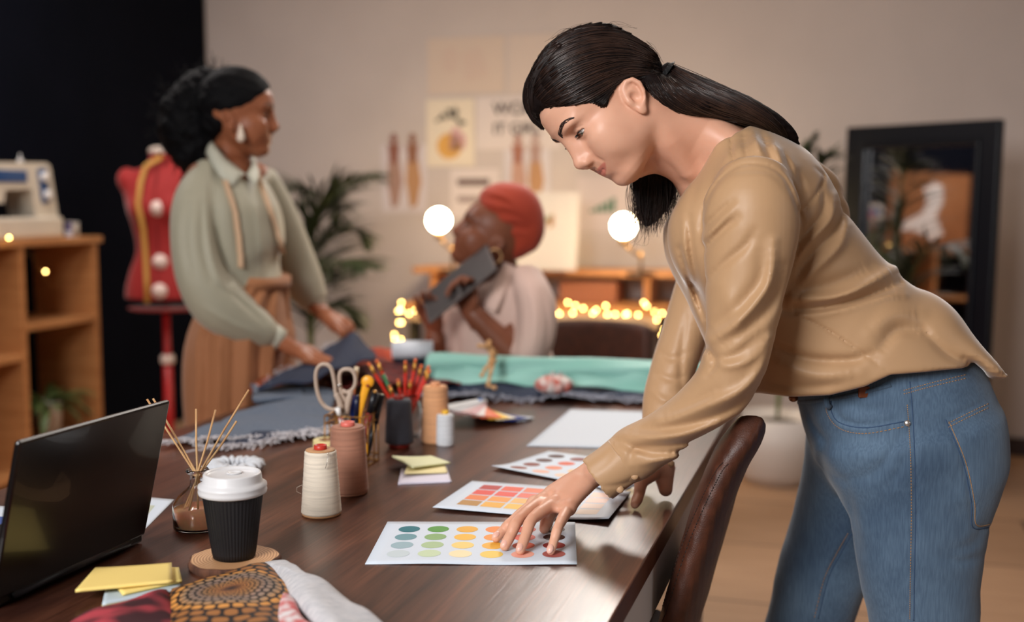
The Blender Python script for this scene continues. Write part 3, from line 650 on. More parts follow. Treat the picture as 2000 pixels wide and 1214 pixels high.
def lamp(px, py, Y, polepx, lab, zb):
    b = at(px, py, Y); p = at(polepx, py + 60, Y); t = thing('bulb_lamp', lab, 'lamp', (p.x, p.y, zb))
    MB().lathe([(.07, 0), (.07, .012), (.01, .018)], n=32).build('base', BLACKM, t)
    MB().tube([(0, 0, .015), (0, 0, p.z - zb + .02)], .007, 10).build('pole', mat('brass', (150, 112, 60), .4, metal=.7), t)
    r = b - Vector((p.x, p.y, zb)); MB().tube([(0, 0, p.z - zb), Vector((r.x, r.y, r.z - .09)) * .5 + Vector((0, 0, (p.z - zb) * .5 + .0)), (r.x, r.y, r.z - .085)], .007, 8).build('arm', mat('brass'), t)
    MB().lathe([(.018, 0), (.02, .03), (.016, .035)], (r.x, r.y, r.z - .092), 20).build('socket', mat('brass'), t)
    MB().ball(r, .056, 32).build('glass_globe', mat('glowing_bulb', (255, 240, 215), .3, emit=(255, 226, 176), estr=95), t)
lamp(857, 430, 5.66, 884, 'glowing round bulb lamp left of the seated woman\'s face', .9005)
lamp(1218, 441, 5.42, 1252, 'glowing round bulb lamp right of the orange head wrap below the woman\'s hair', .9005)
# ---------------- fairy lights ----------------
fl = thing('fairy_lights', 'string of warm fairy lights draped along the front edge of the desk', 'string lights', R(-1.545, 5.43, .70), ROT)
FLM = mat('fairy_bulb', (255, 230, 170), .4, emit=(255, 208, 120), estr=26)
path = [(778, 690), (775, 665), (777, 640), (775, 615), (782, 598), (800, 612), (840, 620), (900, 600), (960, 612), (1030, 600), (1090, 603), (1110, 600), (1140, 605), (1170, 602), (1200, 604), (1230, 606), (1262, 602), (1285, 612), (1300, 628), (1302, 650), (1294, 675), (1288, 700)]
pc = crom([(x, y, 0) for x, y in path], 50); Lp = [at(float(x), float(y), 5.43 + .0011 * (1300 - float(x)) * .6) for x, y, _ in pc]
iv = Matrix.Translation(fl.location) @ Matrix.Rotation(ROT, 4, 'Z'); iv = iv.inverted(); rg = random.Random(4)
MB().tube([iv @ p for p in Lp], .0015, 5).build('wire', mat('copper_wire', (150, 110, 60), .4, metal=.6), fl)
for i, p in enumerate(Lp):
    q = iv @ p + Vector((rg.uniform(-.022, .022), rg.uniform(-.01, .01), rg.uniform(-.028, .028)))
    if i == 0: bulb = MB().ball((0, 0, 0), .0062, 10).build('bulb', FLM, fl); bulb.location = q
    else: c = bulb.copy(); SC.collection.objects.link(c); c.parent = fl; c.location = q
s2 = thing('fairy_lights', 'thin strand of fairy lights trailing over the top cubby of the pine shelf', 'string lights', R(-3.30, 4.1, 1.0), ROT)
MB().tube([(0, -.3, .10), (.01, -.1, .02), (.0, .0, -.10), (-.05, .1, -.12), (-.08, .2, -.09), (-.05, .3, .0), (0, .33, .10)], .0012, 5).build('wire', mat('copper_wire'), s2)
for y, z in ((-.24, .105), (-.03, -.045)): MB().ball((.012, y, z), .005, 10).build('bulb', FLM, s2)
# ---------------- brown chair by the table head ----------------
LEA = mat('brown_leather', (80, 44, 30), .44, spec=.45, noise=(45, (62, 34, 24), (1, 1, 1), 6), bump=(520, .5, .0008, (1, 1, 1)))
def chair_far(loc, rz):
    c = thing('leather_chair', 'dark brown leather chair back standing empty right of the seated woman', 'chair', loc, rz)
    MB().grid(lambda u, v: ((u - .5) * .44, .05 * (1 - (2 * u - 1) ** 2) + .05 * v, .44 + v * (.335 + .02 * (1 - (2 * u - 1) ** 4))), 16, 10).build('backrest', LEA, c, solid=.045, sub=1)
    MB().box((0, -.2, .45), (.46, .44, .09), bev=.03).build('seat', LEA, c)
    for x in (-.19, .19):
        for y in (-.36, -.02): MB().tube([(x * 1.1, y * 1.05, 0), (x, y, .42)], [.012, .016], 10).build('leg', BLACK, c)
chair_far((at(1160, 389, 4.35).x, 4.35, 0), -.25)
# ---------------- the work table ----------------
TZ = .75; N0, N1, D0, D1 = -1.435, -.272, .92, 3.10
wm = bpy.data.materials.new('walnut_laminate'); wm.use_nodes = True; nt = wm.node_tree; N, L = nt.nodes, nt.links; b = N['Principled BSDF']
tc = N.new('ShaderNodeTexCoord'); mp = N.new('ShaderNodeMapping'); L.new(tc.outputs['Object'], mp.inputs[0]); mp.inputs['Scale'].default_value = (9, 1.0, 4)
mp.inputs['Rotation'].default_value = (0, 0, .03)
n1 = N.new('ShaderNodeTexNoise'); n1.inputs['Scale'].default_value = 1.6; n1.inputs['Detail'].default_value = 7; n1.inputs['Distortion'].default_value = .6; L.new(mp.outputs[0], n1.inputs[0])
mp2 = N.new('ShaderNodeMapping'); L.new(tc.outputs['Object'], mp2.inputs[0]); mp2.inputs['Scale'].default_value = (120, 3, 4)
n2 = N.new('ShaderNodeTexNoise'); n2.inputs['Scale'].default_value = 2; n2.inputs['Detail'].default_value = 4; L.new(mp2.outputs[0], n2.inputs[0])
r1 = N.new('ShaderNodeValToRGB'); e = r1.color_ramp.elements; e[0].position = .32; e[0].color = lin((52, 28, 21)); e[1].position = .68; e[1].color = lin((118, 73, 53)); L.new(n1.outputs[0], r1.inputs[0])
r2 = N.new('ShaderNodeValToRGB'); e = r2.color_ramp.elements; e[0].position = .35; e[0].color = (.45, .43, .43, 1); e[1].position = .6; e[1].color = (1, 1, 1, 1); L.new(n2.outputs[0], r2.inputs[0])
mx = N.new('ShaderNodeMix'); mx.data_type = 'RGBA'; mx.blend_type = 'MULTIPLY'; mx.inputs[0].default_value = .8; L.new(r1.outputs[0], mx.inputs[6]); L.new(r2.outputs[0], mx.inputs[7])
L.new(mx.outputs[2], b.inputs['Base Color']); b.inputs['Roughness'].default_value = .30; b.inputs['Specular IOR Level'].default_value = .42
bp = N.new('ShaderNodeBump'); bp.inputs['Strength'].default_value = .25; bp.inputs['Distance'].default_value = .0006; L.new(n2.outputs[0], bp.inputs['Height'])
n3 = N.new('ShaderNodeTexNoise'); n3.inputs['Scale'].default_value = 900; bp2 = N.new('ShaderNodeBump'); bp2.inputs['Strength'].default_value = .12; bp2.inputs['Distance'].default_value = .0004
L.new(tc.outputs['Object'], n3.inputs[0]); L.new(n3.outputs[0], bp2.inputs['Height']); L.new(bp.outputs[0], bp2.inputs['Normal']); L.new(bp2.outputs[0], b.inputs['Normal'])
tb = thing('work_table', 'long dark walnut work table with a steel frame that everyone gathers around', 'table', R((N0 + N1) / 2, (D0 + D1) / 2), ROT); wn, wdp = N1 - N0, D1 - D0
MB().box((0, 0, TZ - .0175), (wn, wdp, .035), bev=.0025).build('tabletop', wm, tb)
for x in (-1, 1): MB().box((x * (wn / 2 - .018), 0, TZ - .035 - .04), (.03, wdp - .06, .078), bev=.002).build('side_rail', mat('silver_rail', (214, 212, 212), .45), tb)
for y in (-1, 1): MB().box((0, y * (wdp / 2 - .05), TZ - .035 - .04), (wn - .08, .03, .078), bev=.002).build('cross_rail', STEEL, tb)
for x in (-1, 1):
    for y in (-.95, .32): MB().box((x * (wn / 2 - .04), y, .318), (.055, .055, .636), bev=.004).build('leg', mat('grey_steel_leg', (150, 148, 150), .4, metal=.4), tb)
# ---------------- things on the table ----------------
def P2(px, py, z=TZ): v = on(px, py, z); return (v.x, v.y)
def sheet(name, lab, cat, cs, col=(206, 217, 230), z=TZ + .0006, lift=None, group=None, patt=None, th=.0007):
    """paper with corners cs (pixels) TL,TR,BR,BL; lift = function(u,v) -> height"""
    C = [Vector((*P2(x, y), 0)) for x, y in cs]; o0 = (C[0] + C[1] + C[2] + C[3]) / 4; C = [c - o0 for c in C]; lift = lift or (lambda u, v: 0)
    def f(u, v, dz=0): p = (C[0] * (1 - u) + C[1] * u) * (1 - v) + (C[3] * (1 - u) + C[2] * u) * v; return Vector((p.x, p.y, lift(u, v) + dz))
    mb = MB().grid(lambda u, v: f(u, v), 16, 12); ms = [mat('paper_%d_%d_%d' % col, col, .62, spec=.35)]
    o = mb.build(name, ms, None, (o0.x, o0.y, z), solid=th)
    if patt:
        pm = MB(); mats = []; idx = {}
        for kind, u, v, ru, rv, c in patt:
            if c not in idx: idx[c] = len(mats); mats.append(mat('ink_%d_%d_%d' % c, c, .6, spec=.3))
            if kind == 'o': pts = [(u + ru * math.cos(a), v + rv * math.sin(a)) for a in [2 * PI * i / 28 for i in range(28)]]
            else: pts = [(u - ru + 2 * ru * i / 4, v - rv) for i in range(5)] + [(u + ru - 2 * ru * i / 4, v + rv) for i in range(5)]
            V = [f(a, b_, .0006) for a, b_ in pts] + [f(u, v, .0006)]; n = len(pts)
            pm.add(V, [((i + 1) % n, i, n) for i in range(n)], idx[c])
        pm.build('swatches', mats, o)
    tag(o, lab, cat, group); return o
cols6 = [[(16, 106, 118), (84, 148, 62), (228, 170, 62), (240, 140, 72), (206, 80, 60), (58, 24, 24)], [(104, 148, 158), (134, 170, 112), (240, 184, 74), (236, 152, 74), (224, 92, 70), (66, 28, 26)],
         [(148, 176, 186), (168, 192, 148), (240, 206, 122), (236, 176, 68), (216, 112, 92), (142, 48, 44)], [(192, 206, 212), (194, 212, 176), (242, 222, 178), (236, 200, 96), (240, 170, 150), (166, 86, 80)]]
PT = [('o', .135 + .151 * j, .20 + .195 * i, .056, .080, cols6[i][j]) for i in range(4) for j in range(6)]
sheet('colour_chart', 'white colour chart of blue green yellow and red circles under the woman\'s fingers', 'paper', [(757, 1019), (1123, 1020), (1127, 1104), (713, 1102)], patt=PT, lift=lambda u, v: .0015 * math.sin(u * 5) ** 2 * v)
sq = [[(180, 62, 58), (226, 100, 76), (228, 130, 100), (236, 160, 136), (240, 196, 176), (240, 214, 200)], [(222, 82, 72), (226, 92, 80), (228, 120, 104), (238, 170, 150), (242, 200, 184), (238, 212, 200)],
      [(228, 128, 74), (238, 158, 84), (236, 184, 116), (240, 200, 160), (236, 214, 190), (236, 216, 204)], [(180, 134, 72), (232, 174, 74), (236, 190, 92), (236, 206, 150), (232, 212, 184), (230, 214, 200)]]  # pale right columns: glare on the sheet is put into the inks
PT = [('s', .165 + .137 * j, .20 + .19 * i, .061, .082, sq[i][j]) for i in range(4) for j in range(6)]
sheet('colour_chart', 'colour chart of red to ochre squares under the woman\'s wrist', 'paper', [(922, 941), (1232, 962), (1189, 1023), (845, 997)], patt=PT, z=TZ + .002, lift=lambda u, v: .010 * max(0, u - .7) ** 2 * 8 * v + .004 * (1 - u) * v)
cc = [[(72, 34, 34), (80, 40, 38), (128, 62, 54), (140, 82, 74)], [(126, 52, 46), (214, 100, 76), (224, 140, 110), (232, 180, 160)], [(232, 140, 78), (236, 160, 90), (238, 190, 130), (236, 204, 180)], [(238, 180, 130), (240, 190, 150), (240, 204, 170), (240, 214, 196)], [(240, 200, 120), (240, 200, 150), (240, 210, 170), (238, 220, 200)]]
PT = [('o', .17 + .165 * (3 - j) * 1.32, .14 + .18 * i, .078, .060, cc[i][j]) for i in range(5) for j in range(4)]
sheet('colour_chart', 'colour chart of dark red and orange circles turned at an angle behind the wrist', 'paper', [(960, 917), (1072, 881), (1322, 914), (1210, 960)], patt=PT, lift=lambda u, v: .012 * max(0, .4 - u) ** 2 * 4 * (1 - v))
sheet('paper_sheet', 'large blank white sheet lying near the leaning woman\'s elbow', 'paper', [(1114, 800), (1300, 806), (1262, 878), (1028, 872)], col=(196, 204, 214), lift=lambda u, v: .001)
sheet('paper_sheet', 'white printed sheet with a pale green block behind the laptop lid', 'paper', [(215, 965), (340, 976), (283, 1034), (190, 1040)], patt=[('s', .55, .45, .25, .2, (186, 194, 176)), ('s', .45, .75, .25, .08, (176, 190, 204))])
sheet('paper_sheet', 'white printed sheet with a blue block at the left edge beyond the laptop', 'paper', [(-60, 985), (28, 990), (18, 1045), (-75, 1040)], patt=[('s', .75, .6, .2, .2, (60, 84, 150))])
# sticky notes
def note_stack(lab, group, layers, z0=TZ + .0005, cat='sticky notes'):
    """layers: (pixel corners, colour, curl)"""
    for k, (cs, col, curl) in enumerate(layers):
        sheet('sticky_note', lab[k], cat, cs, col=col, z=z0 + .0045 * k, lift=(lambda u, v, c=curl, k=k: .0012 + c * ((1 - u) ** 2) * .014 + abs(c) * .004 * math.sin(u * 3) * v), group=group, th=.0035)
note_stack(['lilac sticky pad at the bottom of the small stack', 'yellow sticky pad in the middle of the small stack', 'pale green sticky note with a curled edge on the small stack'], 'sticky notes beside the small white spool',
           [([(784, 917), (872, 914), (882, 942), (777, 947)], (218, 214, 230), 0), ([(800, 908), (866, 905), (874, 928), (790, 934)], (238, 224, 168), .25), ([(766, 909), (842, 901), (880, 915), (806, 931)], (226, 228, 184), .55)])
note_stack(['yellow sticky pad at the bottom of the pile by the laptop', 'pale blue sticky pad in the pile by the laptop', 'cream sticky pad under the top note by the laptop', 'large yellow sticky note on top of the pile by the laptop'], 'sticky notes beside the laptop',
           [([(214, 1140), (352, 1128), (352, 1158), (196, 1196)], (240, 216, 120), 0), ([(212, 1134), (350, 1126), (354, 1160), (200, 1190)], (180, 196, 206), 0), ([(200, 1130), (350, 1124), (356, 1150), (240, 1176)], (238, 214, 128), 0), ([(187, 1134), (336, 1121), (338, 1158), (148, 1180)], (240, 212, 128), .15)])
# ---------------- coffee cup on its wood slice ----------------
c = on(458, 1103); cz = TZ
cs_ = thing('wood_slice_coaster', 'round wood slice coaster with bark under the coffee cup', 'coaster', (c.x, c.y, cz))
def wob(a): return .0605 * (1 + .035 * math.sin(2 * a + 1) + .02 * math.sin(5 * a) + .012 * math.sin(11 * a))
rm = bpy.data.materials.new('wood_rings'); rm.use_nodes = True; nt = rm.node_tree; N, L = nt.nodes, nt.links; b = N['Principled BSDF']; tc = N.new('ShaderNodeTexCoord')
w_ = N.new('ShaderNodeTexWave'); w_.wave_type = 'RINGS'; w_.rings_direction = 'Z'; w_.inputs['Scale'].default_value = 75; w_.inputs['Distortion'].default_value = 2.5; w_.inputs['Detail Scale'].default_value = .4; w_.inputs['Detail'].default_value = 2
L.new(tc.outputs['Object'], w_.inputs[0]); r = N.new('ShaderNodeValToRGB'); r.color_ramp.elements[0].color = lin((160, 112, 74)); r.color_ramp.elements[1].color = lin((206, 162, 118)); L.new(w_.outputs[0], r.inputs[0]); L.new(r.outputs[0], b.inputs['Base Color']); b.inputs['Roughness'].default_value = .6
mb = MB(); n = 90; V = []
for r_, z in ((.97, .0), (1.0, .003), (1.005, .009), (.98, .0115), (.955, .012)):
    for i in range(n): a = 2 * PI * i / n; q = wob(a) * r_ * (1 + .012 * math.sin(i * 2.3) * (1 if r_ > .97 else 0)); V.append((q * math.cos(a), q * math.sin(a), z))
mb.add(V, [(k * n + i, k * n + (i + 1) % n, (k + 1) * n + (i + 1) % n, (k + 1) * n + i) for k in range(4) for i in range(n)], 0); mb.build('bark', mat('bark', (104, 66, 46), .85, noise=(60, (70, 42, 30), (1, 1, .3), 4), bump=(120, .8, .003, (1, 1, .3))), cs_)
mb = MB(); V = [(wob(2 * PI * i / n) * .956 * math.cos(2 * PI * i / n), wob(2 * PI * i / n) * .956 * math.sin(2 * PI * i / n), .0121) for i in range(n)] + [(0, 0, .0121)]
mb.add(V, [(i, (i + 1) % n, n) for i in range(n)], 0, False); mb.build('cut_face', rm, cs_)
cc_ = thing('coffee_cup', 'black ribbed paper coffee cup with a white lid on the wood slice', 'cup', (c.x, c.y, cz + .0122))
n = 192; mb = MB(); V = []; PR = [(.0285, 0), (.0290, .003), (.0415, .093), (.0415, .097)]
PR = [(lerp(.0288, .0418, t), .001 + .095 * t) for t in np.linspace(0, 1, 12)]
for k, (r_, z) in enumerate(PR):
    for i in range(n): a = 2 * PI * i / n; q = r_ + (.0007 * math.cos(48 * a) if 0 < k < 11 else 0); V.append((q * math.cos(a), q * math.sin(a), z))
mb.add(V, [(k * n + i, k * n + (i + 1) % n, (k + 1) * n + (i + 1) % n, (k + 1) * n + i) for k in range(11) for i in range(n)] + [tuple(range(n))[::-1]], 0); mb.build('sleeve', mat('black_card', (16, 16, 20), .55), cc_)
MB().lathe([(.0425, .090), (.0465, .092), (.0472, .096), (.0462, .0985), (.0472, .101), (.0470, .104), (.0425, .1065), (.0405, .110), (.0398, .118), (.0385, .1205), (.0365, .1205), (.0350, .1185), (.0330, .1165), (.0200, .1160), (.001, .1162)], n=64).build('lid', mat('lid_white', (208, 208, 210), .35), cc_)
MB().lathe([(.0105, .1164), (.011, .118), (.0085, .118), (.008, .1166)], (.0, .012, 0), 24).build('sip_tab', mat('lid_white'), cc_)
# ---------------- reed diffuser ----------------
c = on(389, 1029); rd = thing('reed_diffuser', 'round clear glass reed diffuser with peach liquid and wooden reeds', 'diffuser', (c.x, c.y, TZ))
GL = mat('clear_glass', (250, 250, 250), .02, trans=1, ior=1.45, spec=.5)
out = [(.030, .0), (.0385, .001), (.0395, .004), (.0395, .034), (.038, .040), (.030, .052), (.0165, .063), (.0125, .068), (.0120, .084), (.0165, .087), (.0185, .090), (.0165, .093)]
inn = [(.0150, .0915), (.0105, .085), (.0105, .068), (.0145, .0615), (.028, .050), (.036, .039), (.0375, .034), (.0375, .006), (.034, .003), (.001, .003)]
MB().lathe(out + inn, n=64).build('bottle', GL, rd)
MB().lathe([(.001, .0032), (.034, .0032), (.0373, .0062), (.0373, .0330), (.001, .0332)], n=48).build('liquid', mat('peach_liquid', (232, 168, 126), .1, sss=.6, scale=.03, coat=.5), rd)
RE = mat('reed', (214, 176, 128), .7, noise=(50, (178, 130, 84), (1, 1, .3), 3))
for k, (tx, ty, bx, dy) in enumerate([(287, 779, 1.2, .0), (299, 778, .6, .03), (383, 798, .0, .02), (421, 800, -.2, .05), (486, 761, -.7, .02), (462, 822, -.9, .0)]):
    t = at(tx, ty, c.y + dy) - Vector((c.x, c.y, TZ)); bt = Vector((.015 * bx, .012 * math.sin(k * 2), .006)); nk = Vector((-.006 * bx + .0, .004 * math.cos(k), .088))
    # straight stick through the neck: aim from the neck to the tip and carry on down
    dr = (nk - t).normalized(); bt = nk + dr * (.080 / max(.3, -dr.z)); bt = Vector((max(-.03, min(.03, bt.x)), max(-.03, min(.03, bt.y)), .006))
    md = (t + nk) / 2 + Vector((.003 * math.sin(k * 3), 0, 0)); MB().tube([bt, nk, md, t], .00165, 8).build('reed', RE, rd)
# white scrunchie behind
mb = MB(); 
def scr(u, v):
    a = 2 * PI * u; b_ = 2 * PI * v; rr = .011 * (1 + .25 * math.sin(a * 17) + .15 * math.sin(a * 29 + b_ * 2)); R_ = .034
    return ((R_ + rr * math.cos(b_)) * math.cos(a) * 1.15, (R_ + rr * math.cos(b_)) * math.sin(a), .0115 + .8 * rr * math.sin(b_))
mb.grid(scr, 150, 14); c2 = on(455, 925); tag(mb.build('scrunchie', mat('white_cotton', (206, 210, 216), .85, bump=(200, .5, .002, (1, 1, 1))), loc=(c2.x, c2.y + .02, TZ + .0005)), 'crumpled white scrunchie lying behind the reed diffuser', 'scrunchie')
# ---------------- laptop ----------------
h0 = on(280, 1060); hd = (Vector((*P2(0, 1188), 0)) - Vector((*P2(280, 1060), 0))).normalized(); LW = .305
lt = thing('laptop', 'open black laptop seen from behind its glossy lid at the left', 'laptop', (h0.x + hd.x * LW / 2, h0.y + hd.y * LW / 2, TZ), math.atan2(hd.y, hd.x))
LID = mat('laptop_black', (15, 12, 13), .28, coat=.3); tilt = math.radians(14)     # local x along hinge towards the camera, local +y away from the user
TL = Matrix.Rotation(-tilt, 3, 'X'); oo = (Vector((*P2(300, 1000), 0)) - h0); sgn = 1
mb = MB(); lidh = .212
sy = 1 if Vector((math.cos(lt.rotation_euler.z + PI / 2), math.sin(lt.rotation_euler.z + PI / 2), 0)).dot(NH) > 0 else -1
TL = Matrix.Rotation(-tilt * sy, 3, 'X')
mb.box(TL @ Vector((0, 0, lidh / 2)) + Vector((0, 0, .014)), (LW, .009, lidh), T=TL, bev=.004); mb.build('lid', LID, lt)
MB().box(TL @ Vector((0, -sy * .0052, lidh / 2)) + Vector((0, 0, .014)), (LW - .02, .001, lidh - .024), T=TL).build('screen', mat('screen_glass', (10, 12, 18), .08, emit=(120, 140, 170), estr=.25), lt)
MB().box((0, -sy * .115, .0105), (LW, .23, .017), bev=.004).build('base', LID, lt)
MB().box((0, -sy * .085, .0195), (LW - .04, .10, .0015), bev=.0005).build('keyboard', mat('keys_black', (24, 24, 26), .6), lt)
MB().tube([(-LW * .38, 0, .012), (LW * .38, 0, .012)], .007, 12).build('hinge', mat('hinge_black', (24, 22, 24), .4), lt)
# ---------------- thread cones ----------------
def cone_thread(px, py, rb, rt, h, col, lab, tubec, topc=None, base=None, name='thread_cone', neck=True, group='thread cones'):
    c = on(px, py); t = thing(name, lab, 'thread', (c.x, c.y, TZ), 0, group); zb = .006; ht = h
    if base: MB().lathe([(rb * .72, 0), (rb * .72, .006), (rb * .6, .012)], n=40).build('foot', mat('cone_foot_%d' % base[0], base, .5), t); zb = .010
    else: MB().lathe([(rb * .90, 0), (rb * .97, .002), (rb * .97, .005), (rb * .8, .007)], n=48).build('base_ring', mat('cone_base_%d' % (topc or col)[0], topc or col, .7), t); zb = .004
    n = 64; prof = [(rb * .96, zb)] + [(lerp(rb, rt, u) + .0003 * math.sin(u * 90), zb + .002 + (ht - zb - .004) * u) for u in np.linspace(0, 1, 36)] + [(rt * .95, ht), (rt * .45, ht + .0005)]
    MB().lathe(prof, n=n).build('thread', mat('yarn_%d_%d_%d' % col, col, .75, bump=(420, .5, .0010, (.3, .3, 4.5)), noise=(60, tuple(int(v * .92) for v in col), (.3, .3, 6), 4), sheen=.2), t)
    if neck:
        MB().lathe([(rt * .93, ht + .0003), (rt * .93, ht + .0016), (rt * .5, ht + .0022)], n=40).build('top_ring', mat('cone_top_%d' % (topc or col)[0], topc or col, .7), t)
        MB().lathe([(rt * .42, ht), (rt * .40, ht + .009), (rt * .33, ht + .0095), (rt * .30, ht + .002), (.001, ht + .001)], n=32).build('tube_end', mat('tube_%d_%d' % (tubec[0], tubec[1]), tubec, .4), t)
    return t
tc1 = cone_thread(628, 1004, .0325, .0255, .106, (228, 216, 198), 'cream thread cone with a red tube in front of the brown one', (188, 56, 44), (186, 140, 98))
MB().tube([(.014, -.022, .107), (.0165, -.0262, .104), (.0145, -.0285, .090), (.012, -.0290, .083)], .0005, 6).build('needle', mat('needle_steel', (200, 196, 190), .25, metal=.9), tc1)
MB().tube([(-.028, -.012, .052), (-.037, -.012, .048), (-.0375, -.012, .041), (-.030, -.014, .038)], .00025, 5).build('loose_thread', mat('yarn_228_216_198'), tc1)
cone_thread(681, 962, .0345, .0298, .117, (166, 116, 94), 'tall brown thread cone with a pink tube behind the cream one', (214, 110, 98), (166, 118, 96))
cone_thread(780, 872, .0300, .0258, .098, (62, 64, 74), 'charcoal grey thread cone on a red base in front of the pencils', (150, 40, 30), None, base=(140, 36, 26))
cone_thread(851, 862, .0300, .0255, .118, (222, 164, 118), 'peach orange thread cone standing behind the small white spool', (212, 150, 108), None)
tw = cone_thread(870, 868, .0195, .0180, .063, (216, 220, 226), 'small white thread spool with a yellow tip beside the peach cone', (228, 180, 50), (224, 226, 230))
# roll of tape behind the brown cone
c = on(640, 905); tr = thing('tape_roll', 'standing pale yellow tape roll half hidden behind the brown thread cone', 'tape', (c.x, c.y, TZ))
MB().lathe([(.016, 0), (.027, 0), (.0275, .001), (.0275, .047), (.027, .048), (.016, .048), (.016, 0)], n=48).build('tape', mat('pale_yellow_tape', (226, 210, 150), .5), tr)
MB().lathe([(.014, 0), (.016, 0), (.016, .048), (.014, .048), (.014, 0)], n=40).build('core', mat('cardboard', (160, 124, 92), .8), tr)
# ---------------- gold wire basket with scissors, cutter and pens ----------------
WG = mat('gold_wire', (176, 128, 66), .35, metal=.8); c = on(688, 904); wb = thing('wire_basket', 'square gold wire basket holding scissors, knife and pens', 'basket', (c.x, c.y, TZ), ROT)
bw, bd, bh = .040, .036, .098
for z in (.0015, .015, .083, bh): MB().tube([(-bw, -bd, z), (bw, -bd, z), (bw, bd, z), (-bw, bd, z)], .0014, 6, closed=True).build('ring', WG, wb)
for x in (-1, -.33, .33, 1):
    for y in (-1, 1): MB().tube([(x * bw, y * bd, 0), (x * bw, y * bd, bh)], .0013, 6).build('upright', WG, wb)
for x in (-1, 1):
    for y in (-.4, .4): MB().tube([(x * bw, y * bd, 0), (x * bw, y * bd, bh)], .0013, 6).build('upright', WG, wb)
mb = MB()
for i in range(5): mb.tube([((-1 + i * .5) * bw, -bd, .0015), ((-1 + i * .5) * bw, bd, .0015)], .0012, 6)
mb.build('base_wires', WG, wb)
def T3(px, py, dy=0): return at(px, py, c.y + dy) - Vector((c.x, c.y, TZ))
# scissors (handles up)
GRY = mat('beige_grip', (178, 158, 142), .45); sc = thing('scissors', 'beige handled fabric scissors standing blades down in the gold wire basket', 'scissors', (c.x, c.y, TZ))
Y0 = -.004
P = [T3(x, y, Y0) for x, y in [(657, 800), (640, 797), (626, 782), (618, 755), (617, 728), (624, 714), (636, 711), (647, 720), (653, 745), (656, 768), (663, 782), (667, 800)]]
MB().tube(crom([tuple(p) for p in P[:-1]] , 40), .0042, 10, closed=False, flat=(1, .95, (0, 1, 0))).tube(crom([tuple(P[9]), tuple(P[10]), tuple(P[11])], 8), [.006, .006, .006, .0062, .0064, .0066, .0068, .0068], 10).build('handle', GRY, sc)
P = [T3(x, y, Y0 + .006) for x, y in [(680, 790), (667, 768), (663, 745), (664, 728), (672, 721), (685, 722), (693, 732), (694, 748), (688, 760), (677, 766), (668, 762)]]
MB().tube(crom([tuple(p) for p in P], 36), .0042, 10, flat=(1, .95, (0, 1, 0))).tube(crom([tuple(T3(686, 762, Y0 + .006)), tuple(T3(680, 785, Y0 + .006)), tuple(T3(676, 808, Y0 + .006))], 8), [.005, .006, .0065, .0068, .0068, .0066, .0064, .006], 10).build('handle', GRY, sc)
MB().tube([T3(659, 752, Y0), T3(666, 752, Y0)], .003, 8).build('stopper', mat('needle_steel'), sc)
a, b_ = T3(668, 800, Y0), T3(679, 900, Y0); a2 = T3(677, 806, Y0 + .006)
MB().tube([a, a.lerp(b_, .5), b_], [.0065, .006, .002], 8, flat=(.25, 1, (0, -1, 0))).build('blade', mat('needle_steel'), sc)
MB().tube([a2, a2.lerp(b_, .5), b_ + Vector((0, .004, 0))], [.0065, .006, .002], 8, flat=(.25, 1, (0, -1, 0))).build('blade', mat('needle_steel'), sc)
def stick(name, lab, cat, top, bot, rr, mats, dy=0, dyb=0, flat=None, n=12, group=None):
    """mats: list of (fraction start, fraction end, part name, material, radius factor)"""
    t = thing(name, lab, cat, (c.x, c.y, TZ), 0, group); A, B = T3(*top, dy), T3(*bot, dyb); B.z = max(B.z, .006)
    for f0, f1, nm, m, k in mats: MB().tube([A.lerp(B, f0), A.lerp(B, f1)], rr * k, n, flat=flat).build(nm, m, t)
    return t
YEL = mat('yellow_plastic', (240, 168, 40), .35)
cu = thing('rotary_cutter', 'yellow round-headed rotary cutter standing in the gold wire basket', 'cutter', (c.x, c.y, TZ))
MB().tube(crom([tuple(T3(718, 744, .012)), tuple(T3(714, 758, .012)), tuple(T3(707, 785, .012)), tuple(T3(700, 820, .012)), tuple(T3(705, 850, .012)), tuple(T3(714, 876, .012)), tuple(T3(712, 893, .012))], 24),
          [.0095 - .0045 * min(1, i / 12) + (.002 * math.sin(i * .5) if i > 14 else 0) for i in range(24)], 14, flat=(.4, 1, (0, -1, 0))).ball(T3(718, 745, .012), (.0125, .005, .0125), 24).build('handle', YEL, cu)
MB().ball(T3(718, 753, .006), (.0035, .002, .0035), 12).build('screw', mat('screw_brown', (150, 60, 30), .4), cu)
stick('marker_pen', 'black capped dark red marker leaning in the gold wire basket', 'pen', (733, 762), (704, 880), .0072, [(0, .04, 'cap_end', WG, .6), (.04, .36, 'cap', mat('marker_black', (16, 18, 26), .35), 1.05), (.36, 1, 'barrel', mat('marker_red', (128, 44, 40), .4), .9)], 0, .012)
stick('marker_pen', 'second black capped marker tucked behind the dark red one', 'pen', (745, 770), (716, 890), .0065, [(0, .45, 'cap', mat('marker_black'), 1.05), (.45, 1, 'barrel', mat('marker_black'), .9)], .022, .02)
stick('pen', 'bright blue ballpoint pen standing in the gold wire basket', 'pen', (686, 768), (692, 880), .0042, [(0, .5, 'cap', mat('pen_blue', (24, 70, 190), .3), 1.1), (.5, 1, 'barrel', mat('pen_blue'), .9)], .018, .018)
stick('pen', 'dark blue pen with a black grip in the wire basket', 'pen', (697, 772), (693, 890), .0048, [(0, .3, 'cap', mat('pen_navy', (22, 30, 60), .3), 1.1), (.3, 1, 'barrel', mat('marker_black'), 1)], .008, .01)
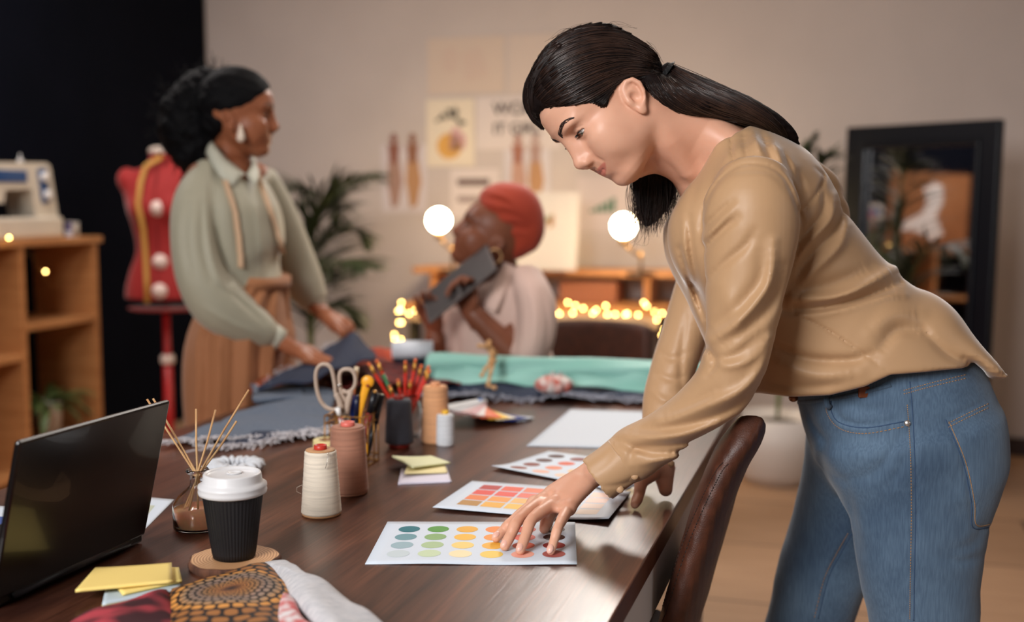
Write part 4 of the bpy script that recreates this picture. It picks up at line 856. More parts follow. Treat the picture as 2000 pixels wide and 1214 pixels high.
stick('pen', 'thin white and red striped tube pen leaning out of the wire basket', 'pen', (659, 796), (676, 850), .0052, [(0, .3, 'cap', WHITEP, 1), (.3, 1, 'barrel', mat('red_white_print', (214, 84, 66), .4, noise=(90, (236, 232, 228), (1, 1, .5), 1)), 1.02)], -.022, .0)
stick('paint_brush', 'slim brush with a pale metal ferrule behind the scissors', 'brush', (697, 716), (676, 890), .0030, [(0, .12, 'tip', mat('brush_cream', (216, 196, 166), .5), 1.6), (.12, 1, 'handle', mat('brush_orange', (196, 110, 60), .4), 1)], .025, .02)
# ---------------- glass vase of red pencils behind the charcoal cone ----------------
c = on(793, 853); gv = thing('glass_vase', 'round clear glass vase filled with red pencils behind the charcoal cone', 'vase', (c.x, c.y, TZ))
ov = [(.022, 0), (.030, .002), (.036, .02), (.037, .045), (.032, .070), (.026, .086), (.027, .094)]; MB().lathe(ov + [(r_ - .0022, max(z, .004)) for r_, z in ov[::-1][:-1]] + [(.001, .005)], n=56).build('vase', GL, gv)
RP = mat('pencil_red', (206, 48, 32), .35); GOLD = mat('ferrule_gold', (214, 160, 76), .35, metal=.7); k = 0
for tx, ty, bx, dy, col in [(719, 708, .016, .004, 0), (735, 702, .010, .014, 0), (792, 704, -.004, -.012, 0), (812, 700, -.008, .0, 0), (824, 712, -.014, .012, 0), (838, 714, -.018, .0, 0), (840, 722, -.012, -.01, 0), (760, 752, .006, -.016, 0), (777, 740, .000, .018, 0), (802, 742, -.004, -.018, 0), (748, 730, .012, .0, 1)]:
    t = thing('pencil', ['red pencil with a gold ferrule fanned to the left in the glass vase', 'upper red pencil at the left of the fan with a gold ferrule', 'upright red pencil at the middle of the vase', 'tall orange-red pencil right of the middle in the vase', 'red pencil leaning right in front of the rust cloth', 'outermost red pencil leaning right in the vase', 'red pencil leaning right just under the outermost one', 'short red pencil standing left of the green brush', 'short red pencil leaning behind the charcoal cone', 'thick short red pencil just above the charcoal cone', 'green handled brush with a white tip among the red pencils'][k], 'pencil' if not col else 'brush', (c.x, c.y, TZ), 0, 'pencils in the glass vase')
    A = T3(tx, ty, dy); B = Vector((bx * .6, dy * .6, .010)); m = mat('brush_green', (14, 110, 58), .35) if col else RP
    rr = .0036 if not col else .0042
    if col: MB().tube([A, A.lerp(B, .5)], [rr * .8, rr], 10).build('handle', m, t); MB().tube([A.lerp(B, .5), B], rr * .8, 10).build('ferrule', WHITEP, t)
    else:
        MB().tube([A.lerp(B, .0), A.lerp(B, .05)], rr * .9, 10).build('eraser', mat('eraser_orange', (224, 110, 60), .6), t); MB().tube([A.lerp(B, .05), A.lerp(B, .16)], rr * 1.02, 10).build('ferrule', GOLD, t)
        MB().tube([A.lerp(B, .16), B], rr, 6, smooth=False).build('shaft', m, t)
    k += 1
# ---------------- colour fan deck ----------------
c0 = on(938, 812); fd = thing('colour_fan_deck', 'fanned out paint sample deck with white pink orange and blue strips', 'swatch deck', (c0.x, c0.y, TZ))
fc = [(214, 216, 218), (226, 228, 232), (236, 206, 206), (232, 190, 194), (240, 232, 230), (232, 130, 90), (228, 100, 60), (242, 196, 60), (236, 226, 200), (30, 52, 132), (36, 60, 140), (206, 212, 222), (196, 206, 216)]
for i, cl in enumerate(fc):
    a = math.radians(-128 + 100 * i / (len(fc) - 1)); T = Matrix.Rotation(a, 4, 'Z') @ Matrix.Translation((.060, 0, .0)); z = .036 - .0028 * i
    MB().prism([(-.070, -.014), (.070, -.024), (.070, .024), (-.070, .014)], z, z + .0026, T=T).build('swatch_strip', mat('strip_%d_%d_%d' % cl, cl, .55), fd)
MB().lathe([(.006, .0375), (.006, .0405), (.001, .0415)], n=20).build('rivet', mat('rivet_blue', (24, 110, 190), .35), fd)
# ---------------- fabrics ----------------
def cloth(name, lab, cat, cs, m, z=.004, amp=.006, seed=0, nu=60, nv=40, hfun=None, thick=.003, fringe=None, group=None):
    C = [Vector((*P2(x, y), 0)) for x, y in cs]; o0 = sum(C, Vector()) / 4; C = [q - o0 for q in C]
    def f(u, v, dz=0):
        p = (C[0] * (1 - u) + C[1] * u) * (1 - v) + (C[3] * (1 - u) + C[2] * u) * v
        w = float(snoise(np.array([p.x + o0.x, p.y + o0.y, 0]), (5, 5, 1), seed, 2)); ed = .008 * float(snoise(np.array([p.x * 3, p.y * 3, 1.]), (6, 6, 1), seed + 9))
        return Vector((p.x + ed, p.y + ed, max(.0, amp * (w + .7)) + (hfun(u, v) if hfun else 0) + dz))
    o = MB().grid(f, nu, nv).build(name, m, None, (o0.x, o0.y, TZ + z), solid=thick); tag(o, lab, cat, group)
    if fringe:
        e0, e1, fm_, cnt, ln = fringe; mb = MB(); rg = random.Random(seed)
        for i in range(cnt):
            s = rg.random(); u = e0[0] + (e1[0] - e0[0]) * s; v = e0[1] + (e1[1] - e0[1]) * s; p = f(u, v); q = f(.5 + (u - .5) * .9, .5 + (v - .5) * .9); d = (p - q); d.z = 0; d.normalize()
            d = d + Vector((rg.uniform(-.9, .9), rg.uniform(-.9, .9), rg.uniform(-.1, .4))); l = ln * rg.uniform(.4, 1.3); pts = [p, p + d * l * .5 + Vector((0, 0, rg.uniform(0, .006))), p + d * l + Vector((rg.uniform(-.006, .006), rg.uniform(-.006, .006), 0))]
            pts = [Vector((a.x, a.y, max(a.z, -z + .0012))) for a in pts]; mb.tube(pts, rg.uniform(.0006, .0016), 5)
        mb.build('frayed_edge', fm_, o)['kind'] = 'stuff'
    return o
DEN = mat('denim_light', (80, 92, 110), .9, noise=(160, (104, 114, 130), (1, 6, 1), 2), bump=(700, .5, .001, (1, 1, 1)))
DEND = mat('denim_dark', (22, 32, 56), .9, noise=(160, (32, 44, 70), (1, 6, 1), 2), bump=(700, .5, .001, (1, 1, 1)))
FRAY = mat('frayed_threads', (204, 200, 204), .9)
cloth('denim_cloth', 'faded blue denim piece with a frayed white edge left of the scissors', 'fabric', [(560, 778), (655, 778), (640, 846), (322, 874)], DEN, amp=.010, seed=3, hfun=lambda u, v: .022 * (1 - v) * math.sin(PI * u), fringe=((.02, 1), (1, 1), FRAY, 260, .022))
cloth('denim_cloth', 'dark indigo underside of the frayed denim with white threads', 'fabric', [(560, 830), (650, 815), (646, 850), (400, 884)], DEND, z=.002, amp=.006, seed=5, fringe=((.02, 1), (1, 1), FRAY, 200, .026))
cloth('folded_denim', 'folded blue denim bundle beside the orange patterned cloth', 'fabric', [(492, 775), (590, 765), (592, 798), (498, 806)], DEN, z=.004, amp=.008, seed=8, thick=.010, hfun=lambda u, v: .018)
ORP = mat('orange_print_cloth', (176, 78, 30), .85, noise=(55, (60, 26, 22), (1, 1, 1), 3)); REDP = mat('dark_red_print_cloth', (120, 32, 24), .85, noise=(45, (46, 20, 24), (1, 1, 1), 3)); RUST = mat('rust_cloth', (186, 74, 38), .85, noise=(18, (140, 44, 28), (1, 1, 1), 3))
cloth('patterned_cloth', 'orange and black patterned cloth at the far left edge of the table', 'fabric', [(520, 748), (650, 735), (640, 775), (480, 785)], ORP, amp=.012, seed=12, hfun=lambda u, v: .015)
cloth('patterned_cloth', 'dark red printed cloth crumpled behind the scissors and pencils', 'fabric', [(640, 728), (905, 742), (900, 768), (640, 775)], REDP, amp=.020, seed=14, hfun=lambda u, v: .025 * math.sin(PI * u) * (1 - v * .5), z=.006)
cloth('rust_cloth', 'crumpled rust coloured cloth between the denim and the mint fabric roll', 'fabric', [(690, 708), (850, 706), (880, 735), (700, 735)], RUST, amp=.022, seed=17, hfun=lambda u, v: .020 + .015 * math.sin(PI * v), z=.006)
cloth('denim_cloth', 'dark denim with a long frayed edge lying in front of the mint fabric roll', 'fabric', [(850, 742), (1300, 742), (1310, 793), (838, 780)], DEND, amp=.013, seed=21, fringe=((.0, 1), (1, 1), mat('frayed_grey', (150, 152, 164), .9), 380, .03), nu=90)
c0 = on(803, 742); nb = thing('white_roll', 'white and black wound roll behind the red pencils', 'tape', (c0.x, c0.y + .05, TZ))
MB().tube([(-.055, 0, .028), (.055, 0, .028)], .027, 28).build('lower_roll', mat('navy_roll', (16, 20, 36), .6), nb); MB().tube([(-.058, .005, .080), (.058, .005, .080)], .026, 28).build('upper_roll', mat('white_roll_paper', (214, 220, 228), .6), nb)
# mint fabric roll
A = Vector((*P2(838, 756), 0)); B = Vector((*P2(1462, 784), 0)); ax = (B - A); ln = ax.length; rl = thing('fabric_roll', 'long mint green fabric roll lying across the far end of the table', 'fabric roll', (A.x, A.y + .05, TZ + .040 + .012), math.atan2(ax.y, ax.x))
def roll(u, v):
    a = 2 * PI * v; x = u * ln; p = np.array([x, math.cos(a) * .05, math.sin(a) * .05])
    r = .036 + .004 * float(snoise(p, (3, 9, 9), 31, 2)) + .003 * math.sin(a * 5 + x * 13); return (x, r * math.cos(a), r * math.sin(a) * .98)
MB().grid(roll, 140, 40).build('mint_fabric', mat('mint_fabric', (140, 190, 180), .6, sheen=.3, noise=(7, (124, 180, 168), (1, 3, 3), 3)), rl)
for x_ in (.003, ln - .003): MB().tube([(x_ - .006, 0, 0), (x_ + .006, 0, 0)], .034, 28).build('roll_end', mat('mint_fabric'), rl)
def drape(u, v): return (.03 + u * (ln - .05), -.033 - .030 * v + .006 * math.sin(u * 34), .004 - .036 * v ** .7 + .005 * math.sin(u * 21 + v * 3))
MB().grid(drape, 90, 10).build('loose_flap', mat('mint_fabric'), rl, solid=.002)
# wooden artist figure sitting on the roll
c0 = at(958, 702, 2.98); wf = thing('wooden_figure', 'small jointed wooden artist figure sitting on the mint fabric roll', 'figure', (c0.x, c0.y, c0.z)); WT = mat('light_wood', (206, 158, 106), .5)
def W3(px, py, dy=0): return at(px, py, c0.y + dy) - c0
MB().tube([W3(962, 706), W3(961, 690), W3(957, 680)], [.009, .0075, .009], 12).ball(W3(961, 704), .011, 14).build('torso', WT, wf); MB().ball(W3(955, 670), (.007, .007, .0095), 14).build('head', WT, wf)
for p, nm in (([(957, 680, -.008), (945, 676, -.02), (936, 675, -.03)], 'arm'), ([(958, 681, .008), (968, 690, .02), (966, 703, .02)], 'arm'), ([(961, 706, -.008), (948, 720, -.035), (941, 733, -.045)], 'leg'), ([(964, 706, .004), (958, 728, -.045), (953, 752, -.050), (966, 757, -.07)], 'leg')):
    pts = [W3(x, y, d) for x, y, d in p]; mb = MB().tube(pts, [.0058] + [.0045] * (len(pts) - 2) + [.004], 10)
    for q in pts: mb.ball(q, .0062, 12)
    mb.build(nm, WT, wf)
# pincushion
c0 = on(1082, 778); pn = thing('pincushion', 'round white and rose patterned pincushion with pins in front of the mint roll', 'pincushion', (c0.x, c0.y, TZ + .012))
mb = MB(); V = []
mb.grid(lambda u, v: ((.046 * (1 + .10 * math.cos(10 * 2 * PI * u) * math.sin(PI * v))) * math.sin(PI * v) ** .7 * math.cos(2 * PI * u), (.046 * (1 + .10 * math.cos(10 * 2 * PI * u) * math.sin(PI * v))) * math.sin(PI * v) ** .7 * math.sin(2 * PI * u), .024 - .024 * math.cos(PI * v) * (1 - .25 * math.exp(-(v / .2) ** 2))), 80, 24)
mb.build('cushion', mat('rose_print', (216, 206, 200), .85, noise=(38, (176, 84, 70), (1, 1, 1), 1)), pn)
rg = random.Random(2)
for i in range(14):
    a = rg.uniform(0, 6.28); r_ = rg.uniform(.004, .026); p = Vector((r_ * math.cos(a), r_ * math.sin(a), .036)); q = p + Vector((rg.uniform(-.008, .008), rg.uniform(-.008, .008), rg.uniform(.012, .022)))
    MB().tube([p, q], .0005, 5).ball(q, .0018, 10).build('pin', mat(['pin_white', 'pin_teal', 'pin_red'][i % 3], [(230, 230, 230), (60, 140, 150), (196, 60, 50)][i % 3], .3), pn)
# ---------------- printed fabric in front ----------------
sm_ = bpy.data.materials.new('spiral_print'); sm_.use_nodes = True; nt = sm_.node_tree; N, L = nt.nodes, nt.links; b = N['Principled BSDF']; b.inputs['Roughness'].default_value = .8
tc = N.new('ShaderNodeTexCoord'); sx = N.new('ShaderNodeSeparateXYZ'); L.new(tc.outputs['Object'], sx.inputs[0])
def MN(op, *a):
    n = N.new('ShaderNodeMath'); n.operation = op
    for i, v in enumerate(a):
        if isinstance(v, (int, float)): n.inputs[i].default_value = v
        else: L.new(v, n.inputs[i])
    return n.outputs[0]
X_, Y_ = sx.outputs[0], sx.outputs[1]; rr_ = MN('SQRT', MN('ADD', MN('MULTIPLY', X_, X_), MN('MULTIPLY', Y_, Y_))); an = MN('ARCTAN2', Y_, X_); lr = MN('LOGARITHM', MN('ADD', rr_, .004), 2.718)
ringv = MN('MULTIPLY', lr, 5.6); row = MN('FLOOR', ringv); fr_ = MN('FRACT', ringv); av = MN('ADD', MN('MULTIPLY', an, 26 / 6.2832 * 1.0), MN('MULTIPLY', row, .5)); fa = MN('FRACT', av)
e1 = MN('MULTIPLY', MN('MULTIPLY', fr_, MN('SUBTRACT', 1, fr_)), 4); e2 = MN('MULTIPLY', MN('MULTIPLY', fa, MN('SUBTRACT', 1, fa)), 4); cell = MN('MULTIPLY', e1, e2)
rp = N.new('ShaderNodeValToRGB'); rp.color_ramp.elements[0].position = .26; rp.color_ramp.elements[0].color = lin((30, 14, 10)); rp.color_ramp.elements[1].position = .52; rp.color_ramp.elements[1].color = (1, 1, 1, 1); L.new(cell, rp.inputs[0])
rc = N.new('ShaderNodeValToRGB'); els = rc.color_ramp.elements; els[0].position = 0; els[0].color = lin((24, 10, 8)); els[1].position = 1; els[1].color = lin((150, 96, 44))
for p_, cl in ((.07, (90, 44, 22)), (.18, (176, 112, 56)), (.34, (158, 112, 66)), (.48, (140, 118, 108)), (.62, (150, 122, 96)), (.76, (212, 146, 66)), (.88, (150, 96, 48))): e = els.new(p_); e.color = lin(cl)
L.new(MN('MULTIPLY', rr_, 11.0), rc.inputs[0]); mx = N.new('ShaderNodeMix'); mx.data_type = 'RGBA'; mx.blend_type = 'MULTIPLY'; mx.inputs[0].default_value = 1; L.new(rc.outputs[0], mx.inputs[6]); L.new(rp.outputs[0], mx.inputs[7]); L.new(mx.outputs[2], b.inputs['Base Color'])
c0 = on(452, 1180)
def blob(pts, m, name, lab, z, amp, seed, origin, thick=.003, cat='fabric', dome=.012):
    """filled cloth patch from a pixel outline"""
    C = crom([(*P2(x, y),) for x, y in pts + pts[:1]], 72)[:-1] - np.array([origin.x, origin.y]); cen = C.mean(0); V = [(*cen, 0)]; K = 14
    for k in range(1, K + 1):
        for q in C: p = cen + (q - cen) * k / K; V.append((*p, 0))
    V = np.array(V); t = np.concatenate([[0]] + [[k / K] * len(C) for k in range(1, K + 1)]); V[:, 2] = np.maximum(0, amp * (snoise(V, (9, 9, 1), seed, 2) + .5)) * (1 - t ** 6) + dome * (1 - t ** 3)
    n = len(C); Fs = [(0, 1 + i, 1 + (i + 1) % n) for i in range(n)] + [(1 + k * n + i, 1 + (k + 1) * n + i, 1 + (k + 1) * n + (i + 1) % n, 1 + k * n + (i + 1) % n) for k in range(K - 1) for i in range(n)]
    o = MB().add([tuple(v) for v in V], Fs).build(name, m, None, (origin.x, origin.y, TZ + z), solid=thick); tag(o, lab, cat); return o
blob([(335, 1160), (420, 1135), (500, 1112), (530, 1112), (558, 1140), (572, 1175), (570, 1225), (540, 1290), (430, 1320), (340, 1290), (330, 1215)], sm_, 'printed_cloth', 'brown and gold spiral printed cloth in the foreground beside the coaster', .006, .006, 41, c0)
blob([(330, 1160), (280, 1175), (215, 1192), (150, 1212), (120, 1260), (200, 1300), (330, 1290), (345, 1220)], mat('pink_spot_cloth', (176, 60, 72), .85, noise=(34, (60, 20, 30), (1, 1, 1), 0)), 'printed_cloth', 'raspberry pink spotted cloth in the bottom left foreground', .0035, .006, 43, on(240, 1220))
blob([(540, 1150), (572, 1175), (600, 1230), (680, 1290), (540, 1330), (520, 1250)], mat('white_red_print', (214, 208, 210), .85, noise=(60, (190, 90, 90), (1, 1, 1), 1)), 'printed_cloth', 'white cloth with small red print under the grey striped band', .0035, .004, 45, on(580, 1230))
blob([(516, 1112), (552, 1110), (580, 1135), (640, 1160), (700, 1206), (760, 1250), (700, 1300), (620, 1240), (570, 1180), (540, 1135)], mat('grey_stripe_cloth', (176, 178, 184), .85, noise=(70, (206, 204, 206), (1, 7, 1), 2), bump=(300, .6, .002, (1, 4, 1))), 'striped_cloth', 'pale grey woven striped cloth strip in the foreground', .010, .006, 47, on(600, 1180))
# ---------------- helpers for people ----------------
from mathutils.bvhtree import BVHTree
def px(pts, Y): return [tuple(at(p[0], p[1], p[2] if len(p) > 2 else Y)) for p in pts]
def stn(x, y, Y, hw, b): p = at(x, y, Y); return (p.x, p.y, p.z, hw * Y / F, b)
def segd2(q, a, b):
    e = b - a; L2 = (e * e).sum() + 1e-9; t = np.clip(((q - a) * e).sum(-1) / L2, 0, 1); return ((q - a - t[..., None] * e) ** 2).sum(-1)
def fold(G, pts, w, hgt, ymax=9, ymin=-9, taper=True):
    """crease (hgt > 0) or ridge (hgt < 0) running along a picture polyline on the surface nearer than ymax"""
    C = crom([(a, b, 0) for a, b in pts], max(8, len(pts) * 4))[:, :2]; n = len(C)
    Y = min(ymax, 3.5); w3 = [at(float(a), float(b), yy) for a, b in C for yy in (max(ymin, .9), Y)]; lo = np.min([tuple(v) for v in w3], 0) - .03; hi = np.max([tuple(v) for v in w3], 0) + .03
    lo[1] = max(ymin, G.lo[1]); hi[1] = min(ymax, G.lo[1] + G.n[1] * G.h)
    sl, P = G._sl((lo, hi))
    if sl is None: return
    A = G.D[sl]; near = (np.abs(A) < .025) & (P[..., 1] < ymax) & (P[..., 1] > ymin)
    if not near.any(): return
    Q = proj(P[near]); d = np.full(len(Q), 1e9); tt = np.zeros(len(Q))
    for i in range(n - 1):
        s = segd2(Q, C[i], C[i + 1]); m = s < d; d[m] = s[m]; tt[m] = (i + .5) / (n - 1)
    f = hgt * np.exp(-d / (w * w)); f = f * np.sin(PI * np.clip(tt * .94 + .03, 0, 1)) ** .6 if taper else f
    A[near] += f.astype(np.float32)
def plane_cut(a, b, side=1):
    """half space left of the picture line a->b (through the camera centre direction)"""
    A = at(a[0], a[1], 1.86); B = at(b[0], b[1], 1.86); C = at(a[0], a[1], 2.2); n = (B - A).cross(C - A).normalized() * side; n = np.array(n); A = np.array(A)
    return lambda P: (P - A) @ n
def bvh(V, Q): return BVHTree.FromPolygons([tuple(map(float, v)) for v in V], [tuple(map(int, q)) for q in Q])
CAMP = Vector((0, 0, CAMZ))
def hit(tree, x, y, lift=0):
    r = ray(x, y).normalized(); h = tree.ray_cast(CAMP, r)
    if h[0] is None: return None
    n = h[1] if h[1].dot(r) < 0 else -h[1]; return h[0] + n * lift
def seam(mb, tree, pts, r, lift=0, m=0, n=5, dash=None, flat=None, longest=False):
    C = crom([(a, b, 0) for a, b in pts], max(6, int(sum(math.dist(pts[i], pts[i + 1]) for i in range(len(pts) - 1)) / 5))); run = []
    H_ = [hit(tree, float(a), float(b), lift) for a, b, _ in C]; 
    def flush(run):
        if len(run) > 1: mb.tube(run, r, n, m, flat=flat)
    for i, p in enumerate(H_):
        if p is None or (run and (p - run[-1]).length > .03): flush(run); run = []
        if p is not None: run.append(p)
        if dash and len(run) >= 2: flush([run[-2], run[-2].lerp(run[-1], dash)])
    if not dash: flush(run)
    if longest and mb.V:                                  # keep one unbroken piece: fill the gaps with a straight run
        P = [p for p in H_ if p is not None]; P2_ = [P[0]]
        for p in P[1:]:
            if (p - P2_[-1]).length < .12: P2_.append(p)
        mb.__init__(); mb.tube(P2_, r, n, m, flat=flat)
def join(parts):
    V = []; Q = []; o = 0
    for v, q in parts: V.append(v); Q.append(q + o); o += len(v)
    return np.concatenate(V), np.concatenate(Q)
def skinmat(name, c, c2, rough=.42, sss=.12, r=(1, .35, .2)):
    return mat(name, c, rough, sss=sss, sssr=r, scale=.006, noise=(14, c2, (1, 1, 1), 4), bump=(420, .10, .0006, (1, 1, 1)), spec=.35)
def finger(G, pts, rs, k=.004): G.add(chain(crom([tuple(p) for p in pts], 10), list(np.interp(np.linspace(0, len(rs) - 1, 10), range(len(rs)), rs))), k)
def hand(h, wrist, fore, mcps, fingers, thumb, rw=.024, s=1.0, pad=.03, wr=.020):
    """wrist, fore: points; fingers: list of [mcp, pip, dip, tip]; thumb: [cmc, mcp, ip, tip]"""
    allp = np.array([tuple(wrist), tuple(fore)] + [tuple(p) for f in fingers for p in f] + [tuple(p) for p in thumb]); G = Field(allp.min(0) - pad, allp.max(0) + pad, h)
    W_ = Vector(wrist); up = (Vector(fingers[0][0]) - W_).cross(Vector(fingers[3][0]) - W_).normalized()
    lat = (Vector(fingers[0][0]) - Vector(fingers[3][0])).normalized(); mid = (Vector(fingers[1][0]) + Vector(fingers[2][0])) / 2
    G.add(loft([(*fore, rw * s * 1.05, wr * s * 1.05), (*(Vector(fore).lerp(W_, .6)), rw * s, wr * s * .93), (*W_, rw * s * 1.02, wr * s * .90), (*W_.lerp(mid, .35), rw * s * 1.25, .0150 * s), (*W_.lerp(mid, .75), rw * s * 1.35, .0120 * s)], up=tuple(up), m=14, cap=.5, ex=2.2))
    for f in fingers: G.add(cone(W_.lerp(Vector(f[0]), .35), f[0], .0125 * s, .0100 * s), .010)
    G.add(cone(Vector(fingers[0][0]), Vector(fingers[3][0]), .0095 * s, .0085 * s), .010)
    G.add(chain([W_.lerp(Vector(thumb[0]), .3), thumb[0], thumb[1]], [.012 * s, .0135 * s, .0110 * s]), .012)
    kk = [1.0, 1.04, 1.0, .86]
    for i, f in enumerate(fingers):
        q = kk[i] * s; finger(G, f, [.0098 * q, .0096 * q, .0080 * q, .0084 * q, .0074 * q, .0075 * q, .0066 * q])
    finger(G, thumb[1:], [.0108 * s, .0102 * s, .0090 * s, .0096 * s, .0074 * s])
    for i in range(3):
        a, b = Vector(fingers[i][0]), Vector(fingers[i + 1][0]); c_ = (a + b) / 2 + ((Vector(fingers[i][1]) - a) + (Vector(fingers[i + 1][1]) - b)) * .08; G.add(ell(c_, (.008, .008, .006)), .010)
    for f in fingers:    # knuckles and tendons
        G.add(ell(Vector(f[0]) + up * .004 * (1 if up.z > 0 else -1) * s, (.0070 * s,) * 3), .006)
    return G
def nails(parent, fingers, up, m, s=1.0, name='fingernail'):
    for f in fingers:
        t = Vector(f[-1]); b = Vector(f[-2]); d = (t - b).normalized(); u = Vector(up); u = (u - d * u.dot(d)).normalized(); sd = d.cross(u)
        M = Matrix((sd, d, u)).transposed(); mb = MB(); mb.ball(t + u * .0040 * s - d * .0020, (.0050 * s, .0070 * s, .0040 * s), 16, T=M); mb.build(name, m, parent)

def strands(mb, tree, guides, n, seed, r=(.0004, .0009), lift=(.0, .0022), jit=5, pts=18, M=None, cut=0):
    rg = random.Random(seed); K = [crom([(a, b, 0) for a, b in g], pts)[:, :2] for g in guides]; out = []
    for i in range(n):
        s = rg.random() * (len(K) - 1); k = min(int(s), len(K) - 2); u = s - k; C = K[k] * (1 - u) + K[k + 1] * u; ph = rg.uniform(0, 6.28); am = rg.uniform(-1, 1) * jit; lf = rg.uniform(*lift); a0 = rg.uniform(0, cut); a1 = 1 - rg.uniform(0, cut)
        P = []
        for j in range(pts):
            t = j / (pts - 1)
            if t < a0 or t > a1: continue
            p = hit(tree, C[j, 0] + am * math.sin(t * 3.1 + ph) * .6, C[j, 1] + am * math.sin(t * 4 + ph), lf)
            if p is None or (P and (p - P[-1]).length > .045):
                if len(P) > 4: break
                P = [] if p is None else [p]; continue
            P.append(p)
        if len(P) > 4:
            for _ in range(2): P = [P[0]] + [(P[j - 1] + P[j] * 2 + P[j + 1]) / 4 for j in range(1, len(P) - 1)] + [P[-1]]
            rr = rg.uniform(*r); mb.tube(P, [rr * (.35 + .65 * math.sin(PI * min(1, (j + 1) / len(P) * .9 + .08))) for j in range(len(P))], 4); out.append(P)
    return out
def free_strands(mb, roots, tips, n, seed, r=(.0004, .0009), bend=.01, pts=10):
    """hair hanging free from a line of roots to a line of tips"""
    rg = random.Random(seed); Rr = np.array([tuple(p) for p in roots]); Tt = np.array([tuple(p) for p in tips])
    for i in range(n):
        s = rg.random() * (len(Rr) - 1); k = min(int(s), len(Rr) - 2); u = s - k; a = Rr[k] * (1 - u) + Rr[k + 1] * u + RNG.normal(size=3) * .003; b = Tt[k] * (1 - u) + Tt[k + 1] * u + RNG.normal(size=3) * .006; bd = RNG.normal(size=3) * bend
        rr = rg.uniform(*r); mb.tube([Vector(a + (b - a) * t + bd * math.sin(PI * t)) for t in np.linspace(0, 1, pts)], [rr * (1 - .8 * t ** 3) for t in np.linspace(0, 1, pts)], 4)
# ---------------- the woman leaning over the table ----------------
MA = head_matrix(1191, 212, 1.80, (-math.cos(.684), math.sin(.684), 1), .426, -.007, .975); MAI = MA.inverted()
def LA(x, y, Y): return tuple(MAI @ at(x, y, Y))
SKA = skinmat('skin_fair', (214, 164, 138), (206, 152, 126)); lip_material(SKA, (192, 116, 100))
def neckA(G):
    st = [(1258, 228, 1.80, 60, .050), (1305, 250, 1.81, 66, .052), (1350, 275, 1.83, 78, .062), (1400, 312, 1.85, 98, .105), (1450, 365, 1.86, 118, .150), (1490, 430, 1.87, 130, .165)]
    L_ = []
    for x, y, Y, hw, b in st: p = LA(x, y, Y); L_.append((*p, hw * Y / F / .975, b / .975))
    up = tuple(MAI.to_3x3() @ Vector((0, 1, 0))); G.add(loft(L_, up=up, m=18, cap=.2), .022)
    G.add(chain([LA(1262, 205, 1.755), LA(1310, 275, 1.765), LA(1345, 330, 1.79)], [.014, .012, .010]), .03)      # neck muscle
    G.add(chain([LA(1248, 328, 1.83), LA(1275, 308, 1.84), LA(1310, 300, 1.84)], [.016, .024, .030]), .03)
    G.add(chain([LA(1300, 215, 1.79), LA(1380, 252, 1.78), LA(1440, 295, 1.76), LA(1472, 352, 1.71)], [.030, .026, .030, .040]), .035)
pts = [LA(x, y, Y) for x, y in ((1500, 480), (1440, 200), (1260, 480)) for Y in (1.66, 2.06)]
lo = np.minimum(np.min(pts, 0) - .0, (-.125, -.10, -.12)); hi = np.maximum(np.max(pts, 0) * 0 + (.14, .10, .142), (.14, .10, .142)); lo = np.maximum(lo, (-.24, -.20, -.34)); hi[1] = .20
V, Q = make_head(.0017, extra=neckA, lo=tuple(lo), hi=tuple(hi), eye_open=.80, smile=1.2, lips=.95, nose=.92, ear=(.010, -.019, .86))
LM_ = lip_mask(V, .95, 1.2); VH = xf(V, MA); HT = bvh(VH, Q); parts = [(VH, Q)]
# near (left) hand
def O(x, y, z): return on(x, y, z)
FA = [[O(1044, 984, .792), O(1001, 1018, .778), O(984, 1035, .766), O(969, 1050, .7575)], [O(1062, 977, .800), O(1014, 1013, .790), O(998, 1043, .772), O(986, 1066, .7575)],
      [O(1084, 982, .802), O(1040, 1012, .793), O(1027, 1045, .774), O(1016, 1074, .7575)], [O(1110, 992, .798), O(1091, 1027, .787), O(1083, 1052, .772), O(1076, 1076, .7570)]]
WA = O(1152, 928, .832); FO = O(1225, 868, .872)
HS = 1.05
G = hand(.0013, WA, FO, None, FA, [O(1118, 962, .800), O(1086, 985, .782), O(1072, 1010, .769), O(1063, 1032, .7585)], rw=.0235, wr=.0195, s=HS)
V1, Q1 = G.mesh(2); parts.append((V1, Q1))
# far (right) hand
W2 = at(1284, 900, 1.93); F2 = at(1290, 840, 1.955)
FB = [[at(1246, 920, 1.915), at(1222, 932, 1.90), at(1205, 945, 1.885), O(1192, 955, .7575)], [at(1242, 914, 1.94), at(1212, 920, 1.95), at(1190, 930, 1.95), O(1172, 934, .7575)],
      [at(1250, 910, 1.965), at(1215, 910, 1.99), at(1195, 914, 2.0), O(1178, 917, .7575)], [at(1264, 908, 1.985), at(1240, 905, 2.02), at(1225, 905, 2.04), O(1210, 905, .7575)]]
G = hand(.0015, W2, F2, None, FB, [at(1272, 925, 1.90), at(1252, 940, 1.885), at(1248, 965, 1.875), O(1240, 984, .7585)], rw=.025, wr=.021)
G.add(cone(at(1296, 915, 1.93), O(1300, 955, .768), .020, .012), .015); V2, Q2 = G.mesh(2); parts.append((V2, Q2))
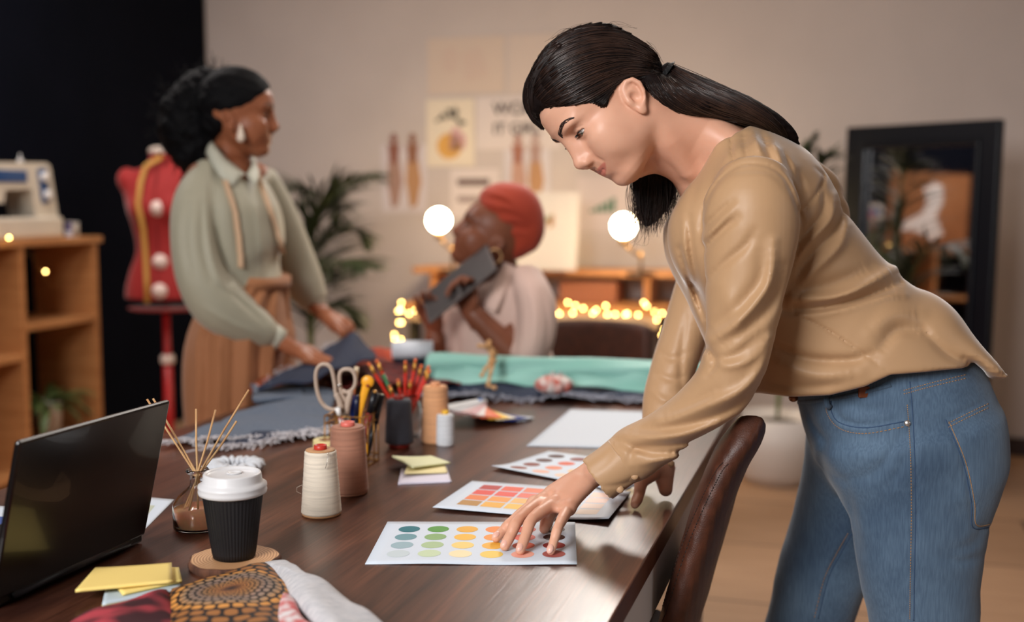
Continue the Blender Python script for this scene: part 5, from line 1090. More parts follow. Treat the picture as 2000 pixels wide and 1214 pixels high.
# the body under the clothes
G = Field((.10, 1.50, .02), (1.05, 2.25, 1.36), .012)
G.add(loft([stn(1440, 350, 1.86, 90, .13), stn(1480, 430, 1.86, 120, .155), stn(1530, 530, 1.86, 125, .13), stn(1620, 640, 1.86, 105, .10), stn(1725, 750, 1.86, 110, .11), stn(1775, 870, 1.86, 150, .16)], m=16))
LEGN = [stn(1785, 880, 1.80, 125, .085), stn(1795, 1000, 1.79, 110, .08), stn(1800, 1150, 1.79, 90, .07)] + [(.668, 1.80, .42, .055, .055), (.70, 1.82, .08, .036, .036)]
LEGF = [stn(1690, 880, 1.98, 100, .08), stn(1640, 1020, 2.02, 85, .08), stn(1590, 1180, 2.04, 75, .07)] + [(.52, 2.05, .38, .052, .052), (.53, 2.07, .08, .036, .036)]
G.add(loft(LEGN, m=16), .03).add(loft(LEGF, m=16), .03)
for a, b in (((.70, 1.82, .08), (.60, 1.79, .035)), ((.53, 2.07, .08), (.43, 2.04, .035))): G.add(cone(a, b, .036, .026), .02)
G.add(chain(px([(1470, 370, 1.70), (1430, 735, 1.68), (1290, 850, 1.72)], 1), [.045, .038, .028]), .02).add(chain(px([(1440, 400, 2.02), (1322, 700, 1.99), (1290, 850, 1.955)], 1), [.045, .026, .022]), .02)
V3, Q3 = G.mesh(2); parts.append((V3, Q3))
VB, QB = join(parts); BO = np.array((.66, 1.9, .0)); pa = arr_mesh('person', VB - BO, QB, SKA, loc=tuple(BO)); put_lips(pa, LM_)
tag(pa, 'woman in a tan satin blouse and blue jeans leaning over the table', 'person')
class Frame:                                        # children are given in world coordinates
    def __init__(s, o): s.o = o; s.d = Vector(o.location)
    def mesh(s, name, V, Q, m): return arr_mesh(name, np.asarray(V) - np.array(s.d), Q, m, s.o)
    def mb(s, name, mb, m, parent=None, **k): mb.V = [tuple(Vector(v) - s.d) for v in mb.V]; return mb.build(name, m, parent or s.o, **k)
FRA = Frame(pa)
# eyes, brows, lashes
def face_details(fr, M, tree, sk, irisc, browc, gaze, iris=True, lash=True):
    R3 = M.to_3x3()
    for s in (1, -1):
        c = Vector((.0665, s * .0315, .0120)); g = Vector(gaze).normalized(); g = Vector((g.x, g.y, g.z)).normalized()
        mb = MB(); q = g.to_track_quat('Z', 'Y').to_matrix(); r = .01185
        # sclera sphere with iris and pupil rings around the gaze axis
        def ring(a0, a1, m, rad=r, n=32, k=6):
            V = []; Fs = []
            for i in range(k + 1):
                a = a0 + (a1 - a0) * i / k
                for j in range(n): b = 2 * PI * j / n; V.append(c + q @ Vector((rad * math.sin(a) * math.cos(b), rad * math.sin(a) * math.sin(b), rad * math.cos(a))))
            for i in range(k):
                for j in range(n): Fs.append((i * n + j, (i + 1) * n + j, (i + 1) * n + (j + 1) % n, i * n + (j + 1) % n))
            mb.add([M @ v for v in V], Fs, m)
        ring(.001, .20, 2, r * 1.004); ring(.20, .52, 1, r * 1.003); ring(.52, 3.14, 0)
        fr.mb('eye', mb, [mat('eye_white', (228, 222, 216), .12), mat('iris_%d' % irisc[0], irisc, .1), mat('pupil', (8, 6, 6), .08)])
        # eyebrow: many fine hairs on the surface
        B = [(.092, .0095, .0325), (.0905, .016, .0355), (.086, .026, .0400), (.080, .036, .0425), (.072, .045, .0400), (.066, .050, .0365)]
        C = crom([(a, s * b_, z) for a, b_, z in B], 90); mb = MB(); rg = random.Random(3)
        for i in range(0, 88):
            t = i / 88
            for k in range(5 if t < .7 else 3):
                p = Vector(C[i]); wv = .0042 * (1 - t) ** .6 + .0006; p = p + Vector((0, 0, rg.uniform(-wv, wv * .7))); w = M @ (p + Vector((.02, s * .006, 0))); dr = (M @ p - w).normalized(); hh = tree.ray_cast(w, dr)
                if hh[0] is None: continue
                d = (R3 @ (Vector(C[min(i + 3, 89)]) - Vector(C[i])).normalized() + R3 @ Vector((0, 0, .5 - t * .9)) * .8).normalized(); p0 = hh[0]; p1 = p0 + d * .0042 - dr * .0006; mb.tube([p0, (p0 + p1) / 2 - dr * .0005, p1], [.00026, .00022, .00008], 4)
        fr.mb('eyebrow', mb, mat('brow_%d' % browc[0], browc, .6))
        if lash:
            mb = MB()
            for i in range(26):
                t = i / 25; y = (-.0125 + .026 * t); w_ = max(0, 1 - (y / .0145) ** 2); z = lash * .0062 * w_ ** .8 - .0012 + .001 * y / .014
                p = c + Vector((math.sqrt(max(1e-6, .0130 ** 2 - y * y * .6 - z * z)) + .0005, s * y, z)); d = Vector((.75, s * (y * 26), .05 - .25)).normalized()
                mb.tube([M @ p, M @ (p + d * .0045), M @ (p + d * .0080 + Vector((0, 0, .0016)))], [.00034, .00026, .0001], 4)
            fr.mb('eyelashes', mb, mat('lash', (12, 9, 9), .5))
face_details(FRA, MA, HT, SKA, (86, 84, 74), (46, 30, 26), (.8, .12, -.46), lash=.80)
NAIL = mat('nail_pink', (222, 174, 158), .32); nails(pa, [[Vector(p) - FRA.d for p in f] for f in FA], (-.25, -.45, 1), NAIL, 1.1)
nails(pa, [[Vector(p) - FRA.d for p in (FB[0])]], (0, 0, 1), NAIL)
# ---------------- satin blouse ----------------
SATIN = mat('tan_satin', (180, 144, 108), .48, spec=.42, sheen=.45, sheenrough=.3, bump=(1400, .12, .0004, (1, 1, 1)))
G = Field((.10, 1.46, .77), (.82, 2.14, 1.40), .0030)
TOR = [stn(1400, 285, 1.86, 70, .120), stn(1435, 345, 1.86, 128, .175), stn(1462, 405, 1.86, 155, .185), stn(1487, 482, 1.86, 168, .175), stn(1522, 550, 1.86, 180, .160), stn(1568, 622, 1.86, 190, .158), stn(1628, 682, 1.86, 190, .168), stn(1690, 730, 1.86, 176, .180), stn(1745, 765, 1.86, 168, .185)]
G.add(loft(TOR, m=26, cap=.3, ex=2.1))
G.add(ell(at(1388, 455, 1.755), (.060, .075, .075)), .07).add(ell(at(1380, 460, 1.95), (.060, .070, .075)), .07)       # chest
G.add(ell(at(1782, 632, 1.86), (.060, .13, .052)), .035)
G.add(loft([stn(1775, 632, 1.86, 52, .12), stn(1830, 668, 1.86, 46, .14), stn(1876, 698, 1.86, 30, .14), stn(1908, 716, 1.86, 14, .12)], m=10, cap=.4), .03)
G.add(chain(px([(1500, 330, 1.93), (1578, 385, 1.95), (1605, 420, 1.92)], 1), [.060, .058, .045]), .03)
G.add(chain(px([(1455, 318, 1.80), (1475, 355, 1.70)], 1), [.062, .060]), .03).add(chain(px([(1430, 315, 1.93), (1450, 370, 2.0)], 1), [.060, .060]), .03)
NS = [stn(1470, 364, 1.680, 74, .066), stn(1466, 410, 1.662, 95, .078), stn(1465, 490, 1.655, 90, .074), stn(1453, 590, 1.650, 74, .066), stn(1438, 675, 1.650, 63, .060), stn(1418, 745, 1.660, 60, .058), stn(1362, 803, 1.685, 52, .050), stn(1295, 850, 1.715, 48, .044), stn(1240, 884, 1.740, 54, .046), stn(1208, 906, 1.742, 47, .038)]
S = loft(NS, m=30, cap=.3, ex=2.05); f, bb = S
Gs = Field(G.lo, G.lo + (G.n - 1.5) * G.h, G.h); Gs.add(S)
FS = [stn(1450, 400, 2.02, 85, .06), stn(1392, 520, 2.035, 62, .062), stn(1345, 630, 2.02, 46, .055), stn(1318, 710, 2.0, 44, .050), stn(1300, 780, 1.98, 44, .046), stn(1290, 850, 1.955, 36, .036), stn(1287, 880, 1.945, 30, .030)]
G.add(loft(FS, m=20, cap=.3), .02)
CUT = lambda c: (c, (G.lo, G.lo + G.h * G.n))
G.sub(CUT(plane_cut((1477, 238), (1360, 300), 1)), .004)
G.sub(CUT(plane_cut((1410, 262), (1304, 424), 1)), .006)
# hem: everything below the hem line goes
HEMX = np.array([1300, 1480, 1540, 1620, 1690, 1740, 1800, 1850, 1900, 1915, 1935]); HEMY = np.array([790, 766, 774, 771, 754, 731, 727, 722, 718, 728, 742])
def hemf(P):
    q = proj(P); d = (q[..., 1] - np.interp(q[..., 0], HEMX, HEMY)) * P[..., 1] / F; return np.where(q[..., 0] > 1455, -d, .05)
G.sub((hemf, (np.array((.30, 1.60, .78)), np.array((.82, 2.14, 1.12)))), .008)
# sleeves folds first, on their own field
yz = 1.70
for pts, w, hg in [([(1376, 486), (1415, 445), (1440, 425)], 7, .0045), ([(1370, 450), (1405, 415), (1430, 392)], 6, .0035), ([(1381, 548), (1420, 510), (1455, 480), (1475, 450)], 8, .004), ([(1372, 468), (1402, 440), (1440, 400)], 5, -.0022),
                   ([(1512, 470), (1504, 545), (1478, 588), (1437, 632), (1390, 662)], 9, -.0065), ([(1530, 520), (1517, 570), (1492, 612), (1450, 650), (1400, 682)], 11, .0055), ([(1486, 470), (1484, 540), (1455, 585), (1415, 622), (1390, 640)], 12, .0040),
                   ([(1376, 677), (1398, 705), (1382, 731)], 7, .006), ([(1390, 702), (1440, 690), (1486, 650)], 9, .0045), ([(1385, 690), (1420, 715), (1470, 700), (1500, 660)], 7, -.003), ([(1506, 660), (1486, 718), (1445, 764), (1353, 800), (1287, 822)], 10, -.006),
                   ([(1490, 740), (1440, 790), (1370, 822), (1290, 838), (1240, 842)], 9, .005), ([(1207, 862), (1243, 873), (1311, 869), (1365, 855), (1436, 823)], 8, .0065), ([(1225, 848), (1270, 852), (1330, 848), (1400, 826)], 8, -.004),
                   ([(1229, 896), (1240, 878), (1275, 884), (1347, 879)], 6, .005), ([(1250, 905), (1290, 898), (1345, 890)], 6, -.003), ([(1400, 360), (1440, 335), (1500, 335), (1540, 370)], 6, .0018), ([(1410, 560), (1440, 620), (1436, 660)], 16, -.003), ([(1400, 760), (1350, 790), (1300, 812)], 8, .0035)]:
    fold(Gs, pts, w * 1.1, hg * 1.45, ymax=1.72 if pts[0][0] > 1300 else 1.76)
# torso folds
for pts, w, hg in [([(1527, 606), (1588, 629), (1649, 665), (1736, 726)], 3.0, .0030), ([(1593, 328), (1609, 348), (1588, 389), (1563, 415)], 3, .003), ([(1427, 251), (1430, 302), (1440, 322)], 3, .0028), ([(1644, 404), (1634, 445), (1578, 506), (1552, 547)], 8, .006),
                   ([(1630, 380), (1624, 425), (1588, 466), (1557, 506)], 6, -.0045), ([(1608, 365), (1606, 415), (1575, 455), (1560, 475)], 6, .0045), ([(1655, 440), (1640, 480), (1590, 530), (1552, 575)], 8, -.005), ([(1750, 522), (1690, 557), (1629, 580), (1547, 584)], 9, -.0105),
                   ([(1756, 552), (1690, 582), (1609, 601), (1532, 606)], 8, .0100), ([(1700, 520), (1650, 545), (1600, 560), (1550, 562)], 12, .0045), ([(1767, 576), (1711, 582), (1634, 605), (1560, 616)], 7, -.0045), ([(1506, 675), (1578, 700), (1660, 703), (1700, 690)], 9, .0070),
                   ([(1500, 705), (1590, 733), (1680, 728)], 12, -.0055), ([(1490, 740), (1560, 756), (1640, 752)], 8, .003), ([(1711, 692), (1751, 646), (1803, 649)], 12, .006), ([(1700, 650), (1740, 615), (1800, 610)], 14, -.004), ([(1885, 700), (1915, 716), (1926, 735)], 7, .006),
                   ([(1452, 262), (1458, 300), (1462, 320)], 6, .0035), ([(1470, 258), (1485, 300)], 6, -.0035), ([(1488, 262), (1506, 310), (1515, 330)], 7, .0045), ([(1512, 280), (1532, 330), (1545, 355)], 6, -.003), ([(1530, 300), (1550, 345)], 6, .0035), ([(1560, 340), (1572, 380)], 8, .003),
                   ([(1328, 486), (1353, 557), (1384, 639)], 7, .006), ([(1345, 420), (1352, 500), (1366, 570), (1378, 610)], 7, .005), ([(1335, 430), (1340, 500), (1358, 560)], 6, -.003), ([(1390, 300), (1362, 350), (1350, 400)], 9, .0025), ([(1800, 640), (1850, 690), (1900, 712)], 8, .004),
                   ([(1294, 690), (1312, 700), (1340, 690)], 6, .003), ([(1283, 730), (1310, 740), (1335, 735)], 6, .003), ([(1275, 765), (1300, 782), (1330, 770)], 6, -.003), ([(1340, 620), (1330, 700), (1330, 760)], 6, .003)]:
    fold(G, pts, w * 1.1, hg * 1.4, ymax=(1.86 if pts[0][0] > 1345 else 2.02))
D = Gs.D; k = .006; A = G.D; G.D = np.minimum(A, D) - np.maximum(k - np.abs(A - D), 0) ** 2 / (4 * k)
fold(G, [(1368, 447), (1376, 404), (1404, 353), (1445, 323), (1496, 323), (1532, 348), (1557, 404), (1567, 445), (1552, 506), (1530, 596)], 4.2, .0030, 1.86, taper=False)
# overall soft rumple
G.disp(lambda P: .0011 * snoise(P, (7, 7, 5), 77, 2))
V, Q = G.mesh(3); FRA_BT = bvh(V, Q); bl = FRA.mesh('blouse', V, Q, SATIN)
# cuff
Gc = Field((.06, 1.66, .75), (.30, 1.83, .95), .0020)
c0, c1 = at(1166, 936, 1.742), at(1226, 892, 1.742); ax = (c1 - c0).normalized()
Gc.add(loft([(*c0, 49 * 1.742 / F, .037), (*c0.lerp(c1, .5), 48 * 1.742 / F, .039), (*c1, 50 * 1.742 / F, .041)], m=8, cap=0, ex=2.1)); Gc.sub(loft([(*(c0 - ax * .02), 45 * 1.742 / F, .0330), (*c0.lerp(c1, .25), 40 * 1.742 / F, .031)], m=6, cap=0))
fold(Gc, [(1150, 925), (1180, 905), (1200, 880)], 8, .0015, 1.75); fold(Gc, [(1170, 950), (1215, 945), (1255, 925)], 5, .002, 1.75)
V, Q = Gc.mesh(2); CT = bvh(V, Q); FRA.mesh('cuff', V, Q, SATIN)
for x, y in ((1240, 929), (1211, 955)):
    p = hit(CT, x, y) or at(x, y, 1.71); T = (CAMP - p).normalized().to_track_quat('Z', 'Y').to_matrix(); FRA.mb('cuff_button', MB().lathe([(.0052, -.002), (.0060, .001), (.0056, .003), (.0035, .0045), (.001, .0049)], p, 24, T=T), SATIN)
p = at(1311, 905, 1.90); FRA.mb('cuff_button', MB().ball(p, (.006, .006, .006), 14), SATIN)
mb = MB(); seam(mb, CT, [(1186, 857), (1204, 884), (1229, 905), (1262, 927)], .0011, 0)
for pts in ([(1477, 241), (1450, 249), (1428, 258), (1405, 268)], [(1404, 270), (1394, 276), (1371, 295), (1352, 325), (1333, 359), (1314, 393), (1308, 416)]): seam(mb, FRA_BT, pts, .0018, 0)
FRA.mb('piping', mb, SATIN)
# ---------------- jeans ----------------
DJ = bpy.data.materials.new('blue_jeans'); DJ.use_nodes = True; nt = DJ.node_tree; N, L = nt.nodes, nt.links; b = N['Principled BSDF']; b.inputs['Roughness'].default_value = .8; b.inputs['Sheen Weight'].default_value = .15; b.inputs['Specular IOR Level'].default_value = .3
tc = N.new('ShaderNodeTexCoord'); n1 = N.new('ShaderNodeTexNoise'); n1.inputs['Scale'].default_value = 6; n1.inputs['Detail'].default_value = 3; L.new(tc.outputs['Object'], n1.inputs[0])
mp = N.new('ShaderNodeMapping'); mp.inputs['Scale'].default_value = (420, 420, 26); L.new(tc.outputs['Object'], mp.inputs[0]); n2 = N.new('ShaderNodeTexNoise'); n2.inputs['Scale'].default_value = 1; n2.inputs['Detail'].default_value = 3; L.new(mp.outputs[0], n2.inputs[0])
r1 = N.new('ShaderNodeValToRGB'); r1.color_ramp.elements[0].position = .32; r1.color_ramp.elements[0].color = lin((62, 84, 108)); r1.color_ramp.elements[1].position = .68; r1.color_ramp.elements[1].color = lin((96, 120, 143)); L.new(n1.outputs[0], r1.inputs[0])
r2 = N.new('ShaderNodeValToRGB'); r2.color_ramp.elements[0].position = .35; r2.color_ramp.elements[0].color = (.72, .74, .78, 1); r2.color_ramp.elements[1].position = .65; r2.color_ramp.elements[1].color = (1, 1, 1, 1); L.new(n2.outputs[0], r2.inputs[0])
mx = N.new('ShaderNodeMix'); mx.data_type = 'RGBA'; mx.blend_type = 'MULTIPLY'; mx.inputs[0].default_value = 1; L.new(r1.outputs[0], mx.inputs[6]); L.new(r2.outputs[0], mx.inputs[7]); L.new(mx.outputs[2], b.inputs['Base Color'])
bp = N.new('ShaderNodeBump'); bp.inputs['Strength'].default_value = .35; bp.inputs['Distance'].default_value = .0006; L.new(n2.outputs[0], bp.inputs['Height']); L.new(bp.outputs[0], b.inputs['Normal'])
G = Field((.36, 1.64, .10), (.84, 2.16, 1.04), .0042)
G.add(loft([stn(1722, 695, 1.86, 165, .140), stn(1732, 745, 1.86, 176, .150), stn(1746, 790, 1.86, 178, .158), stn(1763, 850, 1.86, 174, .165), stn(1784, 915, 1.86, 156, .15)], m=12, cap=.1, ex=2.15))
G.add(loft([stn(1776, 850, 1.80, 166, .105), stn(1793, 950, 1.795, 146, .100), stn(1794, 1040, 1.79, 131, .092), stn(1796, 1130, 1.79, 116, .086), stn(1803, 1214, 1.79, 105, .080), (.668, 1.80, .42, .070, .068), (.695, 1.82, .10, .052, .052)], m=26, cap=0, ex=2.1), .03)
G.add(loft([stn(1688, 850, 1.96, 112, .10), stn(1662, 950, 2.0, 97, .095), stn(1630, 1050, 2.03, 90, .090), stn(1602, 1130, 2.04, 86, .084), stn(1580, 1214, 2.05, 82, .078), (.520, 2.055, .36, .066, .066), (.528, 2.07, .10, .050, .050)], m=26, cap=0, ex=2.1), .022)
G.add(ell(at(1862, 885, 1.80), (.070, .08, .090)), .05)
poly = [(1847, 819), (1880, 900), (1897, 979), (1901, 1030), (1960, 1030), (1985, 900), (1960, 770)]
for pts, w, hg in [([(1778, 740), (1782, 800), (1786, 880), (1788, 1000), (1786, 1120), (1785, 1260)], 3.2, .0022), ([(1622, 770), (1620, 805), (1640, 830), (1690, 840), (1765, 827)], 4, -.0022), ([(1632, 768), (1632, 800), (1650, 822), (1695, 829), (1760, 817)], 4, .0030),
                   ([(1847, 819), (1880, 900), (1897, 979), (1901, 1030)], 3.5, .0022), ([(1847, 819), (1890, 800), (1930, 780)], 3.5, .0022), ([(1901, 1030), (1940, 1030)], 3.5, .0022), ([(1761, 755), (1820, 740), (1888, 725)], 3, .0020), ([(1770, 845), (1740, 880), (1722, 915)], 8, .003), ([(1775, 870), (1760, 910), (1735, 950)], 8, .0022),
                   ([(1612, 855), (1606, 900), (1625, 925), (1648, 938)], 8, .0028), ([(1600, 850), (1592, 890), (1606, 925)], 6, -.0015), ([(1648, 938), (1700, 925), (1745, 890)], 12, .0025), ([(1575, 790), (1590, 830), (1612, 862)], 6, .004), ([(1655, 945), (1668, 1010), (1680, 1080)], 8, .003),
                   ([(1662, 1041), (1640, 1080), (1616, 1129), (1596, 1208)], 3, .0022), ([(1650, 1035), (1628, 1075), (1602, 1129), (1582, 1208)], 3, -.0015), ([(1920, 1085), (1880, 1095), (1840, 1088)], 8, .0022), ([(1650, 780), (1690, 800), (1740, 796)], 9, .0028), ([(1930, 1000), (1900, 1060), (1850, 1075)], 10, .002)]:
    fold(G, pts, w * 1.1, hg * 1.5, ymax=1.88 if pts[0][0] > 1670 or pts[0][1] < 850 else 2.02)
G.disp(lambda P: .0010 * snoise(P, (9, 9, 9), 55, 2))
V, Q = G.mesh(3); JT = bvh(V, Q); je = FRA.mesh('jeans', V, Q, DJ)
ST = mat('stitching_tan', (168, 128, 88), .8); SD = mat('seam_dark_blue', (52, 74, 104), .9)
mb = MB()
for pts in ([(1765, 833), (1690, 846), (1640, 836), (1615, 805), (1617, 775)], [(1852, 826), (1892, 806), (1932, 787)], [(1852, 834), (1892, 814), (1932, 795)], [(1772, 790), (1778, 880), (1780, 1000), (1778, 1120), (1777, 1210)], [(1853, 822), (1886, 902), (1903, 979), (1907, 1024), (1940, 1022)], [(1765, 762), (1820, 747), (1888, 731)], [(1765, 769), (1820, 754), (1888, 738)], [(1656, 1041), (1634, 1080), (1610, 1129), (1590, 1208)]):
    mb = MB(); seam(mb, JT, pts, .00065, .0002, dash=.62); mb.V and FRA.mb('stitching', mb, ST)
mb = MB()
for pts in ([(1777, 745), (1782, 800), (1786, 880), (1788, 1000), (1786, 1120), (1785, 1212)], [(1847, 819), (1880, 900), (1897, 979), (1900, 1029), (1938, 1029)], [(1664, 1041), (1642, 1080), (1618, 1129), (1598, 1208)], [(1625, 770), (1624, 803), (1642, 826), (1692, 835), (1765, 823)]):
    mb = MB(); seam(mb, JT, pts, .0010, -.0001); mb.V and FRA.mb('seam', mb, SD)
p = hit(JT, 1772, 826) or at(1772, 826, 1.7); T = (CAMP - p).normalized().to_track_quat('Z', 'Y').to_matrix(); FRA.mb('rivet', MB().lathe([(.0050, -.001), (.0048, .001), (.0030, .0022), (.001, .0024)], p, 20, T=T), mat('rivet_metal', (214, 206, 200), .25, metal=.9))
p = hit(JT, 1622, 781) or at(1622, 781, 1.75); FRA.mb('belt_loop', MB().tube([at(1612, 770, p.y - .004), at(1615, 790, p.y - .004), at(1622, 796, p.y - .002)], .005, 8, flat=(.5, 1, (0, 1, 0))), DJ)
mb = MB(); seam(mb, JT, [(1556, 786), (1600, 782), (1660, 772), (1740, 752)], .004, -.001); FRA.mb('waistband_edge', mb, DJ)
p = hit(JT, 1556, 779) or at(1553, 778, 1.85); FRA.mb('jeans_button', MB().ball(p + Vector((-.004, -.004, .002)), (.008, .008, .007), 14), mat('copper_button', (150, 104, 76), .35, metal=.8))
FRA.mb('leather_patch', MB().box(hit(JT, 1688, 765) or at(1688, 762, 1.7), (.018, .006, .018), bev=.002), mat('brown_patch', (110, 56, 28), .5))
for x, y in ((.64, 1.80), (.47, 2.05)): FRA.mb('shoe', MB().ball((x, y, .036), (.125, .045, .036), 20).box((x, y, .010), (.24, .08, .020), bev=.008), mat('white_shoe', (220, 216, 210), .5))
# ---------------- hair of the leaning woman ----------------
def hairmat(name, c, c2, rough=.38):
    return mat(name, c, rough, noise=(40, c2, (1, 1, 1), 3), spec=.5, aniso=.0)
HM = hairmat('dark_brown_hair', (16, 10, 10), (24, 15, 14), .75); HM.node_tree.nodes['Principled BSDF'].inputs['Specular IOR Level'].default_value = .12; HS_ = hairmat('dark_brown_strands', (20, 13, 12), (38, 26, 23), .46); HS_.node_tree.nodes['Principled BSDF'].inputs['Specular IOR Level'].default_value = .35
G = Field((-.16, -.115, -.20), (.125, .115, .165), .0022)
G.add(ell((-.004, 0, .048), (.101, .0835, .0925)))
G.add(chain([(-.055, 0, .05), (-.080, 0, .01), (-.094, .0, -.022)], [.056, .042, .020]), .03)
G.add(ell((-.045, 0, .010), (.058, .074, .052)), .02)
ZX = np.array([[-.20, -.06], [-.075, -.055], [-.055, -.040], [-.048, -.020], [-.034, .006], [-.014, .0150], [.010, .0135], [.024, .010], [.031, .004], [.036, .007], [.040, .026], [.052, .038], [.068, .060], [.075, .071], [.080, .082], [.088, .092], [.2, .11]])
G.sub((lambda P: (P[..., 2] - np.interp(P[..., 0], ZX[:, 0], ZX[:, 1]) - .0015 * np.sin(P[..., 1] * 400)) * .75, (G.lo, G.lo + G.h * G.n)), .007)
G.disp(lambda P: .0008 * snoise(P, (8, 6, 20), 5, 1))
V, Q = G.mesh(1); cap = (xf(V, MA), Q)
G = Field((.0, 1.66, 1.16), (.47, 2.0, 1.50), .0028)
G.add(loft([stn(1298, 134, 1.80, 17, .022), stn(1318, 160, 1.80, 30, .042), stn(1350, 184, 1.80, 36, .060), stn(1400, 203, 1.80, 35, .075), stn(1450, 219, 1.80, 28, .082), stn(1495, 240, 1.80, 21, .075), stn(1525, 263, 1.81, 13, .055), stn(1538, 280, 1.82, 4, .03)], m=22, cap=.4))
G.add(loft([stn(1262, 160, 1.79, 24, .052), stn(1288, 180, 1.79, 32, .066), stn(1325, 200, 1.80, 32, .074), stn(1370, 212, 1.80, 24, .075)], m=12, cap=.4), .01)
G.add(loft([stn(1318, 262, 1.90, 40, .030), stn(1295, 310, 1.90, 48, .030), stn(1280, 350, 1.90, 46, .026), stn(1276, 390, 1.90, 37, .020), stn(1268, 420, 1.90, 22, .014), stn(1262, 440, 1.90, 8, .006)], m=16, cap=.4), .01)
G.add(loft([stn(1120, 96, 1.80, 22, .02), stn(1072, 125, 1.81, 24, .022), stn(1042, 165, 1.83, 18, .018), stn(1036, 203, 1.845, 15, .014), stn(1048, 235, 1.855, 9, .009), stn(1066, 258, 1.86, 3, .004)], m=16, cap=.4), .01)
G.disp(lambda P: .0013 * snoise(P, (26, 26, 10), 15, 2))
V, Q = G.mesh(1); V, Q = join([cap, (V, Q)]); HB = bvh(V, Q); hm = FRA.mesh('hair', V, Q, HM)
mb = MB(); mb2 = MB()
GC = [[(1050, 105), (1092, 62), (1150, 40), (1215, 40), (1268, 70), (1297, 126)], [(1040, 128), (1085, 74), (1150, 46), (1215, 46), (1265, 78), (1294, 128)], [(1026, 165), (1076, 104), (1150, 72), (1220, 74), (1270, 100), (1297, 132)], [(1030, 205), (1080, 140), (1150, 105), (1220, 100), (1270, 118), (1298, 135)],
      [(1046, 212), (1096, 168), (1160, 137), (1220, 125), (1270, 130), (1299, 137)], [(1062, 212), (1110, 192), (1165, 166), (1220, 143), (1262, 141), (1299, 140)], [(1098, 206), (1140, 203), (1180, 184), (1212, 158), (1255, 149), (1298, 143)]]
S1 = strands(mb, HB, GC, 1500, 1, jit=7, cut=.08, r=(.00025, .00062)); S1 += strands(mb2, HB, GC, 160, 2, r=(.0005, .0012), jit=8, cut=.2, lift=(.0005, .003))
strands(mb, HB, [[(1172, 210), (1180, 198), (1195, 180), (1215, 160), (1240, 150)], [(1188, 206), (1190, 192), (1202, 174), (1220, 158), (1245, 149)], [(1150, 205), (1165, 200), (1185, 184), (1210, 160), (1240, 150)]], 90, 3, r=(.0003, .0006), jit=3, pts=12)
GP = [[(1300, 124), (1352, 148), (1424, 180), (1484, 210), (1526, 244), (1541, 276)], [(1296, 122), (1350, 156), (1420, 188), (1480, 218), (1520, 248), (1538, 276)], [(1298, 132), (1350, 168), (1420, 200), (1480, 228), (1515, 254), (1533, 278)], [(1296, 140), (1335, 180), (1400, 210), (1460, 228), (1510, 254), (1528, 272)],
      [(1285, 146), (1308, 180), (1350, 210), (1400, 226), (1450, 234), (1500, 250)], [(1260, 152), (1272, 182), (1302, 212), (1350, 226), (1400, 232), (1450, 236)]]
strands(mb, HB, GP, 900, 5, jit=6, cut=.2, r=(.00025, .00062)); strands(mb2, HB, GP, 110, 6, r=(.0005, .0012), jit=8, cut=.2, lift=(.0005, .003))
strands(mb, HB, [[(1085, 85), (1050, 120), (1030, 165), (1026, 200), (1042, 235), (1064, 258)], [(1100, 88), (1062, 130), (1044, 170), (1044, 205), (1052, 235), (1068, 260)]], 90, 7, jit=3)
# the far side of the head mirrors the near side
MI = MA @ Matrix.Diagonal((1, -1, 1, 1)) @ MAI
for P in S1[::2]: mb.tube([MI @ p for p in P], .0007, 4)
free_strands(mb, [at(1232, 345, 1.88), at(1262, 330, 1.87), at(1295, 320, 1.87), at(1325, 330, 1.89)], [at(1242, 436, 1.89), at(1262, 458, 1.88), at(1292, 444, 1.88), at(1318, 405, 1.90)], 380, 11, bend=.006, r=(.0003, .0007))
free_strands(mb2, [at(1240, 400, 1.88), at(1262, 420, 1.88)], [at(1205, 470, 1.88), at(1262, 486, 1.88)], 26, 12, r=(.0002, .0004), bend=.012)
# fly-away hairs
rg = random.Random(9)
for a, b in (((1060, 80), (1150, 44)), ((1150, 46), (1240, 56)), ((1330, 148), (1420, 188)), ((1400, 180), (1480, 212)), ((1470, 208), (1532, 256)), ((1262, 76), (1300, 128))):
    for i in range(7):
        t0, t1 = rg.uniform(0, .4), rg.uniform(.6, 1.1); p = at(a[0] + (b[0] - a[0]) * t0, a[1] + (b[1] - a[1]) * t0 + 3, 1.80); q = at(a[0] + (b[0] - a[0]) * t1 + rg.uniform(-4, 4), a[1] + (b[1] - a[1]) * t1 + rg.uniform(-5, 3), 1.80); m = (p + q) / 2 + Vector((0, rg.uniform(-.01, .01), rg.uniform(.001, .008))); mb2.tube(crom([tuple(p), tuple(m), tuple(q)], 8), .00018, 4)
h1 = FRA.mb('hair_strands', mb, HS_); h1['kind'] = 'stuff'; h2 = FRA.mb('loose_hair', mb2, hairmat('brown_strands', (38, 25, 21), (54, 37, 30), .32)); h2['kind'] = 'stuff'
mb = MB(); c = at(1302, 136, 1.785)
mb.grid(lambda u, v: c + Vector((.008 + .0035 * math.cos(6.283 * v), 0, 0)) * 0 + (lambda a, b_: Vector(((.004 * math.cos(b_)) * .8 + .0, (.017 + .0042 * math.cos(b_) * (1 + .35 * math.sin(a * 12))) * math.cos(a), (.017 + .0042 * math.cos(b_) * (1 + .35 * math.sin(a * 12))) * math.sin(a) * .75)))(6.2832 * u, 6.2832 * v), 70, 10)
q = Matrix.Rotation(.6, 3, 'Y'); mb.V = [tuple(q @ (Vector(v) - c) + c) if (Vector(v) - c).length < .2 else v for v in mb.V]
FRA.mb('hair_tie', mb, mat('black_elastic', (10, 10, 12), .7))
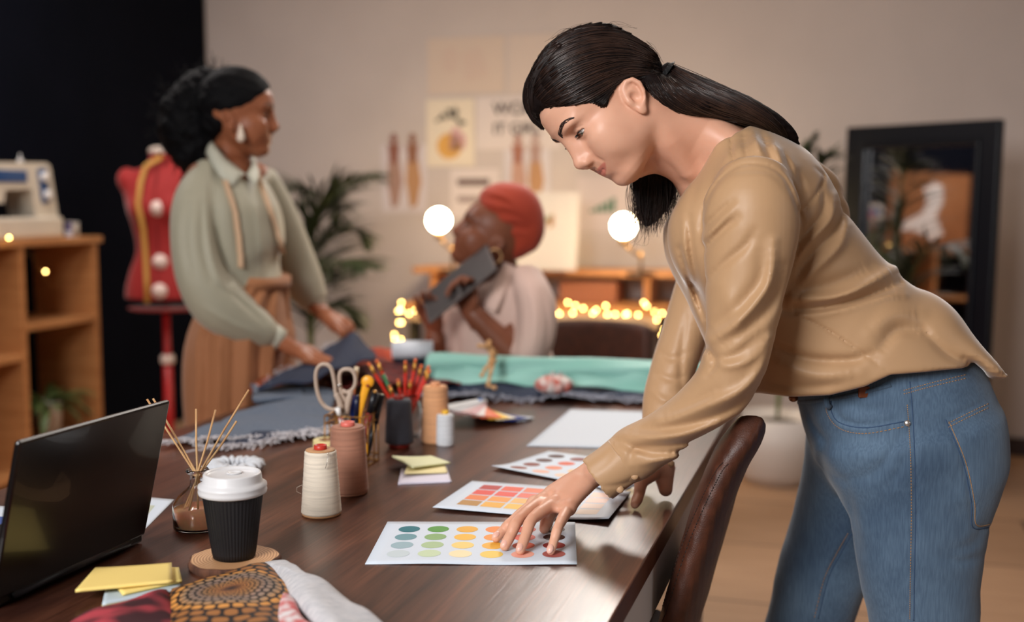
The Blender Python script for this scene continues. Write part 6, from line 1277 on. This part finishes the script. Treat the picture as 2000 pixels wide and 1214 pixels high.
# ---------------- the standing woman with the sage blouse ----------------
MBm = head_matrix(464, 229, 3.15, (.06, 1, -1), .12, 0, 1.0); MBI = MBm.inverted()
SKB = skinmat('skin_brown', (158, 98, 68), (146, 88, 60)); lip_material(SKB, (138, 72, 58))
def neckB(G):
    L_ = []
    for x, y, Y, hw, b in ((462, 240, 3.16, 34, .052), (455, 275, 3.17, 33, .052), (448, 310, 3.18, 40, .062), (445, 345, 3.2, 60, .11)):
        p = MBI @ at(x, y, Y); L_.append((*p, hw * Y / F, b))
    G.add(loft(L_, up=tuple(MBI.to_3x3() @ Vector((0, 1, 0))), m=12, cap=.2), .02)
V, Q = make_head(.0028, extra=neckB, lo=(-.125, -.14, -.22), hi=(.14, .14, .142), eye_open=.5, smile=.6, lips=1.15, ear=(.004, -.012, .85))
LMB = lip_mask(V, 1.15, .6); VHB = xf(V, MBm); HTB = bvh(VHB, Q); parts = [(VHB, Q)]
def AB(x, y, Y): return at(x, y, Y)
HB1 = [[AB(604, 686, 3.10), AB(628, 696, 3.08), AB(645, 702, 3.07), AB(660, 707, 3.06)], [AB(606, 691, 3.07), AB(630, 700, 3.045), AB(648, 706, 3.03), AB(664, 710, 3.02)], [AB(603, 697, 3.045), AB(624, 705, 3.02), AB(640, 709, 3.01), AB(652, 712, 3.0)], [AB(598, 702, 3.02), AB(616, 708, 3.0), AB(628, 711, 2.99), AB(637, 713, 2.985)]]
w1, f1 = AB(575, 681, 3.07), AB(535, 660, 3.10)
G = hand(.0028, w1, f1, None, HB1, [AB(588, 680, 3.11), AB(606, 682, 3.13), AB(618, 688, 3.13), AB(628, 694, 3.13)], rw=.026, wr=.021, s=1.1); parts.append(G.mesh(1))
HB2 = [[AB(662, 622, 3.42), AB(682, 630, 3.40), AB(688, 642, 3.39), AB(686, 650, 3.385)], [AB(659, 626, 3.395), AB(676, 636, 3.37), AB(682, 646, 3.365), AB(680, 652, 3.365)], [AB(655, 630, 3.375), AB(668, 642, 3.35), AB(674, 650, 3.345), AB(673, 656, 3.345)], [AB(650, 632, 3.36), AB(660, 644, 3.34), AB(665, 651, 3.335), AB(666, 656, 3.335)]]
w2, f2 = AB(632, 612, 3.43), AB(612, 590, 3.45)
G = hand(.003, w2, f2, None, HB2, [AB(640, 624, 3.38), AB(650, 638, 3.36), AB(664, 648, 3.36), AB(676, 652, 3.37)], rw=.026, wr=.021, s=1.1); parts.append(G.mesh(1))
G = Field((-1.12, 2.85, .02), (-.35, 3.62, 1.40), .014)
G.add(loft([stn(450, 335, 3.2, 55, .12), stn(455, 400, 3.2, 60, .15), stn(465, 480, 3.2, 55, .12), stn(490, 560, 3.2, 50, .12), stn(475, 640, 3.22, 65, .15)], m=14))
for y_, x_ in ((3.12, -.78), (3.34, -.72)): G.add(chain([(-.76, y_, .86), (x_, y_, .48), (x_ - .02, y_, .08)], [.085, .06, .045]), .03).add(cone((x_ - .02, y_, .05), (x_ + .12, y_ - .02, .03), .04, .03), .02)
G.add(chain([AB(398, 350, 3.08), AB(400, 560, 3.02), AB(530, 655, 3.09)], [.05, .042, .030]), .02).add(chain([AB(500, 350, 3.38), AB(560, 500, 3.44), AB(614, 590, 3.45)], [.05, .040, .028]), .02)
parts.append(G.mesh(1)); VB_, QB_ = join(parts); BOB = np.array((-.76, 3.2, 0)); pb = arr_mesh('person', VB_ - BOB, QB_, SKB, loc=tuple(BOB)); put_lips(pb, LMB)
tag(pb, 'standing woman in a sage green blouse and brown trousers spreading dark denim', 'person'); FB_ = Frame(pb)
face_details(FB_, MBm, HTB, SKB, (50, 32, 24), (16, 12, 12), (1, 0, -.55), lash=.5)
SAGE = mat('sage_blouse', (168, 164, 144), .6, sheen=.3, bump=(200, .15, .001, (1, 1, 1)))
G = Field((-1.12, 2.85, .72), (-.33, 3.62, 1.42), .0052)
G.add(loft([stn(462, 325, 3.2, 34, .07), stn(455, 345, 3.2, 62, .15), stn(452, 400, 3.2, 86, .20), stn(462, 460, 3.2, 90, .20), stn(478, 515, 3.2, 78, .18), stn(500, 548, 3.2, 52, .15), stn(508, 562, 3.2, 46, .14)], m=22, cap=.2))
G.add(loft([stn(408, 335, 3.10, 28, .05), stn(388, 385, 3.06, 42, .075), stn(382, 450, 3.02, 46, .085), stn(393, 530, 3.0, 50, .085), stn(425, 588, 3.01, 52, .08), stn(470, 622, 3.04, 46, .07), stn(512, 646, 3.07, 36, .055), stn(532, 656, 3.09, 24, .038)], m=24, cap=.3), .016)
G.add(loft([stn(515, 350, 3.36, 26, .05), stn(548, 420, 3.42, 34, .07), stn(572, 490, 3.45, 38, .075), stn(594, 550, 3.46, 38, .07), stn(612, 585, 3.46, 30, .05)], m=18, cap=.3), .02)
G.disp(lambda P: .0045 * snoise(P, (4, 4, 2.0), 61, 2))
for pts, w, hg in (([(370, 380), (362, 460), (372, 540)], 6, .010), ([(400, 360), (405, 450), (425, 540), (470, 600)], 5, -.010), ([(395, 400), (395, 480), (412, 550)], 5, .010), ([(420, 380), (425, 470), (450, 550)], 7, .014), ([(455, 380), (462, 450), (470, 520)], 6, .010), ([(500, 400), (510, 470), (510, 530)], 6, -.008), ([(530, 410), (535, 470), (528, 530)], 5, .010), ([(430, 560), (470, 590), (515, 630)], 5, .009), ([(400, 600), (450, 630), (500, 652)], 5, -.007), ([(560, 440), (590, 520)], 5, .009)):
    fold(G, pts, w, hg * .8, 3.25)
V, Q = G.mesh(2); TB_ = bvh(V, Q); FB_.mesh('blouse', V, Q, SAGE)
for nm, c_, d_, hw in (('cuff', AB(548, 666, 3.09), AB(522, 650, 3.08), .036), ('cuff', AB(622, 600, 3.45), AB(606, 576, 3.46), .036)):
    FB_.mb(nm, MB().tube([c_, d_], [hw * .92, hw], 24), mat('sage_collar', (192, 192, 176), .6))
# collar: two pointed flaps
def flap(P3, m=None):
    a = [Vector(p) for p in P3]; mb = MB().add(a, [tuple(range(len(a)))], 0, False); return mb
nb = [AB(415, 276, 3.10), AB(440, 308, 3.07), AB(478, 340, 3.08)]; ft = [AB(402, 300, 3.08), AB(428, 342, 3.03), AB(456, 364, 3.03)]
FB_.mb('collar', MB().grid(lambda u, v: Vector(crom([tuple(p) for p in nb], 9)[int(round(u * 8))]) * (1 - v) + Vector(crom([tuple(p) for p in ft], 9)[int(round(u * 8))]) * v + Vector((0, -.008 * math.sin(PI * v), .004 * math.sin(PI * v))), 8, 4), mat('sage_collar'), solid=.004)
nb2 = [AB(482, 341, 3.08), AB(492, 318, 3.14), AB(486, 298, 3.22)]; ft2 = [AB(500, 362, 3.07), AB(506, 340, 3.13), AB(497, 308, 3.22)]
FB_.mb('collar', MB().grid(lambda u, v: Vector(crom([tuple(p) for p in nb2], 9)[int(round(u * 8))]) * (1 - v) + Vector(crom([tuple(p) for p in ft2], 9)[int(round(u * 8))]) * v, 8, 3), mat('sage_collar'), solid=.004)
BRN = mat('brown_trousers', (160, 106, 70), .8, sheen=.15, bump=(240, .2, .001, (1, 1, 1)))
G = Field((-1.10, 2.90, .03), (-.40, 3.60, 1.06), .0075)
G.add(loft([stn(516, 542, 3.2, 44, .14), stn(505, 575, 3.2, 62, .17), stn(486, 620, 3.2, 92, .20), stn(472, 680, 3.2, 105, .21), stn(468, 750, 3.2, 106, .21), stn(468, 840, 3.2, 100, .20), (-.765, 3.2, .45, .14, .20), (-.765, 3.2, .20, .14, .20), (-.765, 3.2, .06, .13, .20)], m=24, cap=0))
for i, x in enumerate((385, 405, 428, 455, 482, 505, 530, 552)): fold(G, [(516 + (x - 470) * .45, 560), (x + 8, 640), (x, 740), (x - 4, 900)], 6, (.012 if i % 2 else -.010), 3.22, taper=False)
V, Q = G.mesh(2); FB_.mesh('trousers', V, Q, BRN)
FB_.mb('waistband', MB().tube([AB(516, 536, 3.2), AB(514, 556, 3.2)], [.071, .073], 40, flat=(1, 2.1, (1, 0, 0))), BRN)
# hair of the standing woman
HK = mat('black_hair', (6, 6, 9), .7, spec=.15, bump=(90, .8, .004, (1, 1, 1)))
G = Field((-.19, -.13, -.16), (.13, .13, .165), .004)
G.add(ell((-.006, 0, .048), (.101, .082, .090))); ZB = np.array([[-.2, -.09], [-.05, -.09], [-.032, -.035], [-.018, .006], [.0, .024], [.02, .028], [.045, .045], [.07, .068], [.085, .085], [.2, .10]])
G.sub((lambda P: (P[..., 2] - np.interp(P[..., 0], ZB[:, 0], ZB[:, 1])) * .75, (G.lo, G.lo + G.h * G.n)), .008); G.disp(lambda P: .0022 * snoise(P, (10, 30, 30), 93, 2)); V1, Q1 = G.mesh(1); V1 = xf(V1, MBm)
G = Field((-1.10, 2.95, 1.20), (-.72, 3.48, 1.66), .005)
for x, y, Y, r, rz_ in ((405, 180, 3.2, .07, .07), (385, 200, 3.2, .08, .08), (372, 235, 3.2, .085, .09), (380, 275, 3.2, .085, .09), (392, 305, 3.2, .06, .06), (350, 245, 3.2, .06, .08), (418, 255, 3.2, .065, .09), (425, 200, 3.13, .055, .06), (428, 228, 3.135, .048, .055), (436, 190, 3.12, .045, .04)): G.add(ell(at(x, y, Y), (r * .86, r, rz_)), .03)
G.disp(lambda P: .007 * snoise(P, (14, 14, 14), 91, 2) + .004 * snoise(P, (40, 40, 40), 92, 1)); V2, Q2 = G.mesh(1); V, Q = join([(V1, Q1), (V2, Q2)]); FB_.mesh('hair', V, Q, HK)
mb = MB(); r = random.Random(3)
for i in range(260):
    k = r.randrange(len(V2)); p = Vector(V2[k]); c = Vector(at(382, 240, 3.2)); d = (p - c).normalized(); pts = [p]
    for j in range(5): pts.append(pts[-1] + d * .006 + Vector((r.uniform(-.007, .007), r.uniform(-.007, .007), r.uniform(-.007, .007))))
    mb.tube(crom([tuple(q) for q in pts], 12), .0009, 4)
o = FB_.mb('hair_curls', mb, HK); o['kind'] = 'stuff'
e = at(470, 258, 3.065); FB_.mb('earring', MB().lathe([(.001, .022), (.004, .012), (.0095, -.006), (.011, -.016), (.008, -.024), (.001, -.027)], e, 24), mat('pearl', (232, 214, 196), .3))
for nm, pts in (('tape_near', [(420, 296), (432, 330), (446, 380), (460, 430), (467, 480), (468, 522)]), ('tape_far', [(500, 350), (514, 385), (530, 430), (545, 480), (553, 530)])):
    mb = MB(); seam(mb, TB_, pts, .0105, .006, n=8, flat=(.3, 1, (0, -1, 0)), longest=True)
    if mb.V: tag(mb.build('measuring_tape', mat('tape_peach', (208, 174, 142), .6)), 'peach tape measure end hanging over the %s of the sage blouse' % ('near side' if nm == 'tape_near' else 'front placket'), 'tape measure')
# dark denim she is spreading
def denim(u, v):
    # u along the raised fold, v down
    T = crom([tuple(AB(*p)) for p in ((508, 757, 2.80), (560, 722, 2.95), (612, 698, 3.15), (655, 668, 3.32), (688, 650, 3.36), (712, 668, 3.30), (734, 692, 3.2))], 41)[int(round(u * 40))]
    B = crom([tuple(AB(*p)) for p in ((506, 759, 2.79), (560, 750, 2.80), (612, 742, 2.82), (655, 722, 2.88), (690, 712, 2.95), (715, 704, 3.0), (736, 695, 3.05))], 41)[int(round(u * 40))]
    p = Vector(T) * (1 - v) + Vector(B) * v; return p + Vector((0, -.02 * math.sin(PI * v), .004 * math.sin(u * 20 + v * 5)))
o = MB().grid(denim, 40, 14).build('denim_cloth', DEND, solid=.003); tag(o, 'dark navy denim held up in a peak by the standing woman', 'fabric')
mb = MB(); r = random.Random(8)
for i in range(90):
    p = denim(r.random() * .5, 0) + Vector((0, 0, .0005)); d = Vector((r.uniform(-1, 1), r.uniform(-.6, .3), r.uniform(.1, 1))).normalized(); mb.tube([p, p + d * r.uniform(.006, .018)], .0007, 4)
mb.build('frayed_edge', FRAY, o)['kind'] = 'stuff'
# ---------------- the seated woman with the orange head wrap ----------------
MC = head_matrix(956, 466, 3.40, (.40, .917, 1), .15, 0, 1.0); MCI = MC.inverted(); SKC = skinmat('skin_deep', (128, 76, 54), (116, 68, 48)); lip_material(SKC, (120, 62, 54))
def neckC(G):
    L_ = []
    for x, y, Y, hw, b in ((962, 480, 3.41, 34, .055), (972, 510, 3.42, 34, .056), (980, 540, 3.44, 42, .075), (985, 575, 3.46, 60, .12)): p = MCI @ at(x, y, Y); L_.append((*p, hw * Y / F, b))
    G.add(loft(L_, up=tuple(MCI.to_3x3() @ Vector((0, 1, 0))), m=12, cap=.2), .02)
V, Q = make_head(.0030, extra=neckC, lo=(-.17, -.14, -.24), hi=(.14, .14, .142), eye_open=.6, smile=1, lips=1.2, nose=1.15, ear=(.004, -.012, .85))
LMC = lip_mask(V, 1.2, 1); VHC = xf(V, MC); HTC = bvh(VHC, Q); parts = [(VHC, Q)]
def hd(wr, fo, m, dirs, thumb, s=1.1, h=.0032): G = hand(h, wr, fo, None, m, thumb, rw=.027, wr=.022, s=s); parts.append(G.mesh(1))
hd(at(915, 602, 3.26), at(935, 632, 3.26), [[at(902, 578, 3.27), at(888, 560, 3.25), at(878, 565, 3.22), at(874, 576, 3.21)], [at(910, 572, 3.25), at(900, 552, 3.22), at(888, 553, 3.19), at(880, 562, 3.18)], [at(918, 568, 3.24), at(912, 546, 3.20), at(900, 544, 3.17), at(892, 552, 3.16)], [at(926, 570, 3.23), at(924, 550, 3.20), at(915, 545, 3.17), at(908, 550, 3.16)]],
   None, [at(905, 592, 3.29), at(892, 584, 3.32), at(884, 574, 3.33), at(880, 564, 3.33)])
hd(at(848, 640, 3.42), at(850, 668, 3.42), [[at(836, 612, 3.40), at(824, 600, 3.37), at(815, 590, 3.34), at(812, 580, 3.33)], [at(842, 608, 3.38), at(832, 592, 3.34), at(826, 580, 3.31), at(826, 572, 3.30)], [at(850, 608, 3.36), at(846, 590, 3.32), at(840, 580, 3.29), at(838, 572, 3.28)], [at(858, 612, 3.35), at(856, 596, 3.31), at(852, 588, 3.28), at(850, 582, 3.27)]],
   None, [at(838, 630, 3.44), at(826, 618, 3.45), at(818, 606, 3.44), at(816, 598, 3.43)])
G = Field((-.42, 3.0, .30), (.25, 3.80, 1.14), .012)
G.add(loft([stn(985, 560, 3.46, 60, .13), stn(985, 640, 3.46, 80, .15), (-.02, 3.47, .62, .11, .16), (-.02, 3.48, .50, .12, .17)], m=12))
G.add(chain([at(1025, 560, 3.36), at(1010, 700, 3.26), at(925, 612, 3.26)], [.055, .045, .030]), .02).add(chain([at(930, 565, 3.60), at(862, 720, 3.47), at(849, 655, 3.42)], [.05, .044, .030]), .02)
G.add(chain([(-.03, 3.40, .50), (-.22, 3.28, .47)], [.10, .08]), .03).add(chain([(-.03, 3.56, .50), (-.24, 3.50, .47)], [.10, .08]), .03)
parts.append(G.mesh(1)); VC_, QC_ = join(parts); BOC = np.array((-.02, 3.48, .46)); pc_ = arr_mesh('person', VC_ - BOC, QC_, SKC, loc=tuple(BOC)); put_lips(pc_, LMC)
tag(pc_, 'seated woman with an orange head wrap and pale pink shirt looking up', 'person'); FC_ = Frame(pc_)
face_details(FC_, MC, HTC, SKC, (40, 26, 20), (16, 12, 12), (1, 0, .1), lash=.6)
PINK = mat('pale_pink_shirt', (206, 176, 164), .75, sheen=.3, bump=(160, .2, .001, (1, 1, 1)))
G = Field((-.33, 3.10, .52), (.24, 3.80, 1.14), .0055)
G.add(loft([stn(985, 528, 3.46, 36, .10), stn(985, 555, 3.46, 72, .17), stn(975, 610, 3.46, 96, .19), stn(972, 680, 3.46, 104, .18), (-.02, 3.47, .68, .165, .18), (-.02, 3.48, .55, .17, .18)], m=20, cap=.2))
G.add(loft([stn(1022, 548, 3.38, 42, .08), stn(1042, 600, 3.32, 46, .10), stn(1040, 660, 3.28, 44, .10), stn(1022, 700, 3.27, 40, .09)], m=14, cap=.15), .025)
G.add(loft([stn(920, 560, 3.60, 36, .08), stn(895, 620, 3.57, 36, .09), stn(882, 680, 3.53, 34, .09)], m=14, cap=.15), .025)
G.sub(chain([MC @ Vector((-.02, 0, -.10)), MC @ Vector((.0, 0, -.17))], [.062, .066]), .01)
G.disp(lambda P: .004 * snoise(P, (4, 4, 3), 71, 2))
for pts, w, hg in (([(1000, 560), (1010, 620), (1005, 690)], 6, .012), ([(1060, 570), (1070, 640), (1062, 700)], 6, .008), ([(1035, 560), (1045, 620), (1040, 690)], 7, -.009), ([(890, 620), (895, 690)], 5, .010), ([(930, 600), (940, 690)], 6, .009)): fold(G, pts, w, hg * .8, 3.5)
V, Q = G.mesh(2); TC_ = bvh(V, Q); FC_.mesh('shirt', V, Q, PINK)
L1 = [tuple(at(*p)) for p in ((984, 512, 3.36), (958, 560, 3.30), (946, 600, 3.27))]; L2 = [tuple(at(*p)) for p in ((1005, 520, 3.34), (985, 575, 3.27), (968, 612, 3.25))]
FC_.mb('collar', MB().grid(lambda u, v: Vector(crom(L1, 9)[int(round(u * 8))]) * (1 - v) + Vector(crom(L2, 9)[int(round(u * 8))]) * v + Vector((0, -.008 * math.sin(PI * v), 0)), 8, 4), PINK, solid=.005)
WRAP = mat('orange_head_wrap', (166, 60, 36), .85, sheen=.2, noise=(9, (150, 50, 30), (1, 1, 1), 2), bump=(200, .2, .001, (1, 1, 1)))
G = Field((-.24, 3.20, 1.05), (.14, 3.60, 1.36), .0042)
for x, y, r in ((985, 410, (.082, .092, .080)), (1010, 420, (.078, .088, .088)), (1010, 455, (.068, .070, .068)), (975, 395, (.055, .082, .045)), (1000, 480, (.036, .050, .040)), (1030, 445, (.045, .060, .062))): G.add(ell(at(x, y, 3.42), r), .03)
wl = plane_cut((938, 396), (978, 492), 1); sg = np.sign(wl(np.array(at(900, 440, 3.4)))); G.sub((lambda P: -sg * wl(P), (G.lo, G.lo + G.h * G.n)), .008)
for k in range(7): fold(G, [(945 + 4 * k, 372 + 14 * k), (985 + 8 * k, 385 + 12 * k), (1030 + 3 * k, 430 + 10 * k)], 5, (.006 if k % 2 else -.005), 3.44)
V, Q = G.mesh(2); FC_.mesh('head_wrap', V, Q, WRAP)
FC_.mb('earring', MB().grid(lambda u, v: at(966, 500, 3.32) + Vector(((.020 + .0022 * math.cos(6.283 * v)) * math.cos(6.283 * u), .0022 * math.sin(6.283 * v), (.020 + .0022 * math.cos(6.283 * v)) * math.sin(6.283 * u))), 28, 8), mat('gold_hoop', (220, 180, 130), .3, metal=.7))
# the tablet she holds
A_, B_, C_, D_ = at(818, 594, 3.34), at(912, 518, 3.30), at(984, 504, 3.20), at(872, 596, 3.20)
t = thing('tablet', 'dark grey tablet held up at a slant by the seated woman', 'tablet', (A_ + B_ + C_ + D_) / 4); o0 = t.location.copy(); ux = ((B_ + C_) - (A_ + D_)).normalized(); uy = ((D_ + C_) - (A_ + B_)); uy = (uy - ux * uy.dot(ux)).normalized(); uz = ux.cross(uy)
T = Matrix((ux, uy, uz)).transposed(); MB().box((0, 0, 0), (.250, .170, .009), T=T, bev=.004).build('body', mat('tablet_grey', (92, 84, 82), .45, metal=.3), t); MB().box(uz * (.005 * (1 if uz.z > 0 else -1)), (.235, .155, .001), T=T).build('screen', mat('tablet_screen', (52, 46, 46), .35), t)
# chair of the seated woman
c = thing('leather_chair', 'dark brown leather chair the woman with the head wrap sits on', 'chair', (.0, 3.62, 0), -.1)
MB().box((-.04, -.06, .40), (.46, .46, .09), bev=.03).build('seat', LEA, c); MB().grid(lambda u, v: (.17 - .03 * math.sin(PI * u), (u - .5) * .40 - .02, .42 + v * .30), 12, 8).build('backrest', LEA, c, solid=.04, sub=1)
for x in (-.22, .15):
    for y in (-.24, .13): MB().tube([(x * 1.1, y * 1.1, 0), (x, y, .37)], [.012, .016], 10).build('leg', BLACK, c)
# ---------------- the leather chair in front ----------------
c = thing('leather_chair', 'dark brown stitched leather chair tucked against the table edge in the right foreground', 'chair', (.34, 1.86, 0)); o0 = Vector(c.location)
CW = [(1262, 1350, .029), (1290, 1262, .029), (1303, 1214, .029), (1322, 1150, .029), (1343, 1080, .029), (1366, 1005, .029), (1394, 937, .029), (1422, 887, .029), (1444, 840, .029), (1454, 790, .029), (1456, 740, .029)]
S_ = []
for x, y, a in CW: p = at(x + 13, y, 1.64) + DH * .20; S_.append((*p, a, .20))
G = Field((.12, 1.56, .49), (.56, 2.16, 1.02), .0035); G.add(loft(S_, up=tuple(DH), m=26, ex=3.2, cap=.5))
np_ = np.array(at(1450, 800, 1.64)); dh_ = np.array(DH); G.sub((lambda P: (np_[2] - .40 * ((P - np_) @ dh_) - 1.4 * np.maximum((P - np_) @ dh_ - .16, 0) - 1.2 * np.maximum(.03 - (P - np_) @ dh_, 0)) - P[..., 2], (G.lo, G.lo + G.h * G.n)), .035)
G.disp(lambda P: -.0010 * snoise(P, (6, 6, 10), 101, 2))
for pts in ([(1296, 1177), (1330, 1070), (1365, 985), (1398, 920), (1415, 902)], [(1306, 1180), (1341, 1072), (1376, 988), (1409, 922), (1424, 905)]): fold(G, pts, 2.2, .0014, 1.72)
V, Q = G.mesh(2); CB_ = bvh(V, Q); arr_mesh('backrest', V - np.array(o0), Q, LEA, c)
mb = MB()
for pts in ([(1283, 1212), (1296, 1177), (1330, 1070), (1365, 985), (1398, 920), (1413, 902)], [(1294, 1212), (1306, 1180), (1341, 1072), (1376, 988), (1409, 922), (1423, 905)]): seam(mb, CB_, pts, .0008, .0001, dash=.65)
mb.V = [tuple(Vector(v) - o0) for v in mb.V]; mb.build('stitching', mat('dark_thread', (28, 16, 12), .7), c)
MB().box((-.29, .04, .47), (.40, .42, .09), T=Matrix.Rotation(ROT, 3, 'Z'), bev=.03).build('seat', LEA, c)
for x in (-.43, -.12):
    for y in (-.12, .20):
        q = Matrix.Rotation(ROT, 3, 'Z') @ Vector((x, y, 0)); MB().tube([(q.x * 1.05, q.y * 1.1, 0), (q.x, q.y, .43)], [.012, .016], 10).build('leg', BLACK, c)
